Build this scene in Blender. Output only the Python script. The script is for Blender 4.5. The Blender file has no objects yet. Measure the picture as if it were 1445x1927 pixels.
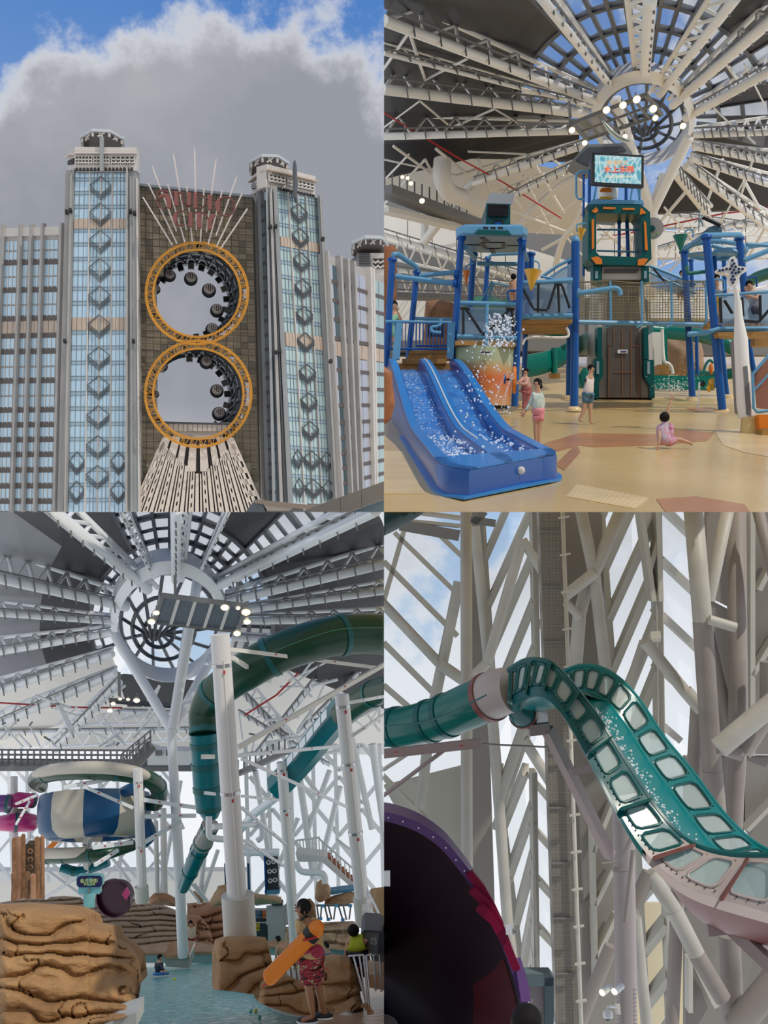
import bpy, bmesh, math, random
from mathutils import Vector as V, Matrix, noise as mnoise
random.seed(7)
S = bpy.context.scene
COL = S.collection
F, CX, CY = 2000.0, 722.5, 963.5          # focal length in pixels and principal point of the 1445x1927 frame
PITCH = math.radians(18)
WORLD = Matrix.Rotation(PITCH, 4, 'X')    # the camera looks 18 degrees up
# ---------------------------------------------------------------- camera
cam_d = bpy.data.cameras.new('camera'); cam = bpy.data.objects.new('camera', cam_d); COL.objects.link(cam)
cam_d.sensor_fit = 'HORIZONTAL'; cam_d.sensor_width = 36; cam_d.lens = 36*F/1445
cam_d.clip_start = 0.5; cam_d.clip_end = 3000
cam.matrix_world = WORLD @ Matrix.Rotation(math.pi/2, 4, 'X')
S.camera = cam
# ---------------------------------------------------------------- sky
wd = bpy.data.worlds.new('sky'); S.world = wd; wd.use_nodes = True
nt = wd.node_tree; nt.nodes.clear()
def N(t, **kw):
    n = nt.nodes.new(t)
    for k, v in kw.items(): setattr(n, k, v)
    return n
def ramp(stops, fac, interp='LINEAR'):
    r = N('ShaderNodeValToRGB'); r.color_ramp.interpolation = interp
    e = r.color_ramp.elements
    while len(e) < len(stops): e.new(0.5)
    for el, (p, c) in zip(e, stops):
        el.position = p; el.color = (c, c, c, 1) if isinstance(c, (int, float)) else (*c, 1)
    nt.links.new(fac, r.inputs[0]); return r.outputs[0]
tc = N('ShaderNodeTexCoord'); sep = N('ShaderNodeSeparateXYZ'); nt.links.new(tc.outputs['Generated'], sep.inputs[0])
def nz(scale, detail, rough, off=(0, 0, 0), dist=0.0):
    mp = N('ShaderNodeMapping'); mp.inputs['Location'].default_value = off
    nt.links.new(tc.outputs['Generated'], mp.inputs[0])
    n = N('ShaderNodeTexNoise'); n.inputs['Scale'].default_value = scale; n.inputs['Detail'].default_value = detail
    n.inputs['Roughness'].default_value = rough; n.inputs['Distortion'].default_value = dist
    nt.links.new(mp.outputs[0], n.inputs['Vector']); return n.outputs['Fac']
def mth(op, a, b):
    n = N('ShaderNodeMath', operation=op)
    for i, q in enumerate((a, b)):
        if isinstance(q, (int, float)): n.inputs[i].default_value = q
        else: nt.links.new(q, n.inputs[i])
    return n.outputs[0]
def mixc(f, a, b):
    n = N('ShaderNodeMix', data_type='RGBA')
    for i, q in ((0, f), (6, a), (7, b)):
        if isinstance(q, (int, float)): n.inputs[i].default_value = q
        elif isinstance(q, tuple): n.inputs[i].default_value = (*q, 1)
        else: nt.links.new(q, n.inputs[i])
    return n.outputs[2]
SKY_OFF = (0.25, 0.1, 0.62)
zen = sep.outputs['Z']
blue = mixc(ramp([(0.0, 0), (0.75, 1)], zen), (0.62, 0.80, 0.96), (0.035, 0.17, 0.52))
cover = mth('SUBTRACT', mth('ADD', nz(5.5, 10, 0.62, SKY_OFF), mth('MULTIPLY', nz(1.9, 3, 0.5, (3.1, 0.4, 1.7)), 0.35)),
            mth('MULTIPLY', zen, 0.30))
bank = (WORLD.to_3x3() @ V((470-CX, F, CY-540))).normalized()     # the thick cloud bank behind the towers
dt = N('ShaderNodeVectorMath', operation='DOT_PRODUCT'); nt.links.new(tc.outputs['Generated'], dt.inputs[0]); dt.inputs[1].default_value = bank
near = ramp([(0.90, 0), (0.945, 1)], dt.outputs['Value'])
lift = mth('MINIMUM', mth('MAXIMUM', mth('MULTIPLY', mth('SUBTRACT', dt.outputs['Value'], 0.9745), 9.0), -0.22), 0.30)
cover = mth('ADD', cover, mth('MULTIPLY', lift, near))
mask = ramp([(0.40, 0), (0.50, 1)], cover, 'EASE')
thick = ramp([(0.42, 0), (0.60, 1)], cover, 'EASE')
tone = nz(2.6, 8, 0.6, (5.3, 2.2, 0.9))
low = ramp([(0.16, 1), (0.40, 0)], zen)                       # sky pales towards the horizon
grey = mixc(ramp([(0.40, 0), (0.66, 1)], tone), (0.31, 0.325, 0.365), (0.47, 0.48, 0.51))
white = mixc(low, mixc(thick, (0.70, 0.72, 0.77), grey), (0.90, 0.93, 0.97))
skyc = mixc(mask, blue, white)
bg = N('ShaderNodeBackground'); bg.inputs[1].default_value = 1.0; nt.links.new(skyc, bg.inputs[0])
wo = N('ShaderNodeOutputWorld'); nt.links.new(bg.outputs[0], wo.inputs[0])
# ---------------------------------------------------------------- sun
sd = bpy.data.lights.new('sun', 'SUN'); sd.energy = 2.2; sd.angle = math.radians(1.0); sd.color = (1.0, 0.93, 0.82)
sun = bpy.data.objects.new('sun', sd); COL.objects.link(sun)
SUN_DIR = V((0.55, -0.62, 0.75)).normalized()               # towards the sun
sun.rotation_euler = SUN_DIR.to_track_quat('Z', 'Y').to_euler()
S.view_settings.view_transform = 'Standard'; S.view_settings.look = 'None'
S.view_settings.gamma = 1.0; S.view_settings.use_curve_mapping = False
S.view_settings.exposure = 0.0
# ---------------------------------------------------------------- helpers
PANEL = 1                                                   # which of the four places is being built
UPS = {1: V((-512, 2000, 8213)).normalized(), 2: V((8, -318, 2000)).normalized(),
       3: V((-300, 2000, 5260)).normalized(), 4: V((-150, 2000, 5200)).normalized()}
CENT = {1: (361, 481), 2: (1083, 481), 3: (361, 1445), 4: (1083, 1445)}
EYE = {1: 30.0, 2: 1.6, 3: 1.35, 4: 2.0}
FR = {}
for k, u in UPS.items():
    r = V(((CENT[k][0]-CX), F, CY-CENT[k][1])).normalized()
    y = (r - u*r.dot(u)).normalized(); FR[k] = (y.cross(u).normalized(), y, u)
def P(x, y, d): return V(((x-CX)*d/F, d, (CY-y)*d/F))
def pxof(p): return (CX+p.x*F/p.y, CY-p.z*F/p.y)
def G(x, y, h=0.0):
    """point of the panel's ground (raised by h) seen at a pixel"""
    u = UPS[PANEL]; r = V((x-CX, F, CY-y)); return r*((h-EYE[PANEL])/r.dot(u))
def gd(x, y, h=0.0): return G(x, y, h).y
def on(o, r, c, n):  return r*((c-o).dot(n)/r.dot(n))
class Pl:
    """a plane in space addressed by pixels: three pixel+depth points; n points towards the camera"""
    def __init__(s, a, b, c):
        a, b, c = P(*a), P(*b), P(*c); s.o = a; s.n = (b-a).cross(c-a).normalized()
        if s.n.y > 0: s.n = -s.n
    def at(s, x, y, w=0.0):
        r = V((x-CX, F, CY-y)); return r*(s.o.dot(s.n)/r.dot(s.n)) + s.n*w
    def prism(s, mb, poly, w0, w1): mb.prism([s.at(x, y, w0) for x, y in poly], s.n*(w1-w0))
    def rect(s, mb, x0, y0, x1, y1, w0, w1): s.prism(mb, [(x0, y0), (x1, y0), (x1, y1), (x0, y1)], w0, w1)
class Fac(Pl):
    """a facade: four pixel corners TL TR BR BL, addressed by u, v"""
    def __init__(s, tl, tr, br, bl, dl, dr):
        super().__init__((*tl, dl), (*tr, dr), (*bl, dl)); s.c = (tl, tr, br, bl)
    def px(s, u, v):
        a, b, c, d = s.c
        return tuple((a[i]*(1-u)+b[i]*u)*(1-v)+(d[i]*(1-u)+c[i]*u)*v for i in (0, 1))
    def uv(s, u, v, w=0): return s.at(*s.px(u, v), w)
    def box(s, mb, u0, v0, u1, v1, w0, w1): s.prism(mb, [s.px(u0, v0), s.px(u1, v0), s.px(u1, v1), s.px(u0, v1)], w0, w1)
def perp(d, ref=None):
    ref = ref or V((0, 0, 1))
    if abs(d.dot(ref)) > 0.97: ref = V((1, 0, 0))
    a = (ref - d*ref.dot(d)).normalized(); return a, d.cross(a).normalized()
def spline(pts, n=6):
    """Catmull-Rom through points"""
    out = []; q = [pts[0]*2-pts[1]] + list(pts) + [pts[-1]*2-pts[-2]]
    for i in range(1, len(q)-2):
        a, b, c, d = q[i-1:i+3]
        for j in range(n):
            t = j/n
            out.append(((b*2)+(c-a)*t+(a*2-b*5+c*4-d)*t*t+(b*3-a-c*3+d)*t**3)*0.5)
    out.append(pts[-1].copy()); return out
def lerp(a, b, t): return a+(b-a)*t
class MB:
    def __init__(s): s.v = []; s.f = []
    def add(s, vs, fs):
        o = len(s.v); s.v += [V(q) for q in vs]; s.f += [tuple(i+o for i in f) for f in fs]; return s
    def loft(s, rings, closed=True, cap=True):
        o = len(s.v); n = len(rings[0])
        for r in rings: s.v += [V(q) for q in r]
        for i in range(len(rings)-1):
            for j in range(n if closed else n-1):
                k = (j+1) % n; s.f.append((o+i*n+j, o+i*n+k, o+(i+1)*n+k, o+(i+1)*n+j))
        if cap and closed: s.f.append(tuple(o+j for j in range(n))[::-1]); s.f.append(tuple(o+(len(rings)-1)*n+j for j in range(n)))
        return s
    def tube(s, path, r, n=8, cap=True, ref=None):
        path = [V(p) for p in path]; m = len(path); rings = []; a = None
        for i, p in enumerate(path):
            d = (path[min(i+1, m-1)]-path[max(i-1, 0)]).normalized()
            if a is None: a, b = perp(d, ref)
            else:
                a = a-d*a.dot(d)
                a = a.normalized() if a.length > 1e-6 else perp(d)[0]
                b = d.cross(a)
            rr = r[i] if isinstance(r, (list, tuple)) else r
            rings.append([p+(a*math.cos(t)+b*math.sin(t))*rr for t in (2*math.pi*k/n for k in range(n))])
        return s.loft(rings, True, cap)
    def bar(s, p, q, w, h, ref=None):
        d = (q-p).normalized(); a, b = perp(d, ref); a, b = a*h/2, b*w/2
        return s.loft([[p+a+b, p+a-b, p-a-b, p-a+b], [q+a+b, q+a-b, q-a-b, q-a+b]])
    def box(s, c, ax, ay, az):
        return s.loft([[c+ax*i+ay*j+az*k for i, j in ((-1, -1), (1, -1), (1, 1), (-1, 1))] for k in (-1, 1)])
    def fbox(s, c, hx, hy, hz):
        X, Y, Z = FR[PANEL]; return s.box(c, X*hx, Y*hy, Z*hz)
    def prism(s, pts, ext): return s.loft([[V(p) for p in pts], [V(p)+ext for p in pts]])
    def ball(s, c, r, n=10, m=7, sc=(1, 1, 1), ax=None):
        X, Y, Z = ax or (V((1, 0, 0)), V((0, 1, 0)), V((0, 0, 1))); rings = []
        for i in range(m+1):
            t = math.pi*(i/m)
            if i in (0, m): t = 0.05 if i == 0 else math.pi-0.05
            rings.append([c+X*(r*sc[0]*math.sin(t)*math.cos(a))+Y*(r*sc[1]*math.sin(t)*math.sin(a))+Z*(-r*sc[2]*math.cos(t)) for a in (2*math.pi*k/n for k in range(n))])
        return s.loft(rings)
    def lathe(s, c, axis, prof, n=16, cap=True):
        a, b = perp(axis.normalized()); ax = axis.normalized()
        return s.loft([[c+ax*h+(a*math.cos(t)+b*math.sin(t))*r for t in (2*math.pi*k/n for k in range(n))] for r, h in prof], True, cap)
    def build(s, name, mat, parent=None, smooth=False, loc=None):
        me = bpy.data.meshes.new(name)
        o = bpy.data.objects.new(name, me); COL.objects.link(o)
        if parent is not None: off = root_loc(parent); o.parent = parent
        else:
            if loc is None:
                u = UPS[PANEL]; lo = min(v.dot(u) for v in s.v); c = sum(s.v, V())/len(s.v); loc = c+u*(lo-c.dot(u))
            off = loc; o.location = loc
        me.from_pydata([v-off for v in s.v], [], s.f)
        bm = bmesh.new(); bm.from_mesh(me); bmesh.ops.recalc_face_normals(bm, faces=bm.faces); bm.to_mesh(me); bm.free()
        if smooth:
            for p in me.polygons: p.use_smooth = True
            if smooth != 'all': me.set_sharp_from_angle(angle=math.radians(40))
        me.materials.append(mat); reg(o); return o
REG = []
def reg(o): REG.append((o, PANEL))
def root_loc(o):
    l = V(o.location)
    while o.parent: o = o.parent; l += V(o.location)
    return l
def tag(o, label, cat, group=None):
    o['label'] = label; o['category'] = cat
    if group: o['group'] = group
    return o
def thing(name, label, cat, loc, group=None):
    o = bpy.data.objects.new(name, None); COL.objects.link(o); o.location = loc; o.empty_display_size = 0.1
    reg(o); return tag(o, label, cat, group)
def struct(o): o['kind'] = 'structure'; return o
def sroot(name, loc):
    o = bpy.data.objects.new(name, None); COL.objects.link(o); o.location = loc; o['kind'] = 'structure'; reg(o); return o
def stuff(o): o['kind'] = 'stuff'; return o
def copy_tree(o, delta, label=None, parent=None):
    c = o.copy(); COL.objects.link(c); reg(c)
    if parent is None: c.location = o.location + delta
    else: c.parent = parent
    if label: c['label'] = label
    for ch in o.children: copy_tree(ch, None, None, c)
    return c
MATS = {}
ORD = ['first', 'second', 'third', 'fourth', 'fifth', 'sixth', 'seventh', 'eighth', 'ninth', 'tenth', 'eleventh', 'twelfth', 'thirteenth', 'fourteenth', 'fifteenth', 'sixteenth', 'seventeenth', 'eighteenth', 'nineteenth', 'twentieth', 'twenty-first', 'twenty-second']
def mat(name, col, rough=0.5, metal=0.0, var=0.0, vscale=3.0, bump=0.0, bscale=20.0, col2=None, stretch=(1, 1, 1), spec=None, emit=0.0, alpha=1.0, coat=0.0, sss=0.0):
    if name in MATS: return MATS[name]
    m = bpy.data.materials.new(name); m.use_nodes = True; t = m.node_tree; b = t.nodes['Principled BSDF']
    b.inputs['Base Color'].default_value = (*col, 1); b.inputs['Roughness'].default_value = rough; b.inputs['Metallic'].default_value = metal
    if spec is not None: b.inputs['Specular IOR Level'].default_value = spec
    if coat: b.inputs['Coat Weight'].default_value = coat; b.inputs['Coat Roughness'].default_value = 0.08
    if emit: b.inputs['Emission Color'].default_value = (*col, 1); b.inputs['Emission Strength'].default_value = emit
    if alpha < 1: b.inputs['Alpha'].default_value = alpha
    if var or bump:
        c = t.nodes.new('ShaderNodeTexCoord'); mp = t.nodes.new('ShaderNodeMapping'); mp.inputs['Scale'].default_value = stretch
        t.links.new(c.outputs['Object'], mp.inputs[0])
    if var:
        n = t.nodes.new('ShaderNodeTexNoise'); n.inputs['Scale'].default_value = vscale; n.inputs['Detail'].default_value = 5
        t.links.new(mp.outputs[0], n.inputs['Vector'])
        r = t.nodes.new('ShaderNodeValToRGB'); r.color_ramp.elements[0].position = 0.3; r.color_ramp.elements[1].position = 0.7
        c2 = col2 or tuple(q*(1-var) for q in col)
        r.color_ramp.elements[0].color = (*c2, 1); r.color_ramp.elements[1].color = (*col, 1)
        t.links.new(n.outputs['Fac'], r.inputs[0]); t.links.new(r.outputs[0], b.inputs['Base Color'])
    if bump:
        n2 = t.nodes.new('ShaderNodeTexNoise'); n2.inputs['Scale'].default_value = bscale; n2.inputs['Detail'].default_value = 6
        t.links.new(mp.outputs[0], n2.inputs['Vector'])
        bp = t.nodes.new('ShaderNodeBump'); bp.inputs['Strength'].default_value = bump; bp.inputs['Distance'].default_value = 0.1
        t.links.new(n2.outputs['Fac'], bp.inputs['Height']); t.links.new(bp.outputs[0], b.inputs['Normal'])
    MATS[name] = m; return m
def glass(name, tint=(0.9, 0.95, 1.0), clear=0.8, rough=0.1, col=(0.8, 0.9, 0.95)):
    """a thin pane: mostly see-through, some gloss and milky body"""
    if name in MATS: return MATS[name]
    m = bpy.data.materials.new(name); m.use_nodes = True; t = m.node_tree; b = t.nodes['Principled BSDF']; out = t.nodes['Material Output']
    b.inputs['Base Color'].default_value = (*col, 1); b.inputs['Roughness'].default_value = rough
    tr = t.nodes.new('ShaderNodeBsdfTransparent'); tr.inputs[0].default_value = (*tint, 1)
    mx = t.nodes.new('ShaderNodeMixShader'); mx.inputs[0].default_value = clear
    t.links.new(b.outputs[0], mx.inputs[1]); t.links.new(tr.outputs[0], mx.inputs[2]); t.links.new(mx.outputs[0], out.inputs[0])
    MATS[name] = m; return m
def finish():
    """cut every place off where its neighbour begins and turn all of it by the camera's pitch"""
    bpy.context.view_layer.update()
    seen = {}
    dead = []
    for o, p in REG:
        if o.type != 'MESH': continue
        mw = o.matrix_world.copy(); inv = mw.inverted()
        planes = [(V((1, 0, 0)), -1 if p in (1, 3) else 1), (V((0, 0, 1)), 1 if p in (1, 2) else -1)]
        pts = [mw @ V(c) for c in o.bound_box]
        cut = []; out = False
        for n, sgn in planes:
            ds = [q.dot(n)*sgn for q in pts]
            if max(ds) <= 1e-5: out = True
            elif min(ds) < -1e-5: cut.append(n*sgn)
        if out: dead.append(o); continue
        if cut:
            if o.data.users > 1: o.data = o.data.copy()
            bm = bmesh.new(); bm.from_mesh(o.data)
            for n in cut:
                ln = (inv.to_3x3() @ n).normalized(); co = inv @ V((0, 0, 0))
                r = bmesh.ops.bisect_plane(bm, geom=bm.verts[:]+bm.edges[:]+bm.faces[:], plane_co=co, plane_no=ln, clear_inner=True, dist=1e-5)
                ed = [e for e in r['geom_cut'] if isinstance(e, bmesh.types.BMEdge)]
                if ed and len(ed) < 400:
                    try: bmesh.ops.holes_fill(bm, edges=ed, sides=60)
                    except Exception: pass
            if not bm.faces: dead.append(o)
            else: bm.to_mesh(o.data)
            bm.free()
    for o in dead: bpy.data.objects.remove(o)
    gone = True
    while gone:
        gone = [o for o in list(COL.objects) if o.type == 'EMPTY' and not o.children]
        for o in gone: bpy.data.objects.remove(o)
    for o in list(COL.objects):
        if o.parent is None and o is not cam and o is not sun: o.matrix_basis = WORLD @ o.matrix_basis
# ================================================================ PLACE 1: the hotel towers
PANEL = 1
D1 = 350.0
m_stone = mat('tower_stone', (0.38, 0.355, 0.33), 0.6, var=0.18, vscale=0.15)
m_stone2 = mat('tower_stone_grey', (0.29, 0.295, 0.29), 0.55, var=0.15, vscale=0.15)
m_ivory = mat('ivory_cladding', (0.56, 0.51, 0.46), 0.5, var=0.12, vscale=0.2)
m_dark = mat('dark_opening', (0.02, 0.017, 0.018), 0.7)
m_glass1 = mat('facade_glass_blue', (0.43, 0.59, 0.70), 0.12, 0.25, var=0.10, vscale=0.06, spec=0.6)
m_glass1b = mat('facade_glass_teal', (0.44, 0.57, 0.57), 0.12, 0.25, var=0.12, vscale=0.06, spec=0.6)
m_glass1c = mat('facade_glass_lilac', (0.48, 0.51, 0.60), 0.12, 0.25, var=0.12, vscale=0.06, spec=0.6)
m_glassd = mat('facade_glass_dark', (0.10, 0.16, 0.19), 0.1, 0.3, var=0.5, vscale=0.08)
m_span = mat('spandrel_glass', (0.30, 0.42, 0.49), 0.2, 0.2)
m_band = mat('beige_band', (0.46, 0.36, 0.28), 0.55, var=0.15, vscale=0.3)
m_brown = mat('dark_band', (0.085, 0.068, 0.062), 0.5)
m_mull = mat('window_mullion', (0.16, 0.18, 0.20), 0.5)
m_lat = mat('lattice_dark', (0.06, 0.065, 0.07), 0.5)
m_louv = mat('louvre_panel', (0.21, 0.165, 0.105), 0.6, var=0.55, vscale=0.9, stretch=(0.12, 0.12, 3.0))
m_louv2 = mat('louvre_panel_dark', (0.12, 0.095, 0.062), 0.6, var=0.5, vscale=0.9, stretch=(0.12, 0.12, 3.0))
m_joint = mat('wall_joint', (0.36, 0.31, 0.235), 0.7)
m_gold = mat('orange_steel', (0.58, 0.25, 0.022), 0.45, 0.0)
m_rod = mat('rod_pale', (0.55, 0.48, 0.44), 0.5)
m_sign = mat('sign_maroon', (0.13, 0.040, 0.032), 0.5)
m_sign2 = mat('sign_maroon_light', (0.19, 0.060, 0.048), 0.5)
m_navy = mat('tunnel_navy', (0.02, 0.024, 0.035), 0.4, 0.3, var=0.5, vscale=0.4)
m_fan = mat('fan_cream', (0.64, 0.54, 0.45), 0.5, var=0.08, vscale=0.3)
m_lant = mat('lantern_metal', (0.50, 0.52, 0.53), 0.35, 0.4)
def rnd(a, b): return random.uniform(a, b)
def pair(ys): return list(zip(ys[:-1], ys[1:]))
# ---- a glazed bay: panes per floor and section, spandrels, mullions, pilasters and diamond lattice
def glazed_bay(root, fc, floors, sections, bands, pil, gl, subs, sp=0.24):
    mull = MB()
    for a, b in floors:
        for i, (u0, u1) in enumerate(sections):
            m = MB(); fc.box(m, u0, lerp(a, b, sp), u1, b, -1, rnd(-0.05, 0.1)); m.build('window_pane', gl, root)
            m = MB(); fc.box(m, u0, a, u1, lerp(a, b, sp), -1, 0.05); m.build('spandrel', m_span, root)
            for k in range(1, subs[i]):
                u = lerp(u0, u1, k/subs[i]); fc.box(mull, u-0.0035, a, u+0.0035, b, 0, 0.2)
        for v in (a, lerp(a, b, sp)): fc.box(mull, 0, v-0.0007, 1, v+0.0007, 0, 0.2)
    stuff(mull.build('mullion_grid', m_mull, root))
    for a, b in bands:
        for i, (u0, u1) in enumerate(sections):
            for k in range(subs[i]):
                m = MB(); fc.box(m, lerp(u0, u1, (k+0.06)/subs[i]), a, lerp(u0, u1, (k+0.94)/subs[i]), b, -1, 0.4); m.build('band_panel', m_band, root)
        m = MB(); fc.box(m, 0, a, 1, b, -1, 0.1); m.build('band_backing', m_stone, root)
    for u in pil:
        m = MB(); fc.box(m, u-0.010, 0, u+0.010, 1, 0, 0.7); m.build('pilaster', m_ivory if u == pil[0] else m_stone, root)
def diamonds(root, fc, tops, uc, hu, side, bot, w=0.7, thick=None):
    """thin upper legs and triple lower legs of each diamond"""
    g = side*0.25
    for v in tops:
        for s in (-1, 1):
            for a, b in [((0, v), (1, v+side))] + [((1, v+side+j*g), (0, v+side*2.1+j*g)) for j in range(3)]:
                if b[1] > 1.0: continue
                m = MB(); m.bar(fc.uv(uc+s*hu*a[0], a[1], w), fc.uv(uc+s*hu*b[0], b[1], w), (thick or 0.22), 0.3, fc.n); m.build('lattice_bar', m_lat, root)
def px_bars(root, pl, rows, w0, w1, name, material):
    for r in rows:
        m = MB(); pl.prism(m, r, w0, w1); m.build(name, material, root)
def zigzag(root, fc, u0, u1, v0, v1, n, material, w=0.9):
    m = MB(); fc.box(m, u0, v0, u1, v1, 0, 0.45); m.build('frieze_recess', m_dark, root)
    for q in (0.15, 0.62):
        m = MB(); pts = []
        h = v1-v0
        for k in range(2*n+1): pts.append((lerp(u0, u1, k/(2*n)), v0+h*(q+(0.22 if k % 2 else 0))))
        for (ua, va), (ub, vb) in zip(pts[:-1], pts[1:]):
            fc.prism(m, [fc.px(ua, va), fc.px(ub, vb), fc.px(ub, vb+h*0.2), fc.px(ua, va+h*0.2)], 0.3, w)
        m.build('frieze_zigzag', material, root)
    for k in range(n+1):
        u = lerp(u0, u1, k/n); m = MB(); fc.box(m, u-0.006, v0-0.02, u+0.006, v1+0.02, 0.3, w); m.build('frieze_post', material, root)
def lantern(root, cx, yb, hw, d, roof_h, eave_h, body_h, dy=0.0):
    c = lambda y: P(cx, y, d)
    X, Y, Z = FR[1]; s = d/F
    ring = lambda y, r: [c(y)+X*(r*s*math.cos(a))+Y*(r*s*math.sin(a)) for a in (math.pi/8+math.pi/4*k for k in range(8))]
    m = MB(); m.loft([ring(yb, hw*0.86), ring(yb-body_h, hw*0.86)]); m.build('lantern_body', m_brown, root)
    for k in range(8):
        a = ring(yb, hw*0.9); b = ring(yb-body_h, hw*0.9); m = MB(); m.bar(a[k], b[k], 0.7, 0.7)
        for t in (0.3, 0.6): m.bar(lerp(a[k], a[(k+1) % 8], t), lerp(b[k], b[(k+1) % 8], 1-t), 0.5, 0.5)
        m.build('lantern_screen', m_ivory, root)
    m = MB(); m.loft([ring(yb-body_h, hw), ring(yb-body_h-eave_h, hw)]); m.build('lantern_eave', m_lant, root)
    m = MB(); m.loft([ring(yb-body_h-eave_h, hw*0.93), ring(yb-body_h-eave_h-roof_h, hw*0.04)]); m.build('lantern_roof', m_lant, root)
# ---- left tower
T = thing('hotel_tower', 'frontal grey hotel tower with diamond lattice on pale blue glass beside the low left wing', 'building', P(190, 963, D1), 'hotel towers')
f = Fac((141.5, 322), (240, 322), (238, 966), (128.5, 966), D1, D1)
vy = lambda y: (y-322)/644
fl = pair([vy(y) for y in (322, 335, 360, 386, 412)]) + pair([vy(y) for y in (431, 457, 484, 510, 540, 567, 598)]) + pair([vy(622+i*28.7) for i in range(13)])
fl = [(a, min(b, 1.0)) for a, b in fl]
PIL = [0.29, 0.5, 0.715]
glazed_bay(T, f, fl, [(0.0, 0.275), (0.305, 0.485), (0.515, 0.70), (0.73, 1.0)], [(vy(412), vy(431)), (vy(598), vy(622))], PIL, m_glass1, (3, 3, 3, 4))
diamonds(T, f, [vy(y) for y in (333, 383, 434, 487, 539, 593, 653, 708, 764, 820, 876)], 0.5, 0.2, vy(339), vy(366))
diamonds(T, f, [vy(y) for y in (850, 905)], 0.86, 0.13, vy(339), vy(366)); diamonds(T, f, [vy(y) for y in (850, 905)], 0.14, 0.13, vy(339), vy(366))
p = Pl((190, 500, D1), (250, 500, D1), (190, 700, D1))
px_bars(T, p, [[(131, 330), (141, 318), (128, 966), (117, 966)]], -4, 0.8, 'pilaster', m_stone2)
px_bars(T, p, [[(120, 318), (131, 316), (114, 966), (104, 966)]], -5, -2.0, 'pilaster', m_stone)
px_bars(T, p, [[(136, 335), (138.5, 330), (126.5, 966), (123.5, 966)]], 0.8, 2.2, 'fin', m_stone)
px_bars(T, p, [[(133, 420), (135, 415), (121.5, 966), (119.5, 966)]], 0.8, 1.6, 'fin', m_stone)
px_bars(T, p, [[(240, 318), (257.5, 318), (264, 966), (238, 966)]], -4, 0.8, 'pilaster', m_stone2)
px_bars(T, p, [[(240.5, 314), (243.5, 318), (242, 966), (238.2, 966)]], 0.8, 2.4, 'fin', m_stone)
px_bars(T, p, [[(246, 332), (249, 336), (252, 966), (248, 966)]], 0.8, 1.7, 'fin', m_stone2)
px_bars(T, p, [[(257.5, 336), (260, 338), (264.5, 966), (261.5, 966)]], -1, 1.2, 'fin', m_ivory)
px_bars(T, p, [[(115, 299), (119, 298), (122.5, 306), (123, 318), (116, 330)]], -22, -18, 'crown_fin', m_stone)
px_bars(T, p, [[(113.5, 330), (118, 322), (113, 430), (111, 430)]], -22, -10, 'side_wall', m_stone2)
fr = Fac((142, 277.5), (257, 278.5), (257, 321), (142, 321.5), D1-1.5, D1-1.5)
m = MB(); fr.box(m, 0, 0, 1, 1, -4, 0); m.build('crown_block', m_ivory, T)
m = MB(); fr.box(m, 0, 0, 1, 0.27, 0, 0.6); m.build('crown_parapet', m_ivory, T)
m = MB(); fr.box(m, -0.005, 0.27, 1.01, 0.31, 0, 1.6); m.build('crown_ledge', m_rod, T)
for a, b in ((0.01, 0.28), (0.31, 0.56), (0.60, 0.97)): zigzag(T, fr, a, b, 0.42, 0.72, 5, m_ivory)
for k in range(16):
    m = MB(); fr.prism(m, [fr.px(0.01+k*0.06, 0.88), fr.px(0.035+k*0.06, 0.88), fr.px(0.045+k*0.06, 1.02), fr.px(0.0+k*0.06, 1.02)], 0, 0.5); m.build('dentil', m_dark, T)
sidec = Pl((142, 300, D1-1.5), (128, 300, D1+9), (142, 320, D1-1.5))
m = MB(); sidec.prism(m, [(128.5, 283), (142, 277.5), (142, 321), (127.5, 318)], -6, 0); m.build('crown_chamfer', m_ivory, T)
m = MB(); sidec.prism(m, [(129.5, 303), (140, 298), (140, 309), (129.5, 311)], 0, 0.4); m.build('frieze_recess', m_dark, T)
m = MB(); sidec.prism(m, [(127, 296), (142, 289.5), (142, 291.5), (127, 298)], 0, 1.5); m.build('crown_ledge', m_rod, T)
lantern(T, 193.5, 278, 43, D1+8, 15, 5, 7)
m = MB(); m.bar(P(191.5, 258, D1-3), P(191.5, 322, D1-3), 0.7, 1.2); m.build('mast', m_stone2, T)
for (x, y) in ((125.5, 399), (132.5, 396.5), (245.5, 398), (253, 401.5), (122, 642), (251, 642)):
    m = MB(); m.fbox(P(x, y, D1-3), 0.5, 1.2, 0.35); m.build('floodlight', m_dark, T)
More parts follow.
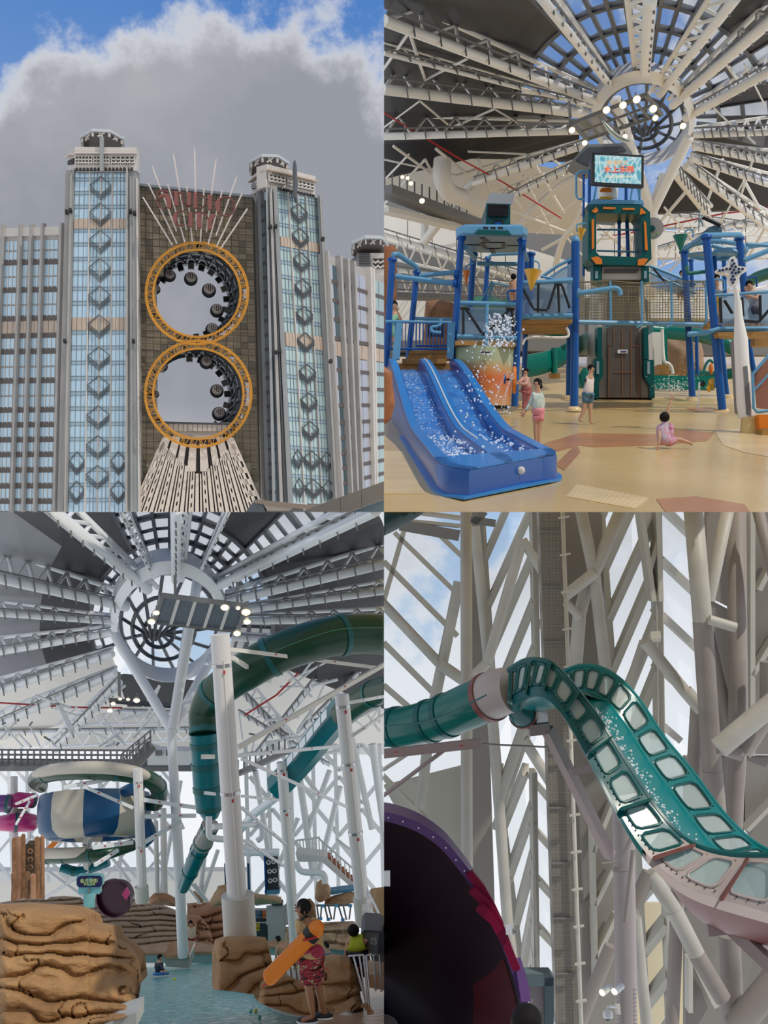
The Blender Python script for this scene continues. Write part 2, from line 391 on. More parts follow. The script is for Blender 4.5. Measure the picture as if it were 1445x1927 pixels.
# ---- left wing
Wg = thing('hotel_wing', 'low grey hotel wing with dark bands between rows of blue windows', 'building', P(55, 963, D1))
f = Fac((-12, 430), (118, 426), (105, 966), (-32, 966), D1+26, D1+4)
m = MB(); f.box(m, 0, 0, 1, 1, -12, -0.6); m.build('wall', m_stone, Wg)
ypix = [446, 492, 544, 598, 630, 660, 715, 770, 798, 826, 854, 883, 913, 942, 966]
bays = [(10, 40), (43.5, 60), (64, 81), (85, 116.5)]
bu = lambda x: (x+12)/130
lw = lambda y: (y-428)/538
mull = MB()
for (x0, x1) in [(-12, 6)]+bays:
    for j, (ya, yb) in enumerate(pair(ypix)):
        a, b = lw(ya)+0.012, lw(yb)
        if j == 3:
            for k in range(3):
                u0, u1 = bu(lerp(x0, x1, k/3+0.02)), bu(lerp(x0, x1, (k+1)/3-0.02)); m = MB(); f.box(m, u0, a, u1, b-0.006, -0.6, -0.1); m.build('band_panel', m_band, Wg)
        else:
            rows = [(a, b-0.004)] if yb-ya < 40 else [(a, lerp(a, b, 0.5)-0.002), (lerp(a, b, 0.5)+0.002, b-0.004)]
            for c, d in rows:
                m = MB(); f.box(m, bu(x0), c, bu(x1), d-0.003, -0.6, rnd(-0.35, -0.25)); m.build('window_pane', m_glass1, Wg)
                n = max(2, round((x1-x0)/8))
                for k in range(1, n): u = lerp(bu(x0), bu(x1), k/n); f.box(mull, u-0.004, c, u+0.004, d, -0.6, -0.1)
        m = MB(); f.box(m, bu(x0), lw(yb)-0.008, bu(x1), lw(yb)+0.012, -0.6, -0.15); m.build('dark_band', m_brown, Wg)
stuff(mull.build('mullion_grid', m_ivory, Wg))
for x in (8, 41.5, 62, 83, 118):
    m = MB(); f.box(m, bu(x)-0.02, -0.012, bu(x)+0.012, 1, -0.6, 0.9); m.build('pilaster', m_stone, Wg)
m = MB(); f.box(m, 0, 0, 1, 0.03, -2, 0.2); m.build('parapet', m_ivory, Wg)
# ---- middle block with the two round openings
Bk = thing('hotel_block', 'brown louvre-panelled hotel block pierced by two round openings', 'building', P(373, 963, D1))
w = Pl((262, 350, D1+4), (475, 372, D1+4), (262, 963, D1+4))
HOLES = [((370.5, 552), 88, (358, 571), 71), ((373, 741), 91, (354, 748), 76)]
def inhole(x, y, r=0): return any((x-c[0])**2+(y-c[1])**2 < (R+r)**2 for c, R, _, _ in HOLES)
back = MB(); rest = MB(); cells = []
nx, ny = 16, 50
def wpx(i, j):
    u, v = i/nx, j/ny; xa, xb = 260+2*v, 474+14*v
    ya, yb = 350+u*22, 966
    return (lerp(xa, xb, u), lerp(ya, yb, v))
for i in range(nx):
    for j in range(ny):
        q = [wpx(i, j), wpx(i+1, j), wpx(i+1, j+1), wpx(i, j+1)]; c = (sum(a for a, b in q)/4, sum(b for a, b in q)/4)
        if inhole(*c): continue
        w.prism(back, q, -6, -0.5)
        if 806 < c[1] and abs(c[0]-373) < 65+(c[1]-822)*0.5: continue
        g = [tuple(lerp(c[k], a[k], 0.93) for k in (0, 1)) for a in q]; cells.append((c, g))
back.build('wall', m_joint, Bk)
cells.sort(key=lambda t: t[0][1])
for k, (c, g) in enumerate(cells):
    if k < 300:
        m = MB(); w.prism(m, g, -0.5, rnd(-0.1, 0.15)); m.build('louvre_panel', m_louv2 if (k*7919) % 5 == 0 or c[1] < 400 else m_louv, Bk)
    else: w.prism(rest, g, -0.5, rnd(-0.1, 0.15))
stuff(rest.build('louvre_panels', m_louv, Bk))
for (c, R, bc, bR) in HOLES:
    m = MB(); ring = lambda cc, rr, d: [P(cc[0]+rr*math.cos(a), cc[1]+rr*math.sin(a), d) for a in (2*math.pi*k/48 for k in range(48))]
    m.loft([ring(c, R, D1+5), ring(bc, bR, D1*1.22)], True, False); m.build('tunnel', m_navy, Bk, True)
    for t in (0.2, 0.45, 0.7):
        cc = (lerp(c[0], bc[0], t), lerp(c[1], bc[1], t)); RR = lerp(R, bR, t)-2.5; dd = lerp(D1+5, D1*1.22, t)
        m = MB(); m.tube([P(cc[0]+RR*math.cos(a), cc[1]+RR*math.sin(a), dd) for a in (2*math.pi*k/40 for k in range(41))], 0.7, 6); m.build('track_rail', m_mull if t == 0.45 else m_lat, Bk, True)
    for k in range(14):
        a = -2.6+k*0.3
        if c[1] > 700 and a < -1.8: continue
        e = lambda t, dr, aa: P(lerp(c[0], bc[0], t)+(lerp(R, bR, t)-dr)*math.cos(aa), lerp(c[1], bc[1], t)+(lerp(R, bR, t)-dr)*math.sin(aa), lerp(D1+5, D1*1.22, t))
        m = MB(); m.bar(e(0.15, 2, a), e(0.9, 2, a), 0.8, 0.8); m.bar(e(0.3, 3, a), e(0.75, 3, a+0.25), 0.5, 0.5); m.build('tunnel_strut', m_mull, Bk)
        m = MB(); m.bar(e(0.85, 7, a+0.05), e(0.85, 7, a+0.2), 1.8, 2.2); m.build('platform', m_rod if k % 2 else m_lat, Bk)
m = MB(); w.prism(m, [(262, 346), (475, 368), (475, 372.5), (262, 350.5)], -8, 0.6); m.build('roof_rail', m_mull, Bk)
m = MB(); w.prism(m, [(281, 345), (289, 346), (289, 350), (281, 350)], -6, -1); m.build('roof_box', m_ivory, Bk)
# white gallery in the lower opening
ga = Pl((290, 800, D1+9), (445, 800, D1+9), (290, 830, D1+9))
for k in range(20):
    x = 263+k*9.1
    if x > 440: break
    m = MB(); ga.prism(m, [(x, 795), (x+8.2, 795.4), (x+8.2, 812), (x, 811.5)], -1, 0); m.build('gallery_panel', m_fan, Bk)
m = MB(); ga.prism(m, [(262, 792), (446, 797), (446, 800), (262, 795.5)], -2, 0.5); m.build('gallery_rail', m_lat, Bk)
m = MB(); ga.prism(m, [(290, 811), (446, 812), (446, 836), (290, 836)], -2, -0.5); m.build('gallery_wall', m_fan, Bk)
# ---- the two truss rings
for n_, (cx, cy, ro, ri, lab) in enumerate(((370.5, 552, 97, 81, 'orange steel truss ring around the upper round opening'), (373, 741, 101, 84, 'orange steel truss ring around the lower round opening'))):
    R_ = thing('truss_ring', lab, 'ferris wheel', P(cx, cy+ro, D1), 'ferris wheel rings')
    pt = lambda r, a, dd: P(cx+r*math.cos(a), cy+r*math.sin(a), D1-dd)
    for r, dd, rr in ((ro, 1, 0.24), (ro-2.5, 5, 0.18), (ri, 1, 0.21), (ri+2, 5, 0.16)):
        m = MB(); m.tube([pt(r, 2*math.pi*k/60, dd) for k in range(61)], rr, 6, False); m.build('chord', m_gold, R_, True)
    nb = 34
    for k in range(nb):
        a0, a1, a2 = 2*math.pi*k/nb, 2*math.pi*(k+0.5)/nb, 2*math.pi*(k+1)/nb
        m = MB(); m.tube([pt(ro, a0, 1), pt(ri, a1, 1)], 0.13, 5); m.tube([pt(ri, a1, 1), pt(ro, a2, 1)], 0.13, 5)
        m.build('brace', m_gold, R_, True)
        m = MB(); m.tube([pt(ro, a0, 1), pt(ri+2, a0+0.02, 5)], 0.10, 5); m.tube([pt(ro-2.5, a1, 5), pt(ri, a0, 1)], 0.10, 5); m.build('brace', m_gold, R_, True)
# ---- gondolas
GON = [(319, 519, 12), (359, 525, 13), (393, 547, 13.5), (408, 585, 13), (399, 621, 13), (293, 545, 9), (388, 682, 13), (408, 736, 13), (412, 779, 13.5), (306, 690, 10), (291.5, 742, 8)]
for k, (x, y, r) in enumerate(GON):
    s = (D1+25)/F; c = P(x, y, D1+25)
    lab = 'dark round gondola in the %s opening, %s' % ('upper' if k < 6 else 'lower', ['second clockwise from the ring\'s left side', 'third clockwise, under the top of the ring', 'fourth clockwise from the left side', 'fifth clockwise, at mid height', 'sixth clockwise, just above the ring\'s foot', 'half hidden by the left side of the ring', 'highest of the dark ones by the tunnel wall', 'middle one of three by the tunnel wall', 'lowest, just above the white gallery', 'half hidden high at the left of the ring', 'barely peeking past the left of the ring'][k])
    g = thing('gondola', lab, 'gondola', c-FR[1][2]*r*s, 'gondolas in the %s opening' % ('upper' if k < 6 else 'lower'))
    m = MB(); m.ball(c, r*s, 14, 9); m.build('body', m_lat, g, True)
    fc_ = V((0.25, -0.93, 0.25)).normalized(); a, b = perp(fc_)
    m = MB(); m.lathe(c+fc_*r*s*0.62, fc_, [(r*s*0.80, 0), (r*s*0.7, r*s*0.2), (r*s*0.58, r*s*0.3)], 14); m.build('window_frame', m_rod, g, True)
    m = MB(); m.lathe(c+fc_*r*s*0.9, fc_, [(r*s*0.50, 0.0), (r*s*0.4, r*s*0.08)], 12); m.build('window', m_brown, g, True)
    for q in (-0.28, 0, 0.28):
        m = MB(); m.bar(c+fc_*r*s*1.0+b*q*r*s+a*r*s*0.42, c+fc_*r*s*1.0+b*q*r*s-a*r*s*0.42, 0.28, 0.28); m.build('window_bar', m_rod, g)
# ---- sunburst rods
RODS = [(175, 670, 510, 1215), (235, 510, 560, 1195), (292, 350, 555, 1055), (455, 520, 650, 1180), (525, 210, 665, 1040), (670, 540, 735, 1175), (760, 150, 780, 1045),
        (868, 560, 825, 1180), (1000, 270, 893, 1065), (1075, 590, 915, 1200), (1230, 460, 1003, 1105), (1300, 625, 1005, 1235), (1358, 800, 1050, 1260)]
q = 240/1445
for k, (a, b, c, d) in enumerate(RODS):
    dd = D1-2-(1.2 if k in (2, 4, 6, 8, 10) else 0)
    p0, p1 = P(240+a*q, 260+b*q, dd), P(240+c*q, 260+d*q, dd)
    long_ = k in (2, 4, 6, 8, 10)
    m = MB(); m.bar(p0, p1, 0.46, 0.46)
    if long_: m.bar(p0, p0+(p0-p1).normalized()*1.0, 0.3, 0.3)
    tag(m.build('sunburst_rod', m_rod), ('long' if long_ else 'short')+' pale sunburst rod, %s from the frontal hotel tower' % ORD[k], 'rod', 'sunburst rods')
# ---- the sign: letters from thick bars and thin strokes, in crop pixels
SG = thing('hotel_sign', 'maroon art deco sign reading STUDIO CITY across the sunburst rods', 'sign', P(370, 430, D1-6))
sp_ = Pl((370, 400, D1-6), (400, 400, D1-6), (370, 450, D1-6))
def cp(x, y): return (240+x*q, 260+y*q)
def letter(polys):
    L = MB(); th = MB()
    for kind, *a in polys:
        if kind == 'b': x0, y0, x1, y1 = a; sp_.prism(L, [cp(x0, y0), cp(x1, y0+(x1-x0)*0.07), cp(x1, y1+(x1-x0)*0.07), cp(x0, y1)], 0, 1.4)
        elif kind == 'p': sp_.prism(L, [cp(*t) for t in a[0]], 0, 1.4)
        elif kind == 's':
            pts, t = a; th.tube([sp_.at(*cp(*e), 0.7) for e in pts], t*q*D1/F/2, 6)
        elif kind == 'a':
            cx, cy, rx, ry, a0, a1, t = a
            th.tube([sp_.at(*cp(cx+rx*math.cos(math.radians(g)), cy+ry*math.sin(math.radians(g))), 0.7) for g in (a0+(a1-a0)*i/20 for i in range(21))], t*q*D1/F/2, 6)
    if L.v:
        o = L.build('letter', m_sign2, SG)
        if th.v: th.build('letter_stroke', m_sign, o)
    else: th.build('letter', m_sign, SG)
letter([('a', 405, 650, 62, 52, 170, 330, 26), ('p', [(350, 672), (420, 640), (470, 640), (505, 700), (500, 800), (455, 800), (445, 700), (420, 668), (375, 690)]), ('a', 430, 700, 95, 110, 95, 190, 22)])
letter([('b', 538, 612, 582, 772), ('s', [(500, 620), (635, 628)], 26)])
letter([('b', 680, 622, 725, 770), ('s', [(622, 625), (622, 690), (640, 755), (690, 790), (722, 765)], 22)])
letter([('b', 755, 628, 795, 800), ('s', [(775, 636), (845, 650), (888, 700), (888, 760), (850, 798), (775, 800)], 20)])
letter([('b', 915, 650, 960, 818)])
letter([('a', 1118, 782, 98, 108, 0, 360, 22), ('p', [(1000, 745), (1030, 690), (1055, 690), (1050, 850), (1020, 850), (1000, 800)])])
letter([('a', 610, 915, 85, 82, 60, 305, 20), ('p', [(515, 915), (545, 855), (570, 850), (560, 985), (535, 965)])])
letter([('b', 698, 845, 742, 1010)])
letter([('b', 795, 855, 838, 1022), ('s', [(765, 850), (870, 858)], 22)])
letter([('s', [(880, 860), (935, 945)], 20), ('p', [(960, 870), (1000, 872), (955, 965), (955, 1038), (915, 1036), (915, 950)])])
# ---- the cream fan below
FN = thing('facade_fan', 'cream slatted fan spreading below the lower orange ring', 'facade ornament', P(375, 966, D1))
fp = Pl((370, 850, D1+1), (400, 850, D1+1), (370, 900, D1+1))
AP = (373, 672)
def fpt(t, y): return (AP[0]+t*(y-AP[1]), y)
m = MB(); fp.prism(m, [fpt(-0.42, 826), fpt(0.42, 826), fpt(0.42, 967), fpt(-0.42, 967)], -3, -0.4); m.build('backing', m_dark, FN)
def slat(t0, t1, y0, y1, y2=None):
    m = MB(); fp.prism(m, [fpt(t0, y0), fpt(t1, y0 if y2 is None else y2), fpt(t1, y1), fpt(t0, y1)], -0.2, 0.5); m.build('slat', m_fan, FN)
wide = [(-0.42, -0.34), (-0.31, -0.225), (-0.20, -0.135), (-0.095, -0.02), (0.02, 0.095), (0.135, 0.20), (0.225, 0.31), (0.34, 0.42)]
for a, b in wide:
    yb = 893-abs(a+b)*50
    slat(a, b, 822 if abs(a) > 0.2 else 836, yb, None)
t = -0.415
k = 0
while t < 0.41:
    y0 = 894-abs(t)*150
    wd_ = 0.011 if k % 4 else 0.024
    slat(t, t+wd_, y0, 966)
    if k % 4 == 2:
        y = y0+6+(k % 3)*5
        while y < 960:
            m = MB(); sg = 1 if t < 0 else -1
            fp.prism(m, [fpt(t+0.010, y+(4 if sg > 0 else 0)), fpt(t+0.030, y+(0 if sg > 0 else 4)), fpt(t+0.030, y+9+(0 if sg > 0 else 4)), fpt(t+0.010, y+9+(4 if sg > 0 else 0))], -0.2, 0.4); m.build('slat_link', m_fan, FN); y += 17
    t += wd_+0.0105; k += 1
for sg in (-1, 1):
    slat(sg*0.43-0.008, sg*0.43+0.008, 824, 966)
    for y in range(835, 960, 22): slat(sg*0.40-0.03, sg*0.40+0.025, y, y+11)
# ---- right tower
T2 = thing('hotel_tower', 'angled dark-finned hotel tower with zigzag crown to the right of the sign', 'building', P(570, 963, D1), 'hotel towers')
f = Fac((522, 358), (597, 373.5), (628, 950), (552, 946), D1-2, D1+14)
v2 = lambda y: (y-358)/588
ys = [358, 366, 393, 419, 445]
fl = pair([v2(y) for y in ys]) + pair([v2(463+i*27) for i in range(7)]) + pair([v2(651+i*26.8) for i in range(12)])
fl = [(a, min(b, 1.0)) for a, b in fl]
glazed_bay(T2, f, fl, [(0.0, 0.235), (0.265, 0.455), (0.485, 0.67), (0.70, 1.0)], [(v2(445), v2(463)), (v2(625), v2(651))], [0.25, 0.47, 0.685], m_glass1b, (3, 2, 2, 4))
diamonds(T2, f, [v2(y) for y in (378, 424, 470, 520, 572, 622, 682, 736, 790, 846, 900)], 0.47, 0.21, v2(372), v2(396), 0.9, 0.34)
diamonds(T2, f, [v2(y) for y in (846, 900)], 0.85, 0.15, v2(372), v2(396), 0.9, 0.34); diamonds(T2, f, [v2(y) for y in (846, 900)], 0.12, 0.12, v2(372), v2(396), 0.9, 0.34)
p = Pl((530, 400, D1-3), (545, 400, D1-3), (530, 700, D1-3))
for r, mt, w0, w1 in (([(502, 350), (510, 348), (541, 946), (519, 946)], m_stone2, -6, -0.5), ([(500, 352), (504, 349), (519, 946), (513, 946)], m_stone2, -6, 0.6),
                      ([(508, 366), (512, 350), (533, 946), (527, 946)], m_stone, -4, 1.2), ([(514, 355), (521, 350), (551, 946), (542, 946)], m_stone2, -6, 0.3),
                      ([(509, 440), (511, 436), (526, 946), (523, 946)], m_lat, -2, 0.8), ([(515.5, 440), (517, 436), (539, 946), (536, 946)], m_lat, -2, 0.8),
                      ([(597, 366), (606, 374), (637, 950), (627, 950)], m_stone2, -3, 1.0), ([(602, 370), (605, 373), (636, 950), (632, 950)], m_stone, -3, 2.0)):
    px_bars(T2, p if r[0][0] < 590 else Pl((600, 400, D1+13), (640, 400, D1+13), (600, 700, D1+13)), [r], w0, w1, 'pilaster', mt)
f2 = Fac((474, 368), (501, 354), (519, 950), (489, 952), D1+22, D1-2)
for a, b in pair([i/22 for i in range(23)]):
    for u0, u1 in ((0.06, 0.28), (0.36, 0.52), (0.62, 0.98)):
        m = MB(); f2.box(m, u0, a+0.010, u1, b, -1, 0); m.build('window_pane', m_glassd if u0 > 0.5 else m_glass1b, T2)
        m = MB(); f2.box(m, u0, a, u1, a+0.010, -1, 0.1); m.build('spandrel', m_lat, T2)
m = MB(); f2.box(m, -0.25, -0.01, 1, 1, -2, -0.8); m.build('side_wall', m_lat, T2)
for u in (0.0, 0.32, 0.57): m = MB(); f2.box(m, u-0.03, 0, u+0.03, 1, -0.8, 1.2); m.build('pilaster', m_rod if u == 0.32 else m_stone2, T2)
fr = Fac((499.5, 309.5), (591, 332.5), (593, 371), (500, 352), D1-4, D1+16)
m = MB(); fr.box(m, 0, 0, 1, 1, -4, 0); m.build('crown_block', m_ivory, T2)
m = MB(); fr.box(m, 0, 0, 1, 0.27, 0, 0.6); m.build('crown_parapet', m_ivory, T2)
m = MB(); fr.box(m, -0.005, 0.25, 1.02, 0.30, 0, 1.8); m.build('crown_ledge', m_band, T2)
for a, b in ((0.04, 0.36), (0.42, 0.58), (0.63, 0.95)): zigzag(T2, fr, a, b, 0.42, 0.74, 4, m_ivory)
for k in range(13):
    m = MB(); fr.prism(m, [fr.px(0.22+k*0.06, 0.9), fr.px(0.245+k*0.06, 0.9), fr.px(0.255+k*0.06, 1.04), fr.px(0.21+k*0.06, 1.04)], 0, 0.5); m.build('dentil', m_dark, T2)
fs = Fac((473, 333), (499.5, 309.5), (500, 352), (476, 366), D1+14, D1-4)
m = MB(); fs.box(m, 0, 0, 1, 1, -2, 0); m.build('crown_side', m_ivory, T2)
m = MB(); fs.box(m, 0, 0.27, 1, 0.33, 0, 1.4); m.build('crown_ledge', m_band, T2)
zigzag(T2, fs, 0.1, 0.85, 0.5, 0.75, 2, m_ivory)
m = MB(); p.prism(m, [(440, 363), (474, 333), (476, 368), (447, 370)], -30, -26); m.build('roof_plant', m_mull, T2)
lantern(T2, 506, 324, 40, D1+14, 15, 5, 8)
m = MB(); p.prism(m, [(551, 322), (552.5, 308), (556, 303), (557, 330), (556, 372), (552, 372)], -6, 1.5); m.build('crown_fin', m_lat, T2)
for (x, y) in ((508, 427), (518, 426), (520, 663), (526, 662), (622, 680), (607, 450)):
    m = MB(); m.fbox(P(x, y, D1-5), 0.6, 1.0, 0.35); m.build('floodlight', m_dark, T2)
# ---- right wing
W2 = thing('hotel_wing', 'receding hotel wing with lilac windows to the right of the angled tower', 'building', P(680, 963, D1+30))
f = Fac((611, 476), (726, 519), (726, 930), (640, 960), D1+12, D1+75)
m = MB(); f.box(m, 0, 0, 1, 1, -12, -0.8); m.build('wall', m_stone, W2)
bays = [(0.03, 0.13, m_glass1c), (0.14, 0.20, m_glassd), (0.245, 0.315, m_glassd), (0.37, 0.43, m_glassd), (0.48, 0.57, m_glass1c), (0.58, 0.68, m_glass1c), (0.79, 0.89, m_glass1b), (0.90, 1.0, m_glass1b)]
rows = pair([0.035, 0.11, 0.185, 0.26, 0.335]) + pair([0.40, 0.46, 0.53, 0.60, 0.67, 0.73, 0.79, 0.85, 0.91, 0.97, 1.03])
for a, b in rows:
    for u0, u1, g in bays:
        m = MB(); f.box(m, u0, a, u1, b-0.016, -1, rnd(-0.45, -0.3)); m.build('window_pane', g, W2)
    m = MB(); f.box(m, 0.02, b-0.016, 0.70, b, -0.9, -0.2); f.box(m, 0.78, b-0.016, 1, b, -0.9, -0.2); m.build('dark_band', m_brown, W2)
for u0, u1, g in bays: m = MB(); f.box(m, u0, 0.338, u1, 0.396, -0.9, -0.2); m.build('band_panel', m_band, W2)
for u in (0.015, 0.225, 0.345, 0.455, 0.72, 0.76): m = MB(); f.box(m, u-0.018, -0.008, u+0.014, 1, -0.8, 1.2); m.build('pilaster', m_stone if u < 0.7 else m_ivory, W2)
# ---- far tower top
T3 = thing('hotel_tower', 'distant hotel tower top with lantern roof behind the receding wing', 'building', P(700, 520, D1+150), 'hotel towers')
lantern(T3, 697, 476, 40, D1+150, 16, 6, 9)
fr = Fac((672, 476), (730, 476), (730, 530), (676, 530), D1+146, D1+146)
m = MB(); fr.box(m, 0, 0, 1, 1, -14, 0); m.build('crown_block', m_ivory, T3)
for k in range(6): m = MB(); fr.box(m, 0.02, 0.02+k*0.08, 0.42, 0.06+k*0.08, 0, 1); m.build('louvre', m_lat, T3)
m = MB(); fr.box(m, 0.05, 0.9, 1, 9, -14, -1); m.build('tower_shaft', m_stone, T3)
zigzag(T3, fr, 0.5, 1.0, 0.2, 0.55, 3, m_ivory)
m = MB(); p_ = Pl((665, 500, D1+150), (690, 500, D1+150), (665, 520, D1+150)); p_.prism(m, [(655, 495), (672, 478), (673, 530), (655, 520)], -4, 0); m.build('crown_side', m_mull, T3)
# ---- concrete parapet in the foreground
m_conc = mat('raw_concrete', (0.40, 0.36, 0.31), 0.8, var=0.15, vscale=0.6)
pp = Pl((560, 960, 60), (722, 905, 60), (722, 960, 60))
B_ = thing('parapet_beam', 'tan concrete parapet beam rising across the foot of the towers', 'beam', P(650, 963, 60))
for a, b in ((570, 640), (640.6, 680), (680.6, 730)):
    g = lambda x: 963-(x-565)*0.365
    m = MB(); pp.prism(m, [(a, g(a)), (b, g(b)), (b, g(b)+34), (a, g(a)+34)], -3, 0); m.build('beam_panel', m_conc, B_)
m = MB(); pp.prism(m, [(645, 967), (730, 936), (730, 970), (645, 970)], -3, -2.5); m.build('glass_railing', m_span, B_)
K_ = thing('rooftop_kiosk', 'small glass rooftop kiosk at the foot of the angled tower', 'kiosk', P(520, 965, 80))
kp = Pl((480, 950, 80), (560, 950, 80), (480, 960, 80))
m = MB(); kp.prism(m, [(476, 942), (484, 940), (600, 952), (610, 958), (600, 962), (482, 947)], -2, 0.3); m.build('roof_edge', m_band, K_)
m = MB(); kp.prism(m, [(460, 966), (476, 945), (494, 947), (500, 966)], -2, 0); m.build('curved_end', m_mull, K_)
m = MB(); kp.prism(m, [(494, 947), (560, 949), (545, 961), (503, 961)], -2, 0); m.build('window', m_fan, K_)
m = MB(); kp.prism(m, [(500, 961), (560, 950), (572, 966), (500, 966)], -2, -0.2); m.build('wall', m_stone2, K_)
# ================================================================ people
def skin_mesh(verts, edges, radii, root=0, levels=2):
    me = bpy.data.meshes.new('tmp'); me.from_pydata(verts, edges, []); o = bpy.data.objects.new('tmp', me); COL.objects.link(o)
    sk = o.modifiers.new('skin', 'SKIN'); sk.use_smooth_shade = True
    for i, sv in enumerate(me.skin_vertices[0].data):
        r = radii[i]; sv.radius = r if isinstance(r, tuple) else (r, r); sv.use_root = (i == root)
    ss = o.modifiers.new('sub', 'SUBSURF'); ss.levels = levels; ss.render_levels = levels
    dg = bpy.context.evaluated_depsgraph_get(); ev = o.evaluated_get(dg); em = ev.to_mesh()
    vs = [v.co.copy() for v in em.vertices]; fs = [tuple(p.vertices) for p in em.polygons]
    ev.to_mesh_clear(); bpy.data.objects.remove(o); bpy.data.meshes.remove(me)
    return vs, fs
def m_skin(): return mat('skin_tone', (0.56, 0.32, 0.20), 0.5, var=0.08, vscale=8)
def m_hair(): return mat('black_hair', (0.012, 0.010, 0.010), 0.7, spec=0.15)
EDGES = [('pel', 'bel'), ('bel', 'che'), ('che', 'nec'), ('nec', 'jaw'), ('jaw', 'cro')] + \
        [e for s in 'LR' for e in (('che', 'sh'+s), ('sh'+s, 'el'+s), ('el'+s, 'wr'+s), ('pel', 'hp'+s), ('hp'+s, 'kn'+s), ('kn'+s, 'an'+s), ('an'+s, 'to'+s))]
RAD = dict(pel=.068, bel=.066, che=.072, nec=.03, jaw=.048, cro=.052, sh=.036, el=.025, wr=.017, hp=.056, kn=.034, an=.023, to=.019)
def person(label, d, H, J, clothes=(), face=None, hair=1.0, hairlong=0, skin=None, group=None, ground=None, name='person', fat=1.0, view_up=None):
    """J: joint -> (x, y[, metres nearer(-)/farther(+)]); H: standing height in metres"""
    g3 = {k: P(v[0], v[1], d + (v[2] if len(v) > 2 else 0)) for k, v in J.items()}
    rad = lambda k: RAD[k.rstrip('LR')]*H*(fat if k.rstrip('LR') not in ('jaw', 'cro', 'nec', 'wr') else 1)
    ks = [k for k in g3]; idx = {k: i for i, k in enumerate(ks)}
    ed = [(idx[a], idx[b]) for a, b in EDGES if a in idx and b in idx]
    vs, fs = skin_mesh([g3[k] for k in ks], ed, [rad(k) for k in ks], idx.get('pel', 0))
    u = UPS[PANEL]; low = min(ks, key=lambda k: g3[k].dot(u)); root = thing(name, label, 'person', g3[low]-u*rad(low), group)
    b = MB(); b.add(vs, fs)
    for s in 'LR':
        if 'wr'+s in g3:
            w, e = g3['wr'+s], g3['el'+s]; dr = (w-e).normalized(); a, c = perp(dr, V((0, -1, 0))); L = 0.1*H*0.5
            b.ball(w+dr*L*0.5, L*0.55, 8, 5, (1.0, 0.45, 0.75), (dr, a, c))
            for k, (off, ln) in enumerate(((-0.36, 0.62), (-0.12, 0.8), (0.12, 0.85), (0.36, 0.7))):
                st = w+dr*L*0.85+c*off*L; b.tube([st, st+dr*L*ln*0.5, st+dr*L*ln-a*L*0.25], [L*0.13, L*0.12, L*0.08], 6)
            st = w+dr*L*0.3+c*0.4*L; b.tube([st, st+dr*L*0.3+c*L*0.35, st+dr*L*0.75+c*L*0.45], [L*0.15, L*0.14, L*0.09], 6)
    hc = (g3['jaw']+g3['cro'])/2; up = (g3['cro']-g3['jaw']).normalized()
    if face is not None:
        fw = V((face[0], -1, face[1])).normalized(); fw = (fw-up*fw.dot(up)*0.6).normalized(); sd = up.cross(fw).normalized()
    else: fw = V((0, 1, 0)); sd = up.cross(fw).normalized()
    for sg in (-1, 1): b.ball(hc+sd*sg*0.052*H-up*0.01*H, 0.014*H, 6, 5, (0.5, 1, 1))
    if face is not None: b.tube([hc+fw*0.045*H+up*0.008*H, hc+fw*0.062*H-up*0.012*H], [0.006*H, 0.01*H], 6)
    body = b.build('body', skin or m_skin(), root, 'all')
    if face is not None:
        for sg in (-1, 1):
            m = MB(); m.ball(hc+fw*0.052*H+sd*sg*0.02*H+up*0.010*H, 0.0075*H, 6, 5, (1, 0.5, 0.6)); m.build('eye', m_hair(), body)
        m = MB(); m.ball(hc+fw*0.050*H-up*0.030*H, 0.013*H, 6, 5, (1.2, 0.5, 0.4)); m.build('mouth', mat('lip', (0.35, 0.12, 0.10)), body)
    if hair:
        m = MB(); bk = -fw
        m.ball(hc+up*0.016*H+bk*0.012*H, 0.064*H*hair, 12, 8, (1, 1, 1))
        m.v = [v if (v-hc).dot(fw) < 0.028*H or (v-hc).dot(up) > 0.040*H else v-fw*((v-hc).dot(fw)-0.028*H) for v in m.v]
        if hairlong: m.tube([hc+bk*0.045*H+up*0.02*H, hc+bk*0.06*H-up*0.05*H, hc+bk*0.05*H-up*hairlong*H], [0.04*H, 0.045*H, 0.012*H], 8)
        m.build('hair', m_hair(), root, 'all')
    for cname, keys, infl, mt, trim in clothes:
        kk = [k for k in keys if k in g3]; pts = [g3[k].copy() for k in kk]
        if 'pel' in kk and 'hpL' not in kk and 'bel' in kk: pts[kk.index('pel')] = lerp(g3['bel'], g3['pel'], 1.5)
        for i, k in enumerate(kk):
            if k in trim:
                k2, t = trim[k]; pts[i] = lerp(g3[k], g3[k2], t)
        ii = {k: i for i, k in enumerate(kk)}
        e2 = [(ii[a], ii[b_]) for a, b_ in EDGES if a in ii and b_ in ii]
        rr = []
        for k in kk:
            r0 = rad(k)
            if k in trim: r0 = lerp(rad(k), rad(trim[k][0]), trim[k][1])
            rr.append(r0*infl*(1.28 if k in ('pel', 'bel') else 1.12 if k == 'che' else 1.0)*(1.15 if k in trim else 1.0)+0.006*H)
        vs, fs = skin_mesh(pts, e2, rr, 0); m = MB(); m.add(vs, fs); m.build(cname, mt, root, 'all')
    return root
TEE = ('pel', 'bel', 'che', 'shL', 'elL', 'shR', 'elR')
LSLEEVE = ('pel', 'bel', 'che', 'shL', 'elL', 'wrL', 'shR', 'elR', 'wrR')
SHORTS = ('pel', 'bel', 'hpL', 'knL', 'hpR', 'knR')
TT = dict(elL=('shL', 0.4), elR=('shR', 0.4))
LT = dict(wrL=('elL', 0.12), wrR=('elR', 0.12))
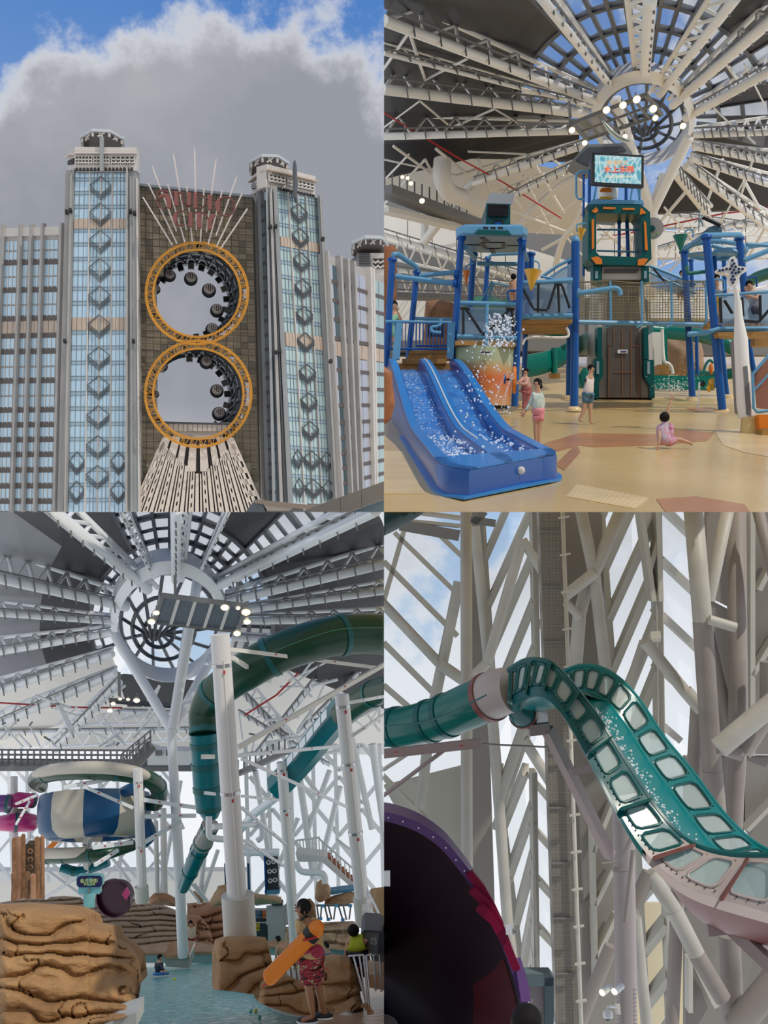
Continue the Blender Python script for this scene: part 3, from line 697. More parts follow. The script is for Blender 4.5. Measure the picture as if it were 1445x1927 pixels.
WB = dict(bel=('pel', 0.35)); ST = dict(WB, knL=('hpL', 0.3), knR=('hpR', 0.3)); SST = dict(WB, knL=('hpL', 0.6), knR=('hpR', 0.6))
# ================================================================ PLACE 2: the indoor play pool
PANEL = 2
X2, Y2, Z2 = FR[2]
m_blue = mat('post_blue', (0.006, 0.085, 0.33), 0.35, spec=0.35)
m_lblue = mat('pipe_light_blue', (0.12, 0.33, 0.52), 0.4, spec=0.35)
m_sblue = mat('slide_blue', (0.001, 0.075, 0.33), 0.2, spec=0.4)
m_sblue2 = mat('slide_rim_blue', (0.02, 0.22, 0.60), 0.25, spec=0.4)
m_white2 = mat('steel_white', (0.87, 0.84, 0.78), 0.45, var=0.06, vscale=0.3)
m_grey2 = mat('steel_grey', (0.20, 0.20, 0.20), 0.5)
m_darkp = mat('roof_panel_dark', (0.022, 0.023, 0.028), 0.5)
m_mul2 = mat('skylight_mullion', (0.055, 0.062, 0.075), 0.4)
m_sky = glass('skylight_glass', (0.98, 0.99, 1.0), 0.90, 0.15, (0.85, 0.90, 0.95))
m_wood = mat('deck_ochre', (0.42, 0.22, 0.055), 0.5, var=0.3, vscale=4)
m_teal = mat('tower_teal', (0.0, 0.085, 0.085), 0.35, spec=0.35)
m_or = mat('insert_orange', (0.75, 0.20, 0.012), 0.4)
m_yel = mat('cone_yellow', (0.72, 0.38, 0.02), 0.3, coat=0.3)
m_cor = mat('cone_orange', (0.62, 0.17, 0.01), 0.35, coat=0.3)
m_cgr = mat('cone_green', (0.0, 0.16, 0.11), 0.35, coat=0.3)
m_acr = glass('acrylic_panel', (0.72, 0.82, 0.92), 0.62, 0.06, (0.35, 0.5, 0.65))
m_blk = mat('black_bracket', (0.012, 0.012, 0.014), 0.4)
m_tow = mat('tower_grey', (0.50, 0.46, 0.40), 0.5, var=0.1, vscale=1)
m_door = mat('door_brown', (0.105, 0.088, 0.075), 0.5, var=0.3, vscale=2)
m_grn = mat('slide_green', (0.0, 0.17, 0.13), 0.3, spec=0.4)
m_rock2 = mat('rock_brown', (0.34, 0.17, 0.08), 0.8, var=0.5, vscale=3, bump=0.6, bscale=5)
m_drop = mat('water_drop', (0.85, 0.9, 0.95), 0.1, spec=0.8)
m_rope = mat('net_rope', (0.22, 0.19, 0.09), 0.8)
m_red = mat('red_pipe', (0.45, 0.02, 0.02), 0.4)
def rp(px, d): return px*d/F
def poly(root, name, material, pts, d, th, smooth=False):
    m = MB(); m.prism([P(x, y, d) for x, y in pts], V((0, th, 0))); return m.build(name, material, root, smooth)
def pipe(root, name, material, pts, r, n=8, smooth_n=0, d=None):
    """pts: (x, y) or (x, y, depth); r in pixels"""
    q = [P(p[0], p[1], p[2] if len(p) > 2 else d) for p in pts]; dd = sum(p.y for p in q)/len(q)
    if smooth_n: q = spline(q, smooth_n)
    m = MB(); m.tube(q, rp(r, dd), n); return m.build(name, material, root, True)
def post(root, x0, y0, x1, y1, d, r, material=None, flange=True, d1=None):
    material = material or m_blue; a, b = P(x0, y0, d), P(x1, y1, d1 or d); ax = (a-b).normalized(); R = rp(r, d)
    m = MB(); m.tube([b, a], R, 10); o = m.build('post', material, root, True)
    if flange:
        m = MB(); m.lathe(a, ax, [(R*1.45, -0.3*R), (R*1.45, 0.2*R), (R*1.1, 0.6*R)], 10); m.build('flange', material, o, True)
    return o
# ---- floor
m_floor = mat('wet_floor_sand', (0.78, 0.55, 0.24), 0.22, var=0.35, vscale=0.5, col2=(0.58, 0.40, 0.16), spec=0.3, bump=0.25, bscale=1.6, stretch=(1, 0.35, 1))
m_terra = mat('floor_patch_terracotta', (0.56, 0.25, 0.10), 0.25, var=0.25, vscale=0.8, bump=0.2, bscale=1.6)
m_tan = mat('floor_patch_cream', (0.85, 0.63, 0.32), 0.25, var=0.2, vscale=0.8, bump=0.2, bscale=1.6)
m = MB(); q = [G(680, 985), G(1500, 985), G(1500, 668), G(680, 668)]; m.prism(q, -Z2*0.3); FL2 = struct(m.build('floor', m_floor))
def patch(pts, mt, h=0.006):
    m = MB(); m.prism([G(x, y)+Z2*0.002 for x, y in pts], Z2*h); m.build('floor_patch', mt, FL2)
patch([(1015, 838), (1090, 815), (1230, 818), (1270, 808), (1345, 815), (1330, 830), (1240, 838), (1120, 842), (1090, 838), (1050, 850)], m_terra)
patch([(1045, 875), (1085, 835), (1092, 852), (1062, 886)], m_terra)
patch([(1235, 940), (1310, 935), (1400, 950), (1420, 975), (1260, 975)], m_terra)
patch([(1290, 768), (1335, 766), (1360, 772), (1310, 776)], m_terra)
patch([(1345, 812), (1400, 806), (1445, 815), (1445, 860), (1400, 852), (1360, 838)], m_tan)
patch([(722, 850), (760, 850), (800, 930), (722, 930)], m_tan)
gr = thing('floor_drain', 'square pale drain grating set in the wet sandy floor', 'drain', G(1150, 935))
q = [G(1085, 912), G(1222, 938), G(1195, 958), G(1065, 935)]
m = MB(); m.prism([p+Z2*0.001 for p in q], Z2*0.004); m.build('frame', m_tan, gr)
for k in range(1, 14):
    t = k/14; m = MB(); m.bar(lerp(q[0], q[1], t)+Z2*0.006, lerp(q[3], q[2], t)+Z2*0.006, 0.045, 0.004, Z2); m.build('slat', m_tan, gr)
# ---- twin water slide
def ground_pt(X, d, h):
    """ground coordinates: lateral X metres at depth d, height h"""
    u = UPS[2]; return V((X, d, (h-EYE[2]-u.x*X-u.y*d)/u.z))
SL = thing('water_slide', 'bright blue twin-lane water slide with shallow run-out basin', 'slide', ground_pt(1.3, 12, 0))
def hr(d):
    t = max(0, min(1, (d-15.8)/(24.2-15.8))); s = t*t*(3-2*t); return 0.30+0.93*(s*0.75+t*0.25 if t < 1 else 1)
NS = 60; ds = [11.0+13.2*k/NS for k in range(NS+1)]
def LX(d): return lerp(0.60, 0.08, (d-11)/13.2) if d < 24 else 0.08
def RXx(d): return lerp(2.12, 1.72, (d-11)/13.2)
def slab_rows():
    rows = []
    for d in ds:
        xl, xr = LX(d), RXx(d); h = hr(d); ins = 0.28*(1-math.sqrt(max(0, 1-max(0, (11.9-d)/0.9)**2))); xl += ins; xr -= ins; W_ = xr-xl
        fr_ = 1.0 if d > 12.6 else 0.0
        depth = 0.24 if d > 16 else 0.17
        e = max(0, min(1, (d-11.9)/0.7)); e = e*e*(3-2*e); hl = h-depth*e
        sk = lambda u: 0.10*u*0 + (xr-xl)*0
        prof = [(0.0, 0.0 if True else h), (0.0, h*0.9), (0.012, h), (0.10, h), (0.115, h-0.02*e), (0.135, hl), (0.42, hl), (0.435, h-0.02*e), (0.45, h), (0.565, h), (0.58, h-0.02*e), (0.595, hl), (0.87, hl), (0.885, h-0.02*e), (0.90, h), (0.988, h), (1.0, h*0.9), (1.0, 0.0)]
        skew = lambda u: 1.35*u*max(0, 1-(d-11)/6)          # the front edge runs back towards the right
        rows.append([ground_pt(xl+W_*u, d+skew(u), z) for u, z in prof])
    return rows
rows = slab_rows()
m = MB(); m.loft(rows, False, False)
front = rows[0]; m.add(front, [tuple(range(len(front)))])
o = m.build('slide_shell', m_sblue, SL, True)
# rims
for (i0, i1) in ((2, 3), (8, 9), (14, 15)):
    m = MB(); m.loft([[r[i0]+Z2*0.004, r[i1]+Z2*0.004, r[i1]+Z2*0.02, r[i0]+Z2*0.02] for r in rows]); m.build('rim', m_sblue2, SL, True)
m = MB(); a = rows[0]; b = rows[4]
m.loft([[r[2]+Z2*0.004, r[15]+Z2*0.004, r[15]+Z2*0.02, r[2]+Z2*0.02] for r in rows[:6]]); m.build('front_rim', m_sblue2, SL, True)
m_wat2 = mat('slide_water', (0.006, 0.17, 0.60), 0.08, var=0.5, vscale=2.5, col2=(0.10, 0.36, 0.78), bump=0.9, bscale=3, stretch=(1.5, 0.5, 1))
for (i0, i1) in ((5, 6), (11, 12)):
    m = MB(); rr = rows[5:-1]; m.loft([[lerp(r[i0], r[i1], k/6)+Z2*(0.03+0.012*math.sin(j*1.7+k*2.3)) for k in range(7)] for j, r in enumerate(rr)], False, False)
    m.build('running_water', m_wat2, SL, 'all')
m = MB(); m.loft([[r[0]+V((-0.06, -0.12 if i == 0 else 0, 0)), r[-1]+V((0.06, -0.12 if i == 0 else 0, 0)), r[-1]+V((0.06, -0.12 if i == 0 else 0, 0))+Z2*0.03, r[0]+V((-0.06, -0.12 if i == 0 else 0, 0))+Z2*0.03] for i, r in enumerate(rows[:34])]); m.build('base_flange', m_sblue2, SL)
m = MB(); c = lerp(rows[0][0], rows[0][-1], 0.68)+Z2*0.2-Y2*0.005; m.lathe(c, -Y2, [(0.045, 0), (0.045, 0.02), (0.03, 0.03)], 14); m.build('drain_cap', m_white2, SL, True)
m = MB(); m.tube([lerp(r[8], r[9], 0.5)+Z2*0.03 for r in rows[14:]], 0.012, 6); m.build('seam', m_white2, SL, True)
# foam in the lanes
random.seed(3)
m = MB()
for k in range(260):
    r = rows[random.randint(5, 22)]; i0 = 5 if random.random() < 0.62 else 11; c = lerp(r[i0], r[i0+1], random.random())+Z2*(0.05+abs(random.gauss(0, 0.05))); m.ball(c, rnd(0.008, 0.022), 5, 4)
for k in range(160):
    r = rows[random.randint(24, 54)]; c = lerp(r[5], r[6], random.random())+Z2*(0.05+abs(random.gauss(0, 0.01))); m.ball(c, rnd(0.006, 0.016), 5, 4)
stuff(tag(m.build('water_foam', m_drop), 'white foam splashing in the lanes of the blue slide', 'water'))
# ---- spray droplets over the slide
m = MB()
for k in range(420):
    t = random.random(); x = random.gauss(905+40*t*0, 28); y = 640+t*300
    if random.random() < 0.5: x = random.gauss(940, 16); y = 592+random.random()*60
    m.ball(P(x, y, rnd(15, 19)), rnd(0.006, 0.018)*(1+0.5*t), 5, 4)
for (xs, ys_, xe, ye) in ((958, 700, 925, 790), (965, 705, 945, 795), (967, 710, 938, 800)):
    for k in range(36):
        t = k/36; m.ball(P(lerp(xs, xe, t**0.8)+rnd(-1, 1), lerp(ys_, ye, t*t*0.6+t*0.4)+rnd(-1, 1), 19.5), rnd(0.006, 0.012), 5, 4)
for k in range(70):
    a = k/70; m.ball(P(940-30*a+rnd(-2, 2), 600+60*(a-0.25)**2*4-10+rnd(-2, 2), 20), rnd(0.006, 0.014), 5, 4); m.ball(P(955+8*a*a+rnd(-1, 1), 596+140*a*a, 20), rnd(0.005, 0.011), 5, 4)
stuff(tag(m.build('water_spray', m_drop), 'fountain spray of water drops above the blue slide', 'water'))
m = MB()
for k in range(240):
    a = random.random(); m.ball(P(random.gauss(1265, 18), 735-abs(random.gauss(0, 14)), 30+rnd(-1, 1)), rnd(0.008, 0.018), 4, 3)
    m.ball(P(1300+rnd(-8, 8), 560+a*190, 28), rnd(0.005, 0.012), 4, 3)
    if k % 3 == 0: m.ball(P(1316-a*3+rnd(-1.5, 1.5), 720+a*50, 25.5), rnd(0.01, 0.02), 4, 3)
stuff(tag(m.build('water_spray', m_drop), 'fine water drops falling below the rope bridge', 'water'))
# ---- left platform with railings, steps
PLf = thing('play_platform', 'blue stair platform with vertical railings above the blue slide', 'play structure', P(790, 690, 24.8))
post(PLf, 738, 489, 726, 690, 24.6, 6.5); post(PLf, 784, 513, 767, 690, 25.5, 5.5)
pipe(PLf, 'arm_pipe', m_lblue, [(739, 480, 24.6), (748, 479, 24.7), (765, 490, 25), (783, 503, 25.4), (785, 513, 25.5)], 5, 8, 4)
pipe(PLf, 'cross_pipe', m_lblue, [(744, 520), (858, 534)], 5, d=24.6); pipe(PLf, 'cross_pipe', m_lblue, [(790, 519), (858, 512)], 4.5, d=25.4)
for a, b, d in ((725, 605, 24.4), (778, 599, 26.0)):
    pipe(PLf, 'top_rail', m_lblue, [(a, b), (850, b+2)], 3, d=d); pipe(PLf, 'bottom_rail', m_blue, [(a+4, b+52), (843, b+52)], 2, d=d)
    x = a+6
    while x < 842: pipe(PLf, 'baluster', m_blue, [(x, b), (x-1, b+52)], 0.9, 6, d=d); x += 6.5
poly(PLf, 'end_panel', m_lblue, [(843, 606), (857, 606), (853, 674), (841, 674)], 24.2, 0.15); poly(PLf, 'end_panel', m_lblue, [(745, 607), (757, 607), (752, 676), (738, 676)], 24.2, 0.15)
for y0, y1, x0, x1 in ((660, 666, 770, 842), (667, 675, 768, 842), (675, 684, 757, 840)): poly(PLf, 'wooden_step', m_wood, [(x0, y0), (x1, y0), (x1, y1), (x0, y1)], 25.2-(y0-660)*0.03, 0.6)
poly(PLf, 'deck', m_wood, [(725, 684), (858, 684), (856, 700), (725, 700)], 24.9, 2.0)
pipe(PLf, 'spout', m_lblue, [(829, 600), (829, 610), (822, 614), (812, 616), (814, 624), (830, 626)], 3, 8, 4, d=24.2)
def rock(name, label, pts, d, th, material, seed=0, lay=0.0, group=None, cat='rock', parent=None, round_=0.25, bumpy=0.06, nd=10):
    """a boulder with the outline of pts: rounded towards the edges, layered and pitted by noise"""
    n = 40; cx = sum(p[0] for p in pts)/len(pts); cy = sum(p[1] for p in pts)/len(pts)
    L = [0]
    for a, b in zip(pts, pts[1:]+pts[:1]): L.append(L[-1]+math.hypot(b[0]-a[0], b[1]-a[1]))
    out = []
    for k in range(n):
        s_ = L[-1]*k/n; i = max(j for j in range(len(pts)) if L[j] <= s_); a, b = pts[i], pts[(i+1) % len(pts)]; t = (s_-L[i])/max(1e-6, L[i+1]-L[i])
        out.append((lerp(a[0], b[0], t), lerp(a[1], b[1], t)))
    rings = []; sc = d/F; ns = 1/(rp(40, d))
    sz = rp(max(abs(p[0]-cx) for p in pts), d)
    for j in range(nd*2+1):
        t = j/(nd*2)                                             # 0 front centre .. 1 back centre
        if t < 0.62: q = math.sin(min(1, t/0.55)*math.pi/2)**0.85; z = -th*round_*math.cos(min(1, t/0.55)*math.pi/2)
        else: q = max(0.05, math.cos((t-0.62)/0.38*math.pi/2)); z = th*(t-0.62)/0.38
        if j == 0: q = 0.04
        ring = []
        for (x, y) in out:
            p = P(lerp(cx, x, q), lerp(cy, y, q), d)+FR[PANEL][1]*z
            nn = mnoise.noise(p*ns*1.3+V((seed, 0, 0)))+0.5*mnoise.noise(p*ns*3.1+V((0, seed, 0)))
            amp = th*bumpy
            if lay:
                h = p.z/(rp(lay, d))+0.6*mnoise.noise(V((p.x*ns*0.7, p.y*ns, seed)))
                fr_ = h-math.floor(h); nn += (1.3*(fr_**0.5)-0.9)*1.1
            dirv = (p-P(cx, cy, d+th*0.3)).normalized()
            ring.append(p+dirv*nn*amp*(0.5 if q < 0.1 else 1))
        rings.append(ring)
    m = MB(); m.loft(rings)
    o = m.build(name, material, parent, 'all')
    return tag(o, label, cat, group) if parent is None else o
rock('rock_column', 'brown fluted rock column behind the stair platform railing', [(800, 566), (835, 566), (856, 574), (850, 680), (795, 680)], 29, 1.2, m_rock2, 4)
rock('rock_column', 'tall narrow rust-brown rock beside the leftmost blue post', [(722, 462), (745, 462), (740, 560), (730, 640), (722, 640)], 27, 1.0, mat('rock_rust', (0.36, 0.13, 0.05), 0.8, var=0.4, vscale=3, bump=0.5, bscale=5), 9)
rock('rock_step', 'low orange rock at the outer side of the blue slide', [(722, 690), (736, 700), (742, 760), (735, 790), (722, 800)], 15.5, 0.3, mat('rock_orange', (0.50, 0.17, 0.05), 0.6, var=0.3, vscale=2), 2)
sw = thing('emblem_grille', 'dark openwork emblem panel hanging on the brown rock column', 'panel', P(820, 640, 27.5))
poly(sw, 'frame', m_blk, [(805, 610), (836, 610), (836, 634), (805, 634)], 27.5, 0.1)
# ---- canopy tower
CT = thing('canopy_tower', 'blue play tower with thick octagonal canopy and a dark box on top', 'play structure', ground_pt(2.45, 26, 0))
zc = 2.42
def plan(X, d, h): return ground_pt(X, d, h+EYE[2])
oct_ = [(1.66, 24.6), (1.78, 24.0), (3.14, 24.0), (3.32, 24.6), (3.72, 28.2), (3.55, 28.8), (2.42, 28.8), (2.28, 28.2)]
ring = lambda h, k=1.0: [plan(lerp(2.7, x, k), lerp(26.4, d, k), h) for x, d in oct_]
m = MB(); m.loft([ring(zc, 0.96), ring(zc+0.05), ring(zc+0.19), ring(zc+0.25, 0.93)]); m.build('canopy', m_lblue, CT)
m = MB(); m.loft([ring(zc-0.012, 0.9), ring(zc+0.01, 0.9)]); m.build('canopy_soffit', mat('soffit_grey_blue', (0.22, 0.33, 0.40), 0.4), CT)
cs = [plan(lerp(2.7, x, 0.33), lerp(26.4, d, 0.33), zc-0.02) for x, d in oct_]
for a, b in zip(cs, cs[1:]+cs[:1]): m = MB(); m.bar(a, b, 0.09, 0.02, Z2); m.build('soffit_inlay', m_blk, CT)
for a, b in (((2.25, 24.4), (2.5, 25.6)), ((2.75, 27.2), (2.95, 28.6)), ((2.0, 26.2), (2.38, 26.3)), ((3.05, 26.4), (3.5, 26.4))):
    m = MB(); m.bar(plan(*a, zc-0.02), plan(*b, zc-0.02), 0.12, 0.02, Z2); m.build('soffit_inlay', m_blk, CT)
poly(CT, 'front_inlay', m_teal, [(893, 441), (900, 432), (957, 434), (962, 443)], 23.85, 0.05)
for x in (909, 923, 937): poly(CT, 'vent', m_blk, [(x, 426.5), (x+9.5, 427), (x+9.5, 430.5), (x, 430)], 23.9, 0.05)
for pts in ([(871, 427), (903, 427), (890, 439), (870, 438)], [(952, 430), (978, 431), (984, 442), (962, 441)]): poly(CT, 'front_seam', m_lblue, pts, 23.9, 0.05)
BX = poly(CT, 'top_box', m_teal, [(915, 384), (960, 384), (960, 426), (914, 425)], 25.5, 1.2)
poly(BX, 'screen', mat('smoked_screen', (0.015, 0.012, 0.012), 0.15), [(918.5, 385), (956.5, 386), (956, 407), (918, 406.5)], 25.4, 0.08)
pipe(BX, 'handle', m_blk, [(928, 424), (928, 416), (931, 414), (943, 414), (946, 416), (946, 425)], 1.4, 6, 0, 25.4); poly(BX, 'handle_plate', m_blue, [(931, 418), (943, 418), (943, 424), (931, 424)], 25.4, 0.05)
poly(BX, 'reflector', mat('polished_sheet', (0.75, 0.77, 0.80), 0.2, 0.9), [(914, 382.5), (922, 362.5), (969, 364.5), (964, 384)], 25.2, 0.06)
post(CT, 868, 449, 852, 690, 24.4, 6.5); post(CT, 982, 453, 968, 765, 24.4, 6.5); post(CT, 891, 479, 884, 590, 28, 6); post(CT, 918, 486, 912, 570, 29.5, 4.5); post(CT, 1000, 478, 996, 600, 28, 5.5); post(CT, 992, 478, 987, 600, 29, 4.5)
pipe(CT, 'cross_pipe', m_lblue, [(898, 496), (980, 497)], 4, d=28); pipe(CT, 'cross_pipe', m_lblue, [(918, 486), (925, 479), (985, 477)], 3, d=29.3); pipe(CT, 'brace_pipe', m_lblue, [(876, 465, 24.5), (893, 487, 27.5)], 5); pipe(CT, 'brace_pipe', m_lblue, [(986, 470, 24.5), (992, 490, 27)], 4)
for x, y, d in ((858, 516, 24.3), (856, 533, 24.3), (986, 462, 24.3)):
    m = MB(); m.lathe(P(x, y, d), X2, [(rp(8, d), -0.04), (rp(8, d), 0.04)], 12); m.build('pipe_flange', m_blue, CT, True)
pipe(CT, 'deck_rail', m_lblue, [(866, 570), (970, 573)], 4.5, d=24.0); pipe(CT, 'deck_rail', m_lblue, [(860, 633), (972, 637)], 5, d=24.0)
poly(CT, 'acrylic_panel', m_acr, [(866, 577), (966, 579), (968, 630), (862, 628)], 24.1, 0.04)
for a, b in (((871, 578), (872, 628)), ((876, 580), (906, 626)), ((962, 580), (916, 624)), ((963, 580), (966, 628)), ((906, 628), (922, 628)), ((866, 580), (884, 581)), ((952, 581), (968, 582))): pipe(CT, 'bracket', m_blk, [a, b], 2.6, 6, d=23.95)
m = MB(); m.lathe(P(922, 590, 24.4), Y2, [(rp(7, 24), 0), (rp(7, 24), 0.1)], 14); m.build('porthole', m_blk, CT, True)
pipe(CT, 'vertical_pipe', m_lblue, [(917, 572), (914, 650)], 3, d=23.8)
poly(CT, 'deck_edge', m_wood, [(857, 641), (972, 645), (970, 652), (857, 649)], 23.9, 0.5)
# painted drum wall below
m_drum = bpy.data.materials.new('painted_drum'); m_drum.use_nodes = True; MATS['drum'] = m_drum
t_ = m_drum.node_tree; b_ = t_.nodes['Principled BSDF']; b_.inputs['Roughness'].default_value = 0.35
c_ = t_.nodes.new('ShaderNodeTexCoord'); s_ = t_.nodes.new('ShaderNodeSeparateXYZ'); r_ = t_.nodes.new('ShaderNodeValToRGB')
t_.links.new(c_.outputs['Generated'], s_.inputs[0]); t_.links.new(s_.outputs['Z'], r_.inputs[0]); t_.links.new(r_.outputs[0], b_.inputs['Base Color'])
e_ = r_.color_ramp.elements; e_[0].position = 0.0; e_[0].color = (0.55, 0.30, 0.13, 1); e_[1].position = 1.0; e_[1].color = (0.34, 0.40, 0.24, 1)
for p_, c_ in ((0.25, (0.52, 0.17, 0.04)), (0.45, (0.55, 0.12, 0.02)), (0.6, (0.50, 0.28, 0.10)), (0.75, (0.36, 0.42, 0.25))): x_ = e_.new(p_); x_.color = (*c_, 1)
m = MB(); NA = 18; top = []; bot = []
for k in range(NA+1):
    t = k/NA; x = lerp(857, 966, t); dd = 24.3-0.5*math.sin(math.pi*t); top.append(P(x, 650, dd)); bot.append(P(lerp(858, 960, t), 763, dd))
m.loft([[a, a+Y2*0.06, b+Y2*0.06, b] for a, b in zip(top, bot)]); DR = m.build('drum_wall', m_drum, CT, True)
poly(DR, 'drum_skirt', m_blk, [(870, 762), (960, 763), (958, 768), (872, 767)], 24.2, 0.3)
poly(DR, 'notice_plate', m_tow, [(903, 659), (925, 660), (925, 667.5), (903, 667)], 23.7, 0.03); poly(DR, 'notice_text', m_blk, [(905, 661), (922, 662), (922, 665), (905, 664.5)], 23.69, 0.01)
# cones
def cone(x0, x1, yt, xb, yb, d, mt, lab, hang=None):
    c = P((x0+x1)/2, yt, d); R = rp((x1-x0)/2, d); tip = P(xb, yb, d); ax = tip-c; L = ax.length
    root = thing('water_cone', lab, 'bucket', tip)
    m = MB(); m.lathe(c, ax, [(R*0.9, 0.03*L), (R, 0), (R*0.55, L*0.45), (R*0.12, L*0.95), (R*0.03, L)], 16); m.build('cone', mt, root, True)
    if hang: pipe(root, 'hanger', m_lblue, hang, 1.6, 6, 3, d)
cone(870, 885, 510, 877, 538, 27, m_cor, 'orange tipping cone hanging inside the canopy tower', [(877, 512), (876, 503), (884, 497), (892, 495)])
cone(986, 1019, 509, 999, 547, 23.6, m_yel, 'large yellow tipping cone in front of the canopy tower post', [(1014, 515), (1014, 496), (1003, 490)])
cone(1085, 1103, 431, 1092, 454, 29, m_yel, 'small yellow tipping cone at the left of the gate tower', [(1086, 436), (1086, 423), (1103, 420)])
cone(1266, 1294, 443, 1281, 475, 25, m_cgr, 'dark green tipping cone beside the light blue hoop', [(1290, 450), (1290, 435), (1303, 433), (1304, 446)])
# ---- middle platform
MP = thing('play_platform', 'acrylic-sided play platform on ochre boards between the two towers', 'play structure', P(1030, 770, 25.6))
post(MP, 1083, 455, 1080, 772, 25.4, 8, m_blue, False); post(MP, 1073, 490, 1070, 752, 27.5, 5.5); post(MP, 990, 600, 985, 740, 27.5, 5)
m = MB(); m.ball(P(1083, 453, 25.4), rp(8, 25.4), 10, 7, (1, 1, 1.2)); m.build('post_cap', m_lblue, MP, True)
m = MB(); m.lathe(P(1080, 772, 25.3), Z2, [(rp(14, 25), 0), (rp(13, 25), 0.05), (rp(9, 25), 0.09)], 14); m.build('post_foot', m_tan, MP, True)
for x, y in ((986, 767), (1070, 752)): m = MB(); m.lathe(P(x, y, 26), Z2, [(rp(16, 25), 0), (rp(14, 25), 0.08), (rp(8, 25), 0.1)], 14); m.build('post_foot', m_tan, MP, True)
pipe(MP, 'deck_beam', m_lblue, [(974, 596), (1077, 594)], 5, d=24.6); poly(MP, 'deck_edge', m_wood, [(976, 602), (1077, 600), (1077, 607), (976, 608)], 24.6, 0.3)
for k in range(4): m = MB(); m.prism([P(979+k*1, 609+k*5, 24.8+k*0.7), P(1070, 608+k*5, 24.8+k*0.7), P(1069, 611.5+k*5, 25.4+k*0.7), P(980+k, 612+k*5, 25.4+k*0.7)], Z2*-0.04); m.build('under_board', m_wood, MP)
poly(MP, 'acrylic_panel', m_acr, [(978, 533), (1076, 531), (1076, 588), (978, 590)], 24.6, 0.04)
pipe(MP, 'top_rail', m_lblue, [(976, 533), (1077, 528)], 4.5, d=24.5); pipe(MP, 'mid_rail', m_lblue, [(1018, 520), (1050, 527), (1077, 524)], 2.5, d=24.6)
for a, b in (((981, 538), (1003, 580)), ((1003, 582), (1030, 584)), ((1031, 582), (1045, 537)), ((1043, 536), (1058, 536)), ((1058, 538), (1072, 580)), ((1050, 534), (1052, 588)), ((1013, 534), (1012, 588))): pipe(MP, 'bracket', m_blk, [a, b], 2.4, 6, d=24.45)
pipe(MP, 'water_pipe', m_white2, [(983, 648), (990, 637), (1010, 634), (1062, 635), (1070, 628), (1066, 616)], 2.4, 8, 4, 24.7); pipe(MP, 'stair_rail', m_lblue, [(1018, 522), (1050, 500), (1090, 480)], 3, d=26.5); pipe(MP, 'stair_rail', m_lblue, [(1024, 530), (1056, 508), (1090, 490)], 2.5, d=26.5)
poly(MP, 'stair_panel', m_acr, [(1020, 530), (1076, 494), (1076, 528), (1030, 534)], 26.4, 0.03)
HW = thing('hand_wheel', 'orange spray hand wheel on a blue post held by a girl', 'wheel', P(968, 738, 20.5))
m = MB(); c = P(968, 715, 20.5); m.tube([c+Y2*(0.16*math.cos(a))+Z2*(0.23*math.sin(a)) for a in (2*math.pi*k/24 for k in range(25))], 0.035, 8); m.build('rim', m_or, HW, True)
for a in (0, math.pi/2): m = MB(); m.tube([c+Y2*(0.16*math.cos(a))+Z2*(0.23*math.sin(a)), c-Y2*(0.16*math.cos(a))-Z2*(0.23*math.sin(a))], 0.015, 6); m.build('spoke', m_or, HW, True)
m = MB(); m.tube([c, P(952, 714, 20.5)], 0.02, 8); m.build('axle', m_blk, HW, True); m = MB(); m.lathe(P(950, 714, 20.5), X2, [(0.09, -0.015), (0.09, 0.015)], 14); m.build('nozzle_disc', m_blue, HW, True)
# ---- gate tower with the screen
GT = thing('gate_tower', 'tall grey and teal play tower with orange-marked gate frame and door', 'play structure', P(1172, 749, 31))
d = 31
poly(GT, 'tower_body', m_tow, [(1130, 499), (1208, 499), (1226, 748), (1117, 748)], d, 1.4)
DO = poly(GT, 'door', m_door, [(1143, 616), (1202, 616), (1207, 748), (1143, 748)], d-0.15, 0.1)
for pts in ([(1171, 618), (1171, 747)], [(1187, 620), (1188, 747)], [(1155, 618), (1155, 648), (1146, 648), (1145, 746)], [(1203, 650), (1190, 650)], [(1154, 700), (1190, 700)], [(1200, 650), (1202, 746)]): pipe(DO, 'orange_line', mat('door_line', (0.42, 0.13, 0.03), 0.5), pts, 0.5, 4, 0, d-0.17)
poly(DO, 'notice_plate', mat('notice_white', (0.75, 0.75, 0.75), 0.5), [(1162, 658), (1181, 658), (1181, 665), (1162, 665)], d-0.2, 0.02); poly(DO, 'notice_text', mat('notice_blue', (0.05, 0.06, 0.2), 0.5), [(1168, 660), (1179, 660), (1179, 663), (1168, 663)], d-0.21, 0.01)
poly(GT, 'upper_panel', m_tow, [(1133, 502), (1207, 502), (1206, 526), (1132, 526)], d-0.2, 0.2); poly(GT, 'vent_slot', m_brown, [(1138, 506), (1202, 506), (1198, 513), (1136, 513)], d-0.25, 0.06)
poly(GT, 'dark_panel', m_door, [(1146, 528), (1200, 528), (1206, 616), (1143, 616)], d-0.1, 0.1)
for pts in ([(1116, 500), (1131, 500), (1131, 535), (1116, 530)], [(1208, 500), (1221, 500), (1222, 530), (1208, 535)], [(1124, 616), (1133, 616), (1133, 676), (1125, 676)], [(1211, 616), (1219, 616), (1221, 676), (1212, 676)],
            [(1118, 675), (1135, 675), (1135, 706), (1127, 720), (1127, 750), (1117, 750)], [(1212, 677), (1230, 677), (1232, 749), (1224, 749), (1223, 726), (1212, 708)]): poly(GT, 'teal_corner', m_teal, pts, d-0.3, 0.4)
for x in (1122.5, 1218): poly(GT, 'capsule_inlay', m_span, [(x, 680), (x+5, 680), (x+5, 704), (x, 704)], d-0.33, 0.05)
for x in (1120, 1212): poly(GT, 'capsule_inlay', m_span, [(x, 510), (x+5, 510), (x+5, 524), (x, 524)], d-0.33, 0.05)
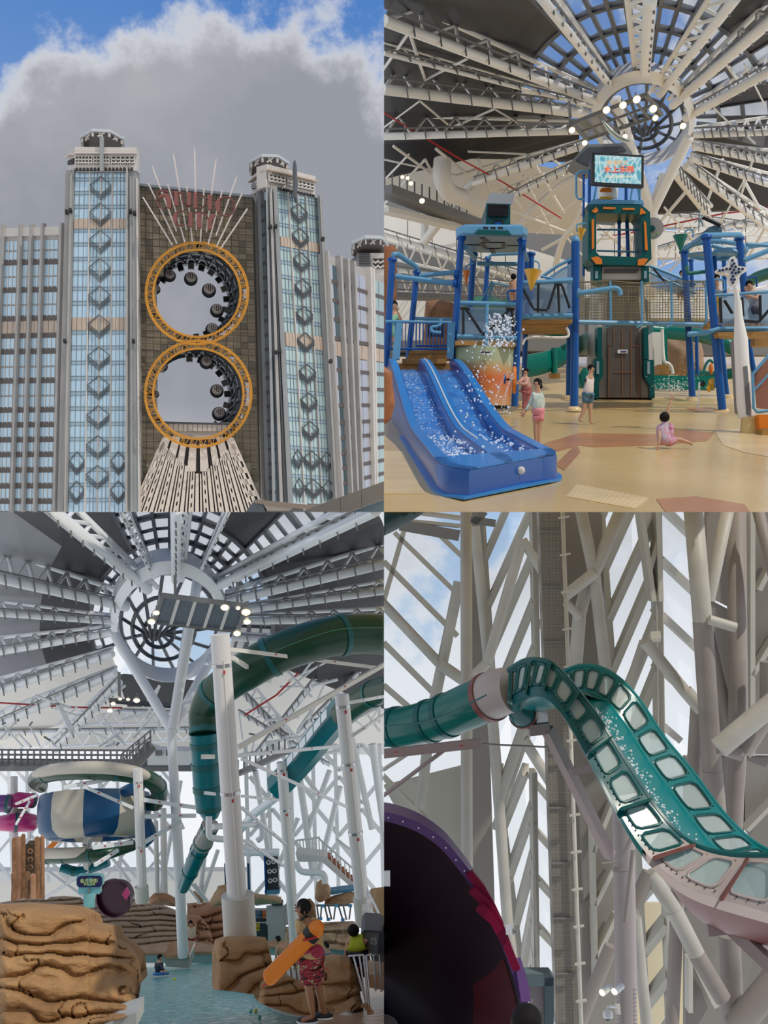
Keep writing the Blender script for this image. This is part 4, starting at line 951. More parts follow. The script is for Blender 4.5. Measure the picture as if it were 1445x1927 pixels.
out = [(1107, 396), (1119, 384), (1209, 387), (1223, 399), (1226, 487), (1213, 500), (1117, 498), (1106, 486)]; inn = [(1122, 404), (1127, 401), (1200, 403), (1206, 410), (1208, 478), (1202, 484), (1128, 481), (1122, 474)]
gf = MB()
for k in range(8): j = (k+1) % 8; gf.prism([P(*out[k], d-0.4), P(*out[j], d-0.4), P(*inn[j], d-0.4), P(*inn[k], d-0.4)], V((0, 0.9, 0)))
GF = gf.build('gate_frame', m_teal, GT)
for pts in ([(1113, 397), (1122, 389), (1126, 396), (1121, 401)], [(1207, 391), (1216, 401), (1204, 404), (1205, 394)], [(1112, 485), (1124, 482), (1133, 488), (1133, 497), (1122, 497)], [(1201, 488), (1211, 486), (1220, 487), (1212, 499), (1200, 499)],
            [(1113.5, 414), (1118, 411), (1118, 467), (1114, 469)], [(1212, 415), (1216, 419), (1219, 471), (1214, 470)], [(1135, 389.5), (1158, 390), (1158, 393.5), (1135, 393)], [(1172, 391), (1194, 391.5), (1194, 395), (1172, 394.5)]): poly(GF, 'orange_insert', m_or, pts, d-0.45, 0.08)
poly(GT, 'deck', m_lblue, [(1106, 384), (1116, 375), (1210, 377), (1212, 384)], d-0.3, 1.2)
poly(GT, 'inner_stair', mat('stair_steel_blue', (0.08, 0.22, 0.36), 0.4), [(1123, 404), (1172, 403), (1160, 418), (1123, 415)], d+0.8, 0.4)
for x0, y0, x1, y1, r in ((1110, 285, 1107, 510, 3.2), (1098, 330, 1098, 520, 2.4), (1165, 420, 1165, 486, 3), (1179, 400, 1182, 486, 3.5), (1203, 405, 1204, 480, 3), (1178, 350, 1178, 378, 3)): post(GT, x0, y0, x1, y1, d+0.5, r)
pipe(GT, 'ladder_loop', m_lblue, [(1108, 323), (1090, 323), (1084, 328), (1084, 368), (1088, 374), (1100, 375)], 2.2, 8, 0, d-0.2)
for (a, b) in (((1122, 350), (1116, 382)), ((1200, 352), (1204, 380)), ((1190, 352), (1186, 380)), ((1205, 352), (1203, 380)), ((1123, 432), (1205, 433)), ((1123, 472), (1200, 474))): pipe(GT, 'tower_rail', m_lblue, [a, b], 1.8, 6, 0, d+0.3)
m = MB(); c = P(1143, 374, d+0.2); m.lathe(c, Z2, [(rp(19, d), 0), (rp(19, d), rp(24, d))], 18); BRL = m.build('drum_barrel', m_white2, GT, True)
poly(BRL, 'orange_mark', m_or, [(1129, 358), (1132, 354), (1148, 354), (1151, 358), (1151, 361), (1129, 361)], d-0.15, 0.03); poly(BRL, 'yellow_mark', m_yel, [(1130, 370), (1152, 370), (1152, 375), (1128, 375)], d-0.15, 0.03)
poly(GT, 'roof', m_grey2, [(1077, 301), (1104, 272), (1177, 269), (1190, 288), (1188, 300), (1108, 318)], d+0.3, 1.0)
poly(GT, 'roof_inlay', m_mul2, [(1084, 301), (1106, 277), (1172, 275), (1178, 283), (1110, 296), (1108, 312)], d+0.25, 0.06)
DK = thing('spinner_disc', 'grey disc with pale green dots beside the gate frame', 'disc', P(1235, 446, 31)); m = MB(); m.lathe(P(1228, 430, 31), -Y2, [(rp(20, 31), 0), (rp(20, 31), 0.06)], 24); m.build('disc', mat('disc_grey', (0.42, 0.38, 0.36), 0.5), DK, True)
for k in range(9): a = 2*math.pi*k/9; m = MB(); m.lathe(P(1228+13*math.cos(a), 430+13*math.sin(a), 30.93), -Y2, [(rp(2.5, 31), 0), (rp(2.5, 31), 0.02)], 10); m.build('dot', mat('dot_green', (0.35, 0.52, 0.20), 0.5), DK)
m = MB(); m.lathe(P(1227, 430, 30.9), -Y2, [(rp(6, 31), 0), (rp(5, 31), 0.05)], 12); m.build('hub', m_teal, DK, True)
SB = thing('surfboard', 'tilted white surfboard mounted on the gate tower roof', 'surfboard', P(1160, 270, 31.4))
bp_ = [P(1131+54*t, 224+42*t+10*math.sin(math.pi*t), 31.4) for t in (k/10 for k in range(11))]
m = MB(); wv = V((0.35, 0.1, 0.75)).normalized(); m.loft([[p+wv*w*s+V((0, z, 0)) for s, z in ((-1, 0), (0, -0.025), (1, 0), (0, 0.025))] for p, w in zip(bp_, [0.01+0.09*math.sin(math.pi*k/10)**0.7 for k in range(11)])]); m.build('board', mat('board_white', (0.75, 0.70, 0.55), 0.4), SB, True)
m = MB(); m.tube([p+V((0, -0.03, 0)) for p in bp_], 0.012, 5); m.build('stringer', m_cgr, SB, True)
# screen
m_scr = bpy.data.materials.new('screen_water'); m_scr.use_nodes = True; t_ = m_scr.node_tree; b_ = t_.nodes['Principled BSDF']; b_.inputs['Base Color'].default_value = (0, 0, 0, 1)
c_ = t_.nodes.new('ShaderNodeTexCoord'); n_ = t_.nodes.new('ShaderNodeTexVoronoi'); n_.feature = 'DISTANCE_TO_EDGE'; n_.inputs['Scale'].default_value = 5.5
mp_ = t_.nodes.new('ShaderNodeMapping'); mp_.inputs['Scale'].default_value = (1.3, 1, 0.7); mp_.inputs['Rotation'].default_value = (0, 0.5, 0)
t_.links.new(c_.outputs['Object'], mp_.inputs[0]); t_.links.new(mp_.outputs[0], n_.inputs['Vector']); r_ = t_.nodes.new('ShaderNodeValToRGB'); t_.links.new(n_.outputs['Distance'], r_.inputs[0])
e_ = r_.color_ramp.elements; e_[0].position = 0.0; e_[0].color = (0.85, 0.95, 0.95, 1); e_[1].position = 0.30; e_[1].color = (0.10, 0.45, 0.60, 1); x_ = e_.new(0.07); x_.color = (0.40, 0.74, 0.80, 1)
t_.links.new(r_.outputs[0], b_.inputs['Emission Color']); b_.inputs['Emission Strength'].default_value = 0.75
SC = thing('display_screen', 'black-framed video screen with turquoise water and Chinese lettering', 'screen', P(1163, 352, 30.3))
sp2 = Pl((1114, 288, 30.2), (1211, 292, 30.5), (1114, 347, 30.2))
m = MB(); sp2.prism(m, [(1114, 287), (1211.5, 292), (1211, 353), (1114, 347)], -0.15, 0); m.build('bezel', m_blk, SC)
m = MB(); sp2.prism(m, [(1119, 291.5), (1206.5, 296), (1206, 347), (1119, 342.5)], 0, 0.01); m.build('screen', m_scr, SC)
def text(root, body, x, y, hpx, pl, col, w=0.012, emit=0.6, bold=0.0, xs=1.0, mname=None):
    cu = bpy.data.curves.new('lettering', 'FONT'); cu.body = body; cu.align_x = 'CENTER'; cu.align_y = 'CENTER'; cu.extrude = 0.02; cu.offset = bold
    o = bpy.data.objects.new('tmp', cu); COL.objects.link(o); dg = bpy.context.evaluated_depsgraph_get(); ev = o.evaluated_get(dg); em = ev.to_mesh()
    c = pl.at(x, y, w); ex = (pl.at(x+1, y, w)-c); ez = (pl.at(x, y-1, w)-c); vs = [c+ex*(v.co.x*hpx*xs)+ez*(v.co.y*hpx)+pl.n*v.co.z*0.2 for v in em.vertices]; fs = [tuple(p.vertices) for p in em.polygons]
    ev.to_mesh_clear(); bpy.data.objects.remove(o); bpy.data.curves.remove(cu)
    m = MB(); m.add(vs, fs); return m.build('lettering', mat(mname or 'letter_%d' % len(MATS), col, 0.5, emit=emit), root)
text(SC, '新濠影汇', 1162, 307.5, 10.5, sp2, (0.62, 0.34, 0.12), 0.02)
text(SC, '水上乐园', 1164, 320, 13.5, sp2, (0.80, 0.16, 0.03), 0.03, 0.6, 0.02, 1.05); text(SC, '水上乐园', 1165, 321.3, 13.5, sp2, (0.05, 0.10, 0.30), 0.015, 0.6, 0.04, 1.05)
text(SC, 'STUDIO CITY WATER PARK', 1163, 333, 5, sp2, (0.70, 0.55, 0.30), 0.02, 0.6, 0, 0.8)
# ---- net bridge
NB = thing('rope_bridge', 'olive rope-net bridge on a light blue beam between the towers', 'bridge', P(1210, 612, 27))
pipe(NB, 'deck_beam', m_lblue, [(1086, 606, 25.5), (1330, 611, 26.5)], 4.5)
m = MB()
for k in range(0, 50):
    x = 1087+k*5; m.tube([P(x, 531+4*math.sin((x-1087)/240*math.pi), 26), P(x, 604, 26)], rp(0.45, 26), 4)
for k in range(0, 15):
    y = 531+k*5.2; m.tube([P(1087+j*20, y+3*math.sin(j/12*math.pi)*(1-k/15), 26) for j in range(13)], rp(0.45, 26), 4)
stuff(m.build('net', m_rope, NB))
m = MB()
for k in range(0, 42): x = 1090+k*5.8; m.tube([P(x, 540, 28), P(x, 604, 28)], rp(0.4, 28), 4)
for k in range(0, 12): m.tube([P(1087, 540+k*6, 28), P(1330, 540+k*6, 28)], rp(0.4, 28), 4)
stuff(m.build('far_net', m_rope, NB))
for x in (1148, 1207, 1263, 1328): pipe(NB, 'net_post', m_lblue, [(x, 529), (x+1, 600), (x, 612), (x-9, 616)], 2.3, 8, 0, 25.8)
pipe(NB, 'top_rope', m_rope, [(1087, 531), (1148, 529), (1207, 533), (1263, 530), (1328, 529)], 1.2, 6, 4, 25.9)
m = MB(); m.prism([P(1087, 606, 26), P(1330, 610, 26.5), P(1330, 608, 28.5), P(1087, 604, 28.5)], -Z2*0.05); m.build('deck', m_wood, NB)
SPT = thing('water_spout', 'light blue spout pipe bent down in front of the rope bridge', 'pipe', P(1130, 560, 25))
pipe(SPT, 'spout', m_lblue, [(1086, 552), (1110, 549), (1150, 543), (1160, 543), (1166, 548), (1167, 556)], 5, 10, 4, 25.0)
m = MB(); m.lathe(P(1089, 552, 25), X2, [(rp(9, 25), -0.03), (rp(9, 25), 0.03)], 12); m.build('flange', m_lblue, SPT, True)
# ---- right platform
RPf = thing('play_platform', 'blue play platform with light blue pipe hoop above the white pole', 'play structure', P(1380, 770, 25))
for a in ((1329, 447, 1359, 771, 25, 8), (1287, 474, 1303, 752, 27, 6.5), (1391, 450, 1402, 560, 26, 7), (1353, 610, 1368, 748, 28, 5), (1343, 480, 1348, 560, 28, 5), (1362, 490, 1364, 560, 29, 4), (1408, 640, 1422, 720, 28, 5), (1300, 490, 1302, 540, 29, 4), (1310, 630, 1312, 705, 30, 3.5)): post(RPf, *a)
for x, y in ((1304, 754), (1358, 775), (1369, 750)): m = MB(); m.lathe(P(x, y, 26), Z2, [(rp(14, 26), 0), (rp(12, 26), 0.08), (rp(8, 26), 0.1)], 14); m.build('post_foot', m_tan, RPf, True)
pipe(RPf, 'arm_pipe', m_lblue, [(1288, 470, 27), (1325, 444, 25.5), (1332, 443, 25.3), (1388, 442, 25.8), (1394, 446, 26)], 5, 8, 3); pipe(RPf, 'arm_pipe', m_lblue, [(1340, 462), (1390, 475)], 4.5, d=26); pipe(RPf, 'arm_pipe', m_lblue, [(1400, 490), (1450, 470)], 5, d=25.5); pipe(RPf, 'arm_pipe', m_lblue, [(1405, 460), (1450, 462)], 4, d=26); pipe(RPf, 'arm_pipe', m_lblue, [(1344, 472), (1350, 470), (1390, 468), (1450, 458)], 4, d=28)
m = MB(); c = P(1345, 471, 27.5); m.tube([c+X2*(rp(56, 27.5)*math.cos(a))+Y2*(rp(56, 27.5)*math.sin(a))+Z2*(rp(-2, 27)*math.cos(a)+rp(-11, 27.5)*math.sin(a)) for a in (2*math.pi*k/36 for k in range(37))], rp(5, 27), 10); m.build('hoop', m_lblue, RPf, True)
m = MB(); m.lathe(P(1345, 478, 27.5), Z2, [(rp(50, 27), -0.02), (rp(50, 27), 0.02)], 30); m.build('hoop_plate', mat('hoop_plate_blue', (0.12, 0.30, 0.46), 0.4), RPf, True)
pipe(RPf, 'green_pipe', m_cgr, [(1292, 500), (1294, 512), (1300, 514), (1330, 511)], 3.5, 8, 4, 26); pipe(RPf, 'rail', m_lblue, [(1345, 556), (1450, 549)], 3, d=24.6); pipe(RPf, 'deck_beam', m_lblue, [(1294, 629), (1330, 626), (1350, 620), (1450, 618)], 5, d=24.8); poly(RPf, 'deck_edge', m_wood, [(1350, 625), (1450, 624), (1450, 632), (1352, 633)], 24.6, 0.4); poly(RPf, 'deck_underside', m_wood, [(1420, 633), (1450, 633), (1450, 650), (1420, 650)], 26, 0.3); poly(RPf, 'deck_edge', m_wood, [(1332, 607), (1350, 607), (1350, 618), (1332, 616)], 25.3, 0.4)
poly(RPf, 'acrylic_panel', m_acr, [(1352, 556), (1450, 552), (1450, 608), (1354, 610)], 25.2, 0.04)
for a, b in (((1355, 560), (1357, 608)), ((1363, 565), (1378, 590)), ((1396, 560), (1398, 595)), ((1430, 556), (1431, 600)), ((1398, 604), (1426, 606)), ((1428, 606), (1450, 580))): pipe(RPf, 'bracket', m_blk, [a, b], 3, 6, 0, 24.5)
pipe(RPf, 'window_loop', m_lblue, [(1341, 530), (1344, 526), (1360, 526), (1363, 530), (1363, 545), (1358, 549), (1343, 548)], 1.8, 6, 0, 25); pipe(RPf, 'window_loop', m_blue, [(1405, 525), (1407, 522), (1422, 522), (1424, 526), (1424, 540)], 1.6, 6, 0, 26)
pipe(RPf, 'stair_rail', m_lblue, [(1222, 500), (1260, 515), (1310, 535)], 3, d=29); pipe(RPf, 'stair_rail', m_lblue, [(1222, 512), (1260, 530), (1310, 552)], 2.5, d=29); poly(RPf, 'stair_panel', m_acr, [(1224, 502), (1306, 536), (1306, 560), (1224, 540)], 29.2, 0.03)
for a, b in (((1229, 505), (1252, 532)), ((1297, 535), (1280, 555))): pipe(RPf, 'bracket', m_blk, [a, b], 2, 6, 0, 28.9)
FG = thing('water_cannon', 'grey water cannon with fan blades above the light blue hoop', 'water cannon', P(1345, 446, 27)); poly(FG, 'base', mat('gun_blue', (0.05, 0.11, 0.16), 0.4), [(1331, 446), (1333, 428), (1345, 424), (1358, 428), (1360, 446)], 27, 0.5); pipe(FG, 'barrel', m_blk, [(1356, 424), (1330, 412), (1322, 408)], 4, 10, 0, 27)
for k in range(6): a = math.radians(60*k+20); m = MB(); c = P(1317, 411, 26.9); m.bar(c, c+V((0.45, 0, 0.9))*0.0+V((math.cos(a)*0.13, 0.05, math.sin(a)*0.27)), 0.05, 0.015); m.build('blade', m_span, FG)
PW = thing('emblem_pole', 'white tapered pole with a blue-dotted cross emblem on a yellow base', 'pole', P(1410, 825, 19.2)); d = 19.6
pipe(PW, 'pole_shaft', m_white2, [(1383, 538), (1389, 570)], 5, 12, 0, d); m = MB(); m.tube([P(1388, 565, d), P(1390, 600, d), P(1394, 640, d), P(1400, 760, d), P(1404, 785, d)], [rp(r, d) for r in (6.5, 8, 13, 14, 14)], 14); m.build('pole_body', m_white2, PW, True)
poly(PW, 'side_fairing', m_grey2, [(1398, 690), (1406, 688), (1413, 765), (1412, 783), (1404, 780)], d-0.14, 0.2); poly(PW, 'side_fairing', m_grey2, [(1380, 640), (1386, 640), (1397, 780), (1389, 776)], d+0.05, 0.2)
m = MB(); m.tube([P(1412, 825, d-0.2), P(1409, 785, d-0.2)], [rp(20, d), rp(14, d)], 14); m.build('pole_base', mat('base_yellow', (0.62, 0.44, 0.17), 0.5), PW, True)
poly(PW, 'emblem', m_white2, [(1376, 483), (1383, 482), (1389, 500), (1406, 503), (1405, 510), (1393, 518), (1387, 536), (1376, 537), (1371, 518), (1349, 512), (1348, 508), (1368, 500)], d, 0.12)
for k, (x, y) in enumerate([(1378, 490), (1381, 496), (1377, 500), (1384, 502), (1390, 506), (1397, 506), (1374, 506), (1367, 506), (1360, 508), (1381, 508), (1377, 513), (1384, 514), (1379, 520), (1376, 526), (1382, 526), (1379, 532), (1390, 512), (1354, 509)]): m = MB(); m.lathe(P(x, y, d-0.01), -Y2, [(rp(2.9, d), 0), (rp(2.6, d), 0.02)], 6); m.build('emblem_cell', mat('emblem_navy', (0.02, 0.05, 0.16), 0.4), PW)
SR = thing('stair_rock', 'orange rock stair with a light blue framed acrylic rail at the right', 'stairs', P(1435, 820, 19)); poly(SR, 'rail_panel', glass('acrylic_pink', (0.7, 0.5, 0.42), 0.5, 0.1, (0.4, 0.2, 0.15)), [(1419, 705), (1450, 665), (1450, 770), (1425, 768)], 19.3, 0.04); pipe(SR, 'rail_frame', m_lblue, [(1450, 664), (1416, 704), (1418, 768), (1424, 775), (1450, 772)], 3, 8, 0, 19.2); pipe(SR, 'rail_frame', m_lblue, [(1418, 735), (1428, 725), (1450, 700)], 2, 8, 0, 19.2); poly(SR, 'side_wall', m_or, [(1428, 780), (1450, 780), (1450, 822), (1430, 822)], 19.1, 0.6); poly(SR, 'wooden_step', m_wood, [(1434, 806), (1450, 806), (1450, 822), (1434, 822)], 18.9, 0.3)
FS = thing('fish_sprayer', 'yellow fish-head sprayer clamped to the blue post', 'water toy', P(1338, 738, 25.2)); m = MB(); m.ball(P(1340, 722, 25.2), rp(9, 25), 12, 8, (0.95, 0.8, 1.2)); m.ball(P(1334, 730, 25.1), rp(6, 25), 10, 7, (0.8, 0.8, 1.3)); m.build('body', m_yel, FS, True); m = MB(); m.ball(P(1322, 722, 25.2), rp(6, 25), 10, 7, (0.8, 0.8, 1.1)); m.build('nozzle', m_blk, FS, True); m = MB(); m.lathe(P(1350, 722, 25.1), X2, [(rp(8, 25), -0.08), (rp(8, 25), 0.04)], 12); m.build('clamp', m_lblue, FS, True)
FS = thing('fish_sprayer', 'orange fish sprayer on a teal arch behind the blue post', 'water toy', P(1337, 706, 27)); m = MB(); m.ball(P(1338, 694, 27), rp(6, 27), 10, 7, (0.7, 0.7, 1.8)); m.build('body', m_or, FS, True); pipe(FS, 'arch', m_grn, [(1322, 706), (1328, 686), (1336, 678), (1342, 684)], 2.5, 8, 4, 27.1)
# ---- background of the pool hall
o = poly(thing('pool_wall', 'low green pool wall behind the falling spray', 'wall', P(1290, 738, 33)), 'wall_panel', m_grn, [(1230, 706), (1345, 708), (1345, 733), (1230, 732)], 33, 0.3)
rock('rock_wall', 'pale brown rock wall behind the blue posts with a green tube over it', [(1252, 640), (1290, 632), (1320, 645), (1330, 706), (1254, 706)], 36, 1.5, mat('rock_pale', (0.45, 0.29, 0.18), 0.8, var=0.4, vscale=1.2, bump=0.5, bscale=3), 12)
WP = thing('service_block', 'pale service block with ochre plinth and white pipe beside the tower', 'block', P(1245, 706, 34)); poly(WP, 'block', m_white2, [(1228, 625), (1252, 625), (1252, 704), (1228, 704)], 34, 0.8); poly(WP, 'plinth', m_wood, [(1238, 686), (1258, 686), (1262, 704), (1236, 704)], 33.5, 0.5); pipe(WP, 'pipe', m_white2, [(1246, 620), (1249, 676), (1258, 684), (1264, 692), (1266, 704)], 3, 8, 4, 33.3); poly(WP, 'green_post', m_grn, [(1247, 620), (1255, 620), (1257, 690), (1249, 690)], 33.6, 0.2)
TB = thing('green_tube_slide', 'green tube slide winding past the rock wall under the right platform', 'slide', P(1290, 650, 35)); pipe(TB, 'tube', m_grn, [(1225, 622, 35), (1260, 626, 35), (1320, 632, 34), (1360, 645, 33), (1400, 668, 33)], 13, 14, 6); pipe(TB, 'tube', m_grn, [(1395, 700, 33), (1340, 708, 34), (1300, 704, 35)], 10, 14, 5)
TB = thing('green_tube_slide', 'green tube end seen above the rail of the right platform', 'slide', P(1430, 540, 30)); pipe(TB, 'tube', m_grn, [(1405, 535, 31), (1425, 522, 30), (1455, 512, 29)], 11, 14, 5)
TB = thing('green_slide', 'open green slide trough curving behind the girls', 'slide', P(1030, 720, 30))
m = MB(); pts = spline([P(990, 688, 29), P(1020, 682, 30), (P(1050, 672, 31)), P(1085, 652, 32), P(1112, 640, 33)], 5)
m.loft([[p+Z2*0.28, p+Z2*0.26-Y2*0.05, p-Y2*0.25-Z2*0.2, p+Y2*0.0-Z2*0.34, p+Y2*0.6-Z2*0.2, p+Y2*0.7+Z2*0.3] for p in pts]); m.build('trough', m_grn, TB, True)
pipe(TB, 'upper_tube', m_grn, [(1000, 612, 31), (1030, 622, 31), (1060, 622, 31), (1082, 612, 31)], 10, 12, 5); post(TB, 1042, 655, 1043, 710, 30.5, 6, m_grn, False)
m = MB(); m.lathe(P(1043, 712, 30.5), Z2, [(rp(11, 30), 0), (rp(11, 30), 0.15)], 12); m.build('foot', m_wood, TB, True)
TB = thing('green_slide', 'closed green slide tunnel roof behind the canopy tower deck', 'slide', P(915, 572, 32)); poly(TB, 'tunnel_roof', mat('green_roof', (0.06, 0.25, 0.17), 0.5), [(872, 570), (900, 557), (925, 555), (944, 565), (962, 557), (962, 574), (872, 574)], 32, 1.5)
BP = thing('green_pod', 'rounded green base unit standing behind the boy', 'slide', P(1100, 730, 30)); m = MB(); m.tube([P(1101, 730, 30), P(1101, 708, 30), P(1104, 694, 30)], [rp(13, 30), rp(13, 30), rp(7, 30)], 12); m.build('unit', m_grn, BP, True)
ST = thing('stair_rail', 'light blue stair rail behind the girl on the tower deck', 'railing', P(905, 575, 28.5))
for a, b in (((903, 572), (926, 530)), ((914, 572), (929, 535))): pipe(ST, 'hand_rail', m_lblue, [a, b], 2.2, 6, 0, 28.5)
pipe(ST, 'deck_rail', m_lblue, [(924, 532), (972, 541)], 1.8, 6, 0, 30)
for k in range(9): pipe(ST, 'baluster', m_grey2, [(927+k*5, 533+k*1.1), (926+k*5, 566)], 0.7, 5, 0, 30)
pipe(ST, 'gate_loop', m_blue, [(975, 547), (958, 547), (955, 551), (956, 563), (960, 568), (975, 566)], 1.8, 6, 0, 26)
# ---- hall shell: back walls
def rd(x, y):
    base = 55-(230-y)*0.10 if y < 230 else 55+(y-230)*0.055
    return base
m_wallp = mat('hall_wall_panel', (0.80, 0.77, 0.71), 0.6, var=0.08, vscale=0.3)
wl = sroot('wall_left', P(860, 640, 80)); k = 0
for (x, y, w_, h_, sk) in [(722+i*46, 385+i*14+j*0, 44, 66, 14) for i in range(8) for j in range(1)]:
    m = MB(); m.prism([P(x, y, 78), P(x+w_, y+sk, 78), P(x+w_, y+h_+sk*0.9, 78), P(x, y+h_, 78)], V((0, 0.6, 0))); m.build('wall_panel', m_wallp, wl)
m = MB(); m.prism([P(710, 330, 82), P(1100, 430, 82), P(1100, 660, 82), P(710, 660, 82)], V((0, 1, 0))); m.build('wall_backing', m_grey2, wl)
m = MB(); m.prism([P(722, 560, 79), P(860, 560, 79), P(860, 640, 79), P(722, 640, 79)], V((0, 0.5, 0))); m.build('wall_panel', m_wallp, wl)
wr = sroot('wall_right', P(1340, 640, 80))
for (x, y) in [(1228+i*44, 372+j*58) for i in range(6) for j in range(3)]:
    m = MB(); off = (i_ := int((x-1228)/44))*(-6); m.prism([P(x, y-off*0+rnd(-8, 8), 80), P(x+42, y+rnd(-8, 8), 80), P(x+42, y+55, 80), P(x, y+55, 80)], V((0, 0.6, 0)))
    if y > 470: continue
    m.build('wall_panel', m_wallp, wr)
m = MB(); m.prism([P(1225, 545, 81), P(1450, 545, 81), P(1450, 600, 81), P(1225, 600, 81)], V((0, 1, 0))); m.build('wall_panel', m_wallp, wr)
m = MB(); m.prism([P(1225, 600, 82), P(1450, 600, 82), P(1450, 668, 82), P(1225, 668, 82)], V((0, 1, 0))); m.build('wall_base', m_grey2, wr)
m = MB(); m.prism([P(1075, 560, 83), P(1230, 560, 83), P(1230, 668, 83), P(1075, 668, 83)], V((0, 1, 0))); m.build('wall_base', m_grey2, wr)
m = MB(); m.prism([P(700, 628, 84), P(1100, 628, 84), P(1100, 668, 84), P(700, 668, 84)], V((0, 1, 0))); m.build('wall_base', m_mul2, wl)
for (x, y) in [(1085+i*36, 385+j*60) for i in range(4) for j in range(3)]:
    m = MB(); m.prism([P(x, y+rnd(-6, 6), 83), P(x+34, y+rnd(-6, 6), 83), P(x+34, y+56, 83), P(x, y+56, 83)], V((0, 0.6, 0))); m.build('wall_panel', m_wallp, wr)
# ---- catwalk along the left wall
CW = thing('catwalk', 'dark steel catwalk with railing below the white left wall', 'catwalk', P(800, 560, 70)); m = MB(); m.bar(P(722, 556, 70), P(1000, 566, 74), 1.0, 0.35); m.build('deck', m_grey2, CW)
for k in range(24): x = 724+k*11.5; m = MB(); m.bar(P(x, 530+k*0.6, 69.5), P(x, 556+k*0.4, 69.5), 0.06, 0.06); m.build('rail_post', m_grey2, CW)
for y in (530, 543): m = MB(); m.bar(P(722, y, 69.5), P(1000, y+12, 73), 0.07, 0.07); m.build('rail', m_grey2, CW)
CW = thing('catwalk', 'dark steel gantry with floodlights high on the left wall', 'catwalk', P(800, 420, 66)); m = MB(); m.bar(P(722, 358, 62), P(900, 425, 70), 1.2, 0.5); m.build('deck', m_grey2, CW); m = MB(); m.bar(P(722, 395, 63), P(880, 432, 70), 0.8, 0.3); m.build('cable_tray', m_wallp, CW)
for k in range(12): x = 724+k*14; m = MB(); m.bar(P(x, 322+k*5, 62+k*0.6), P(x, 358+k*5.4, 62+k*0.6), 0.09, 0.09); m.build('rail_post', m_grey2, CW)
DU = thing('air_duct', 'fat pale elbow air duct among the roof trusses', 'duct', P(860, 400, 64)); pipe(DU, 'elbow', m_wallp, [(833, 300, 62), (832, 335, 62), (845, 362, 63), (870, 372, 64)], 17, 12, 5); m = MB(); m.bar(P(865, 370, 64), P(925, 398, 67), 0.9, 0.7); m.build('box_duct', m_wallp, DU)
# ---- roof ring and trusses
RC = (1210, 222)
def rpt(a, r, dd=0.0):
    x, y = RC[0]+r*1.02*math.cos(a), RC[1]+r*0.93*math.sin(a); return P(x, y, rd(x, y)+dd)
RG = thing('roof_ring', 'broad white steel ring where the radial roof trusses meet above the gate tower', 'roof ring', rpt(math.pi/2, 100))
NR = 48; m = MB(); rings = []
for k in range(NR+1):
    a = 2*math.pi*k/NR; off = P(RC[0]+2, RC[1]+18, 55)-P(RC[0], RC[1], 55)
    rings.append([rpt(a, 96), rpt(a, 84, 0.2)+off*0.6, rpt(a, 82, 2.0)+off*-0.6, rpt(a, 95, 2.0)+off*-0.9])
m.loft(rings, True, False); m.build('ring_band', m_white2, RG, True)
for k in range(12): a = 2*math.pi*k/12+0.1; m = MB(); m.tube([rpt(a, 80, 4), P(1212, 246, 59)+V((0.3*math.cos(a), 0, 0.3*math.sin(a)))], 0.09, 6); m.build('oculus_spoke', m_mul2, RG, True)
for r in (26, 52, 76): m = MB(); m.tube([lerp(P(1212, 246, 59), rpt(2*math.pi*k/30, 80, 4), r/80) for k in range(31)], 0.12, 6); m.build('oculus_hoop', m_mul2, RG, True)
for k in range(12):
    a0, a1 = 2*math.pi*k/12+0.1, 2*math.pi*(k+1)/12+0.1; cN = P(1212, 246, 59)
    for t0, t1 in ((0.08, 0.6), (0.62, 0.98)): m = MB(); m.prism([lerp(cN, rpt(a0, 80, 4), t0), lerp(cN, rpt(a0, 80, 4), t1), lerp(cN, rpt(a1, 80, 4), t1), lerp(cN, rpt(a1, 80, 4), t0)], V((0, 0.06, 0))); m.build('oculus_pane', m_sky, RG)
m = MB(); m.tube([P(1225, 560, 62), P(1226, 400, 58), P(1226, 396, 58)], rp(11, 60), 12); CL = thing('tree_column', 'forked white column carrying the roof ring behind the gate tower', 'column', P(1225, 600, 62)); m.build('trunk', m_white2, CL, True)
for (x, y, dd) in ((1296, 258, 55), (1157, 185, 54), (1250, 330, 58)): m = MB(); m.tube([P(1226, 400, 58), P(x, y, dd)], rp(10, 57), 12); m.build('branch', m_white2, CL, True)
def truss(x0, y0, x1, y1, wpx, label, off=(0, -18), cut=7, web=True, group='radial roof trusses', d0=None, d1=None, th2=0.55, trim=True, root=None):
    da, db = d0 or rd(x0, y0), d1 or rd(x1, y1); a, b = P(x0, y0, da), P(x1, y1, db)
    R_ = root or thing('roof_truss', label, 'roof truss', b if b.dot(UPS[PANEL]) < a.dot(UPS[PANEL]) else a, group)
    r = rp(wpx/2, (da+db)/2); m = MB(); m.tube([a, b], r, 10); m.build('lower_chord', m_white2, R_, True)
    if web:
        a2, b2 = P(x0+off[0], y0+off[1], da+2.2), P(x1+off[0]*0.45, y1+off[1]*0.45, db+1.8)
        m = MB(); m.tube([a2, b2], r*th2, 8); m.build('upper_chord', m_white2, R_, True)
        for k in range(cut):
            t0, t1 = k/cut, (k+0.5)/cut; m = MB(); m.tube([lerp(a, b, t0), lerp(a2, b2, t1)], r*0.36, 6); m.tube([lerp(a2, b2, t1), lerp(a, b, (k+1)/cut)], r*0.36, 6); m.build('web_member', m_white2, R_, True)
        for k in range(1, cut+3):
            t = k/(cut+3); c = lerp(a, b, t); m = MB(); m.bar(c+V((0, -r*1.4, r*1.2)), c+V((rp(4, da), -r*1.4, -r*1.6)), 0.06, 0.06); m.build('hanger', m_grey2, R_)
        m = MB(); m.tube([a+V((0, -r*1.6, r*1.5)), b+V((0, -r*1.6, r*1.5))], 0.05, 5); m.build('conduit', m_grey2, R_)
    return R_
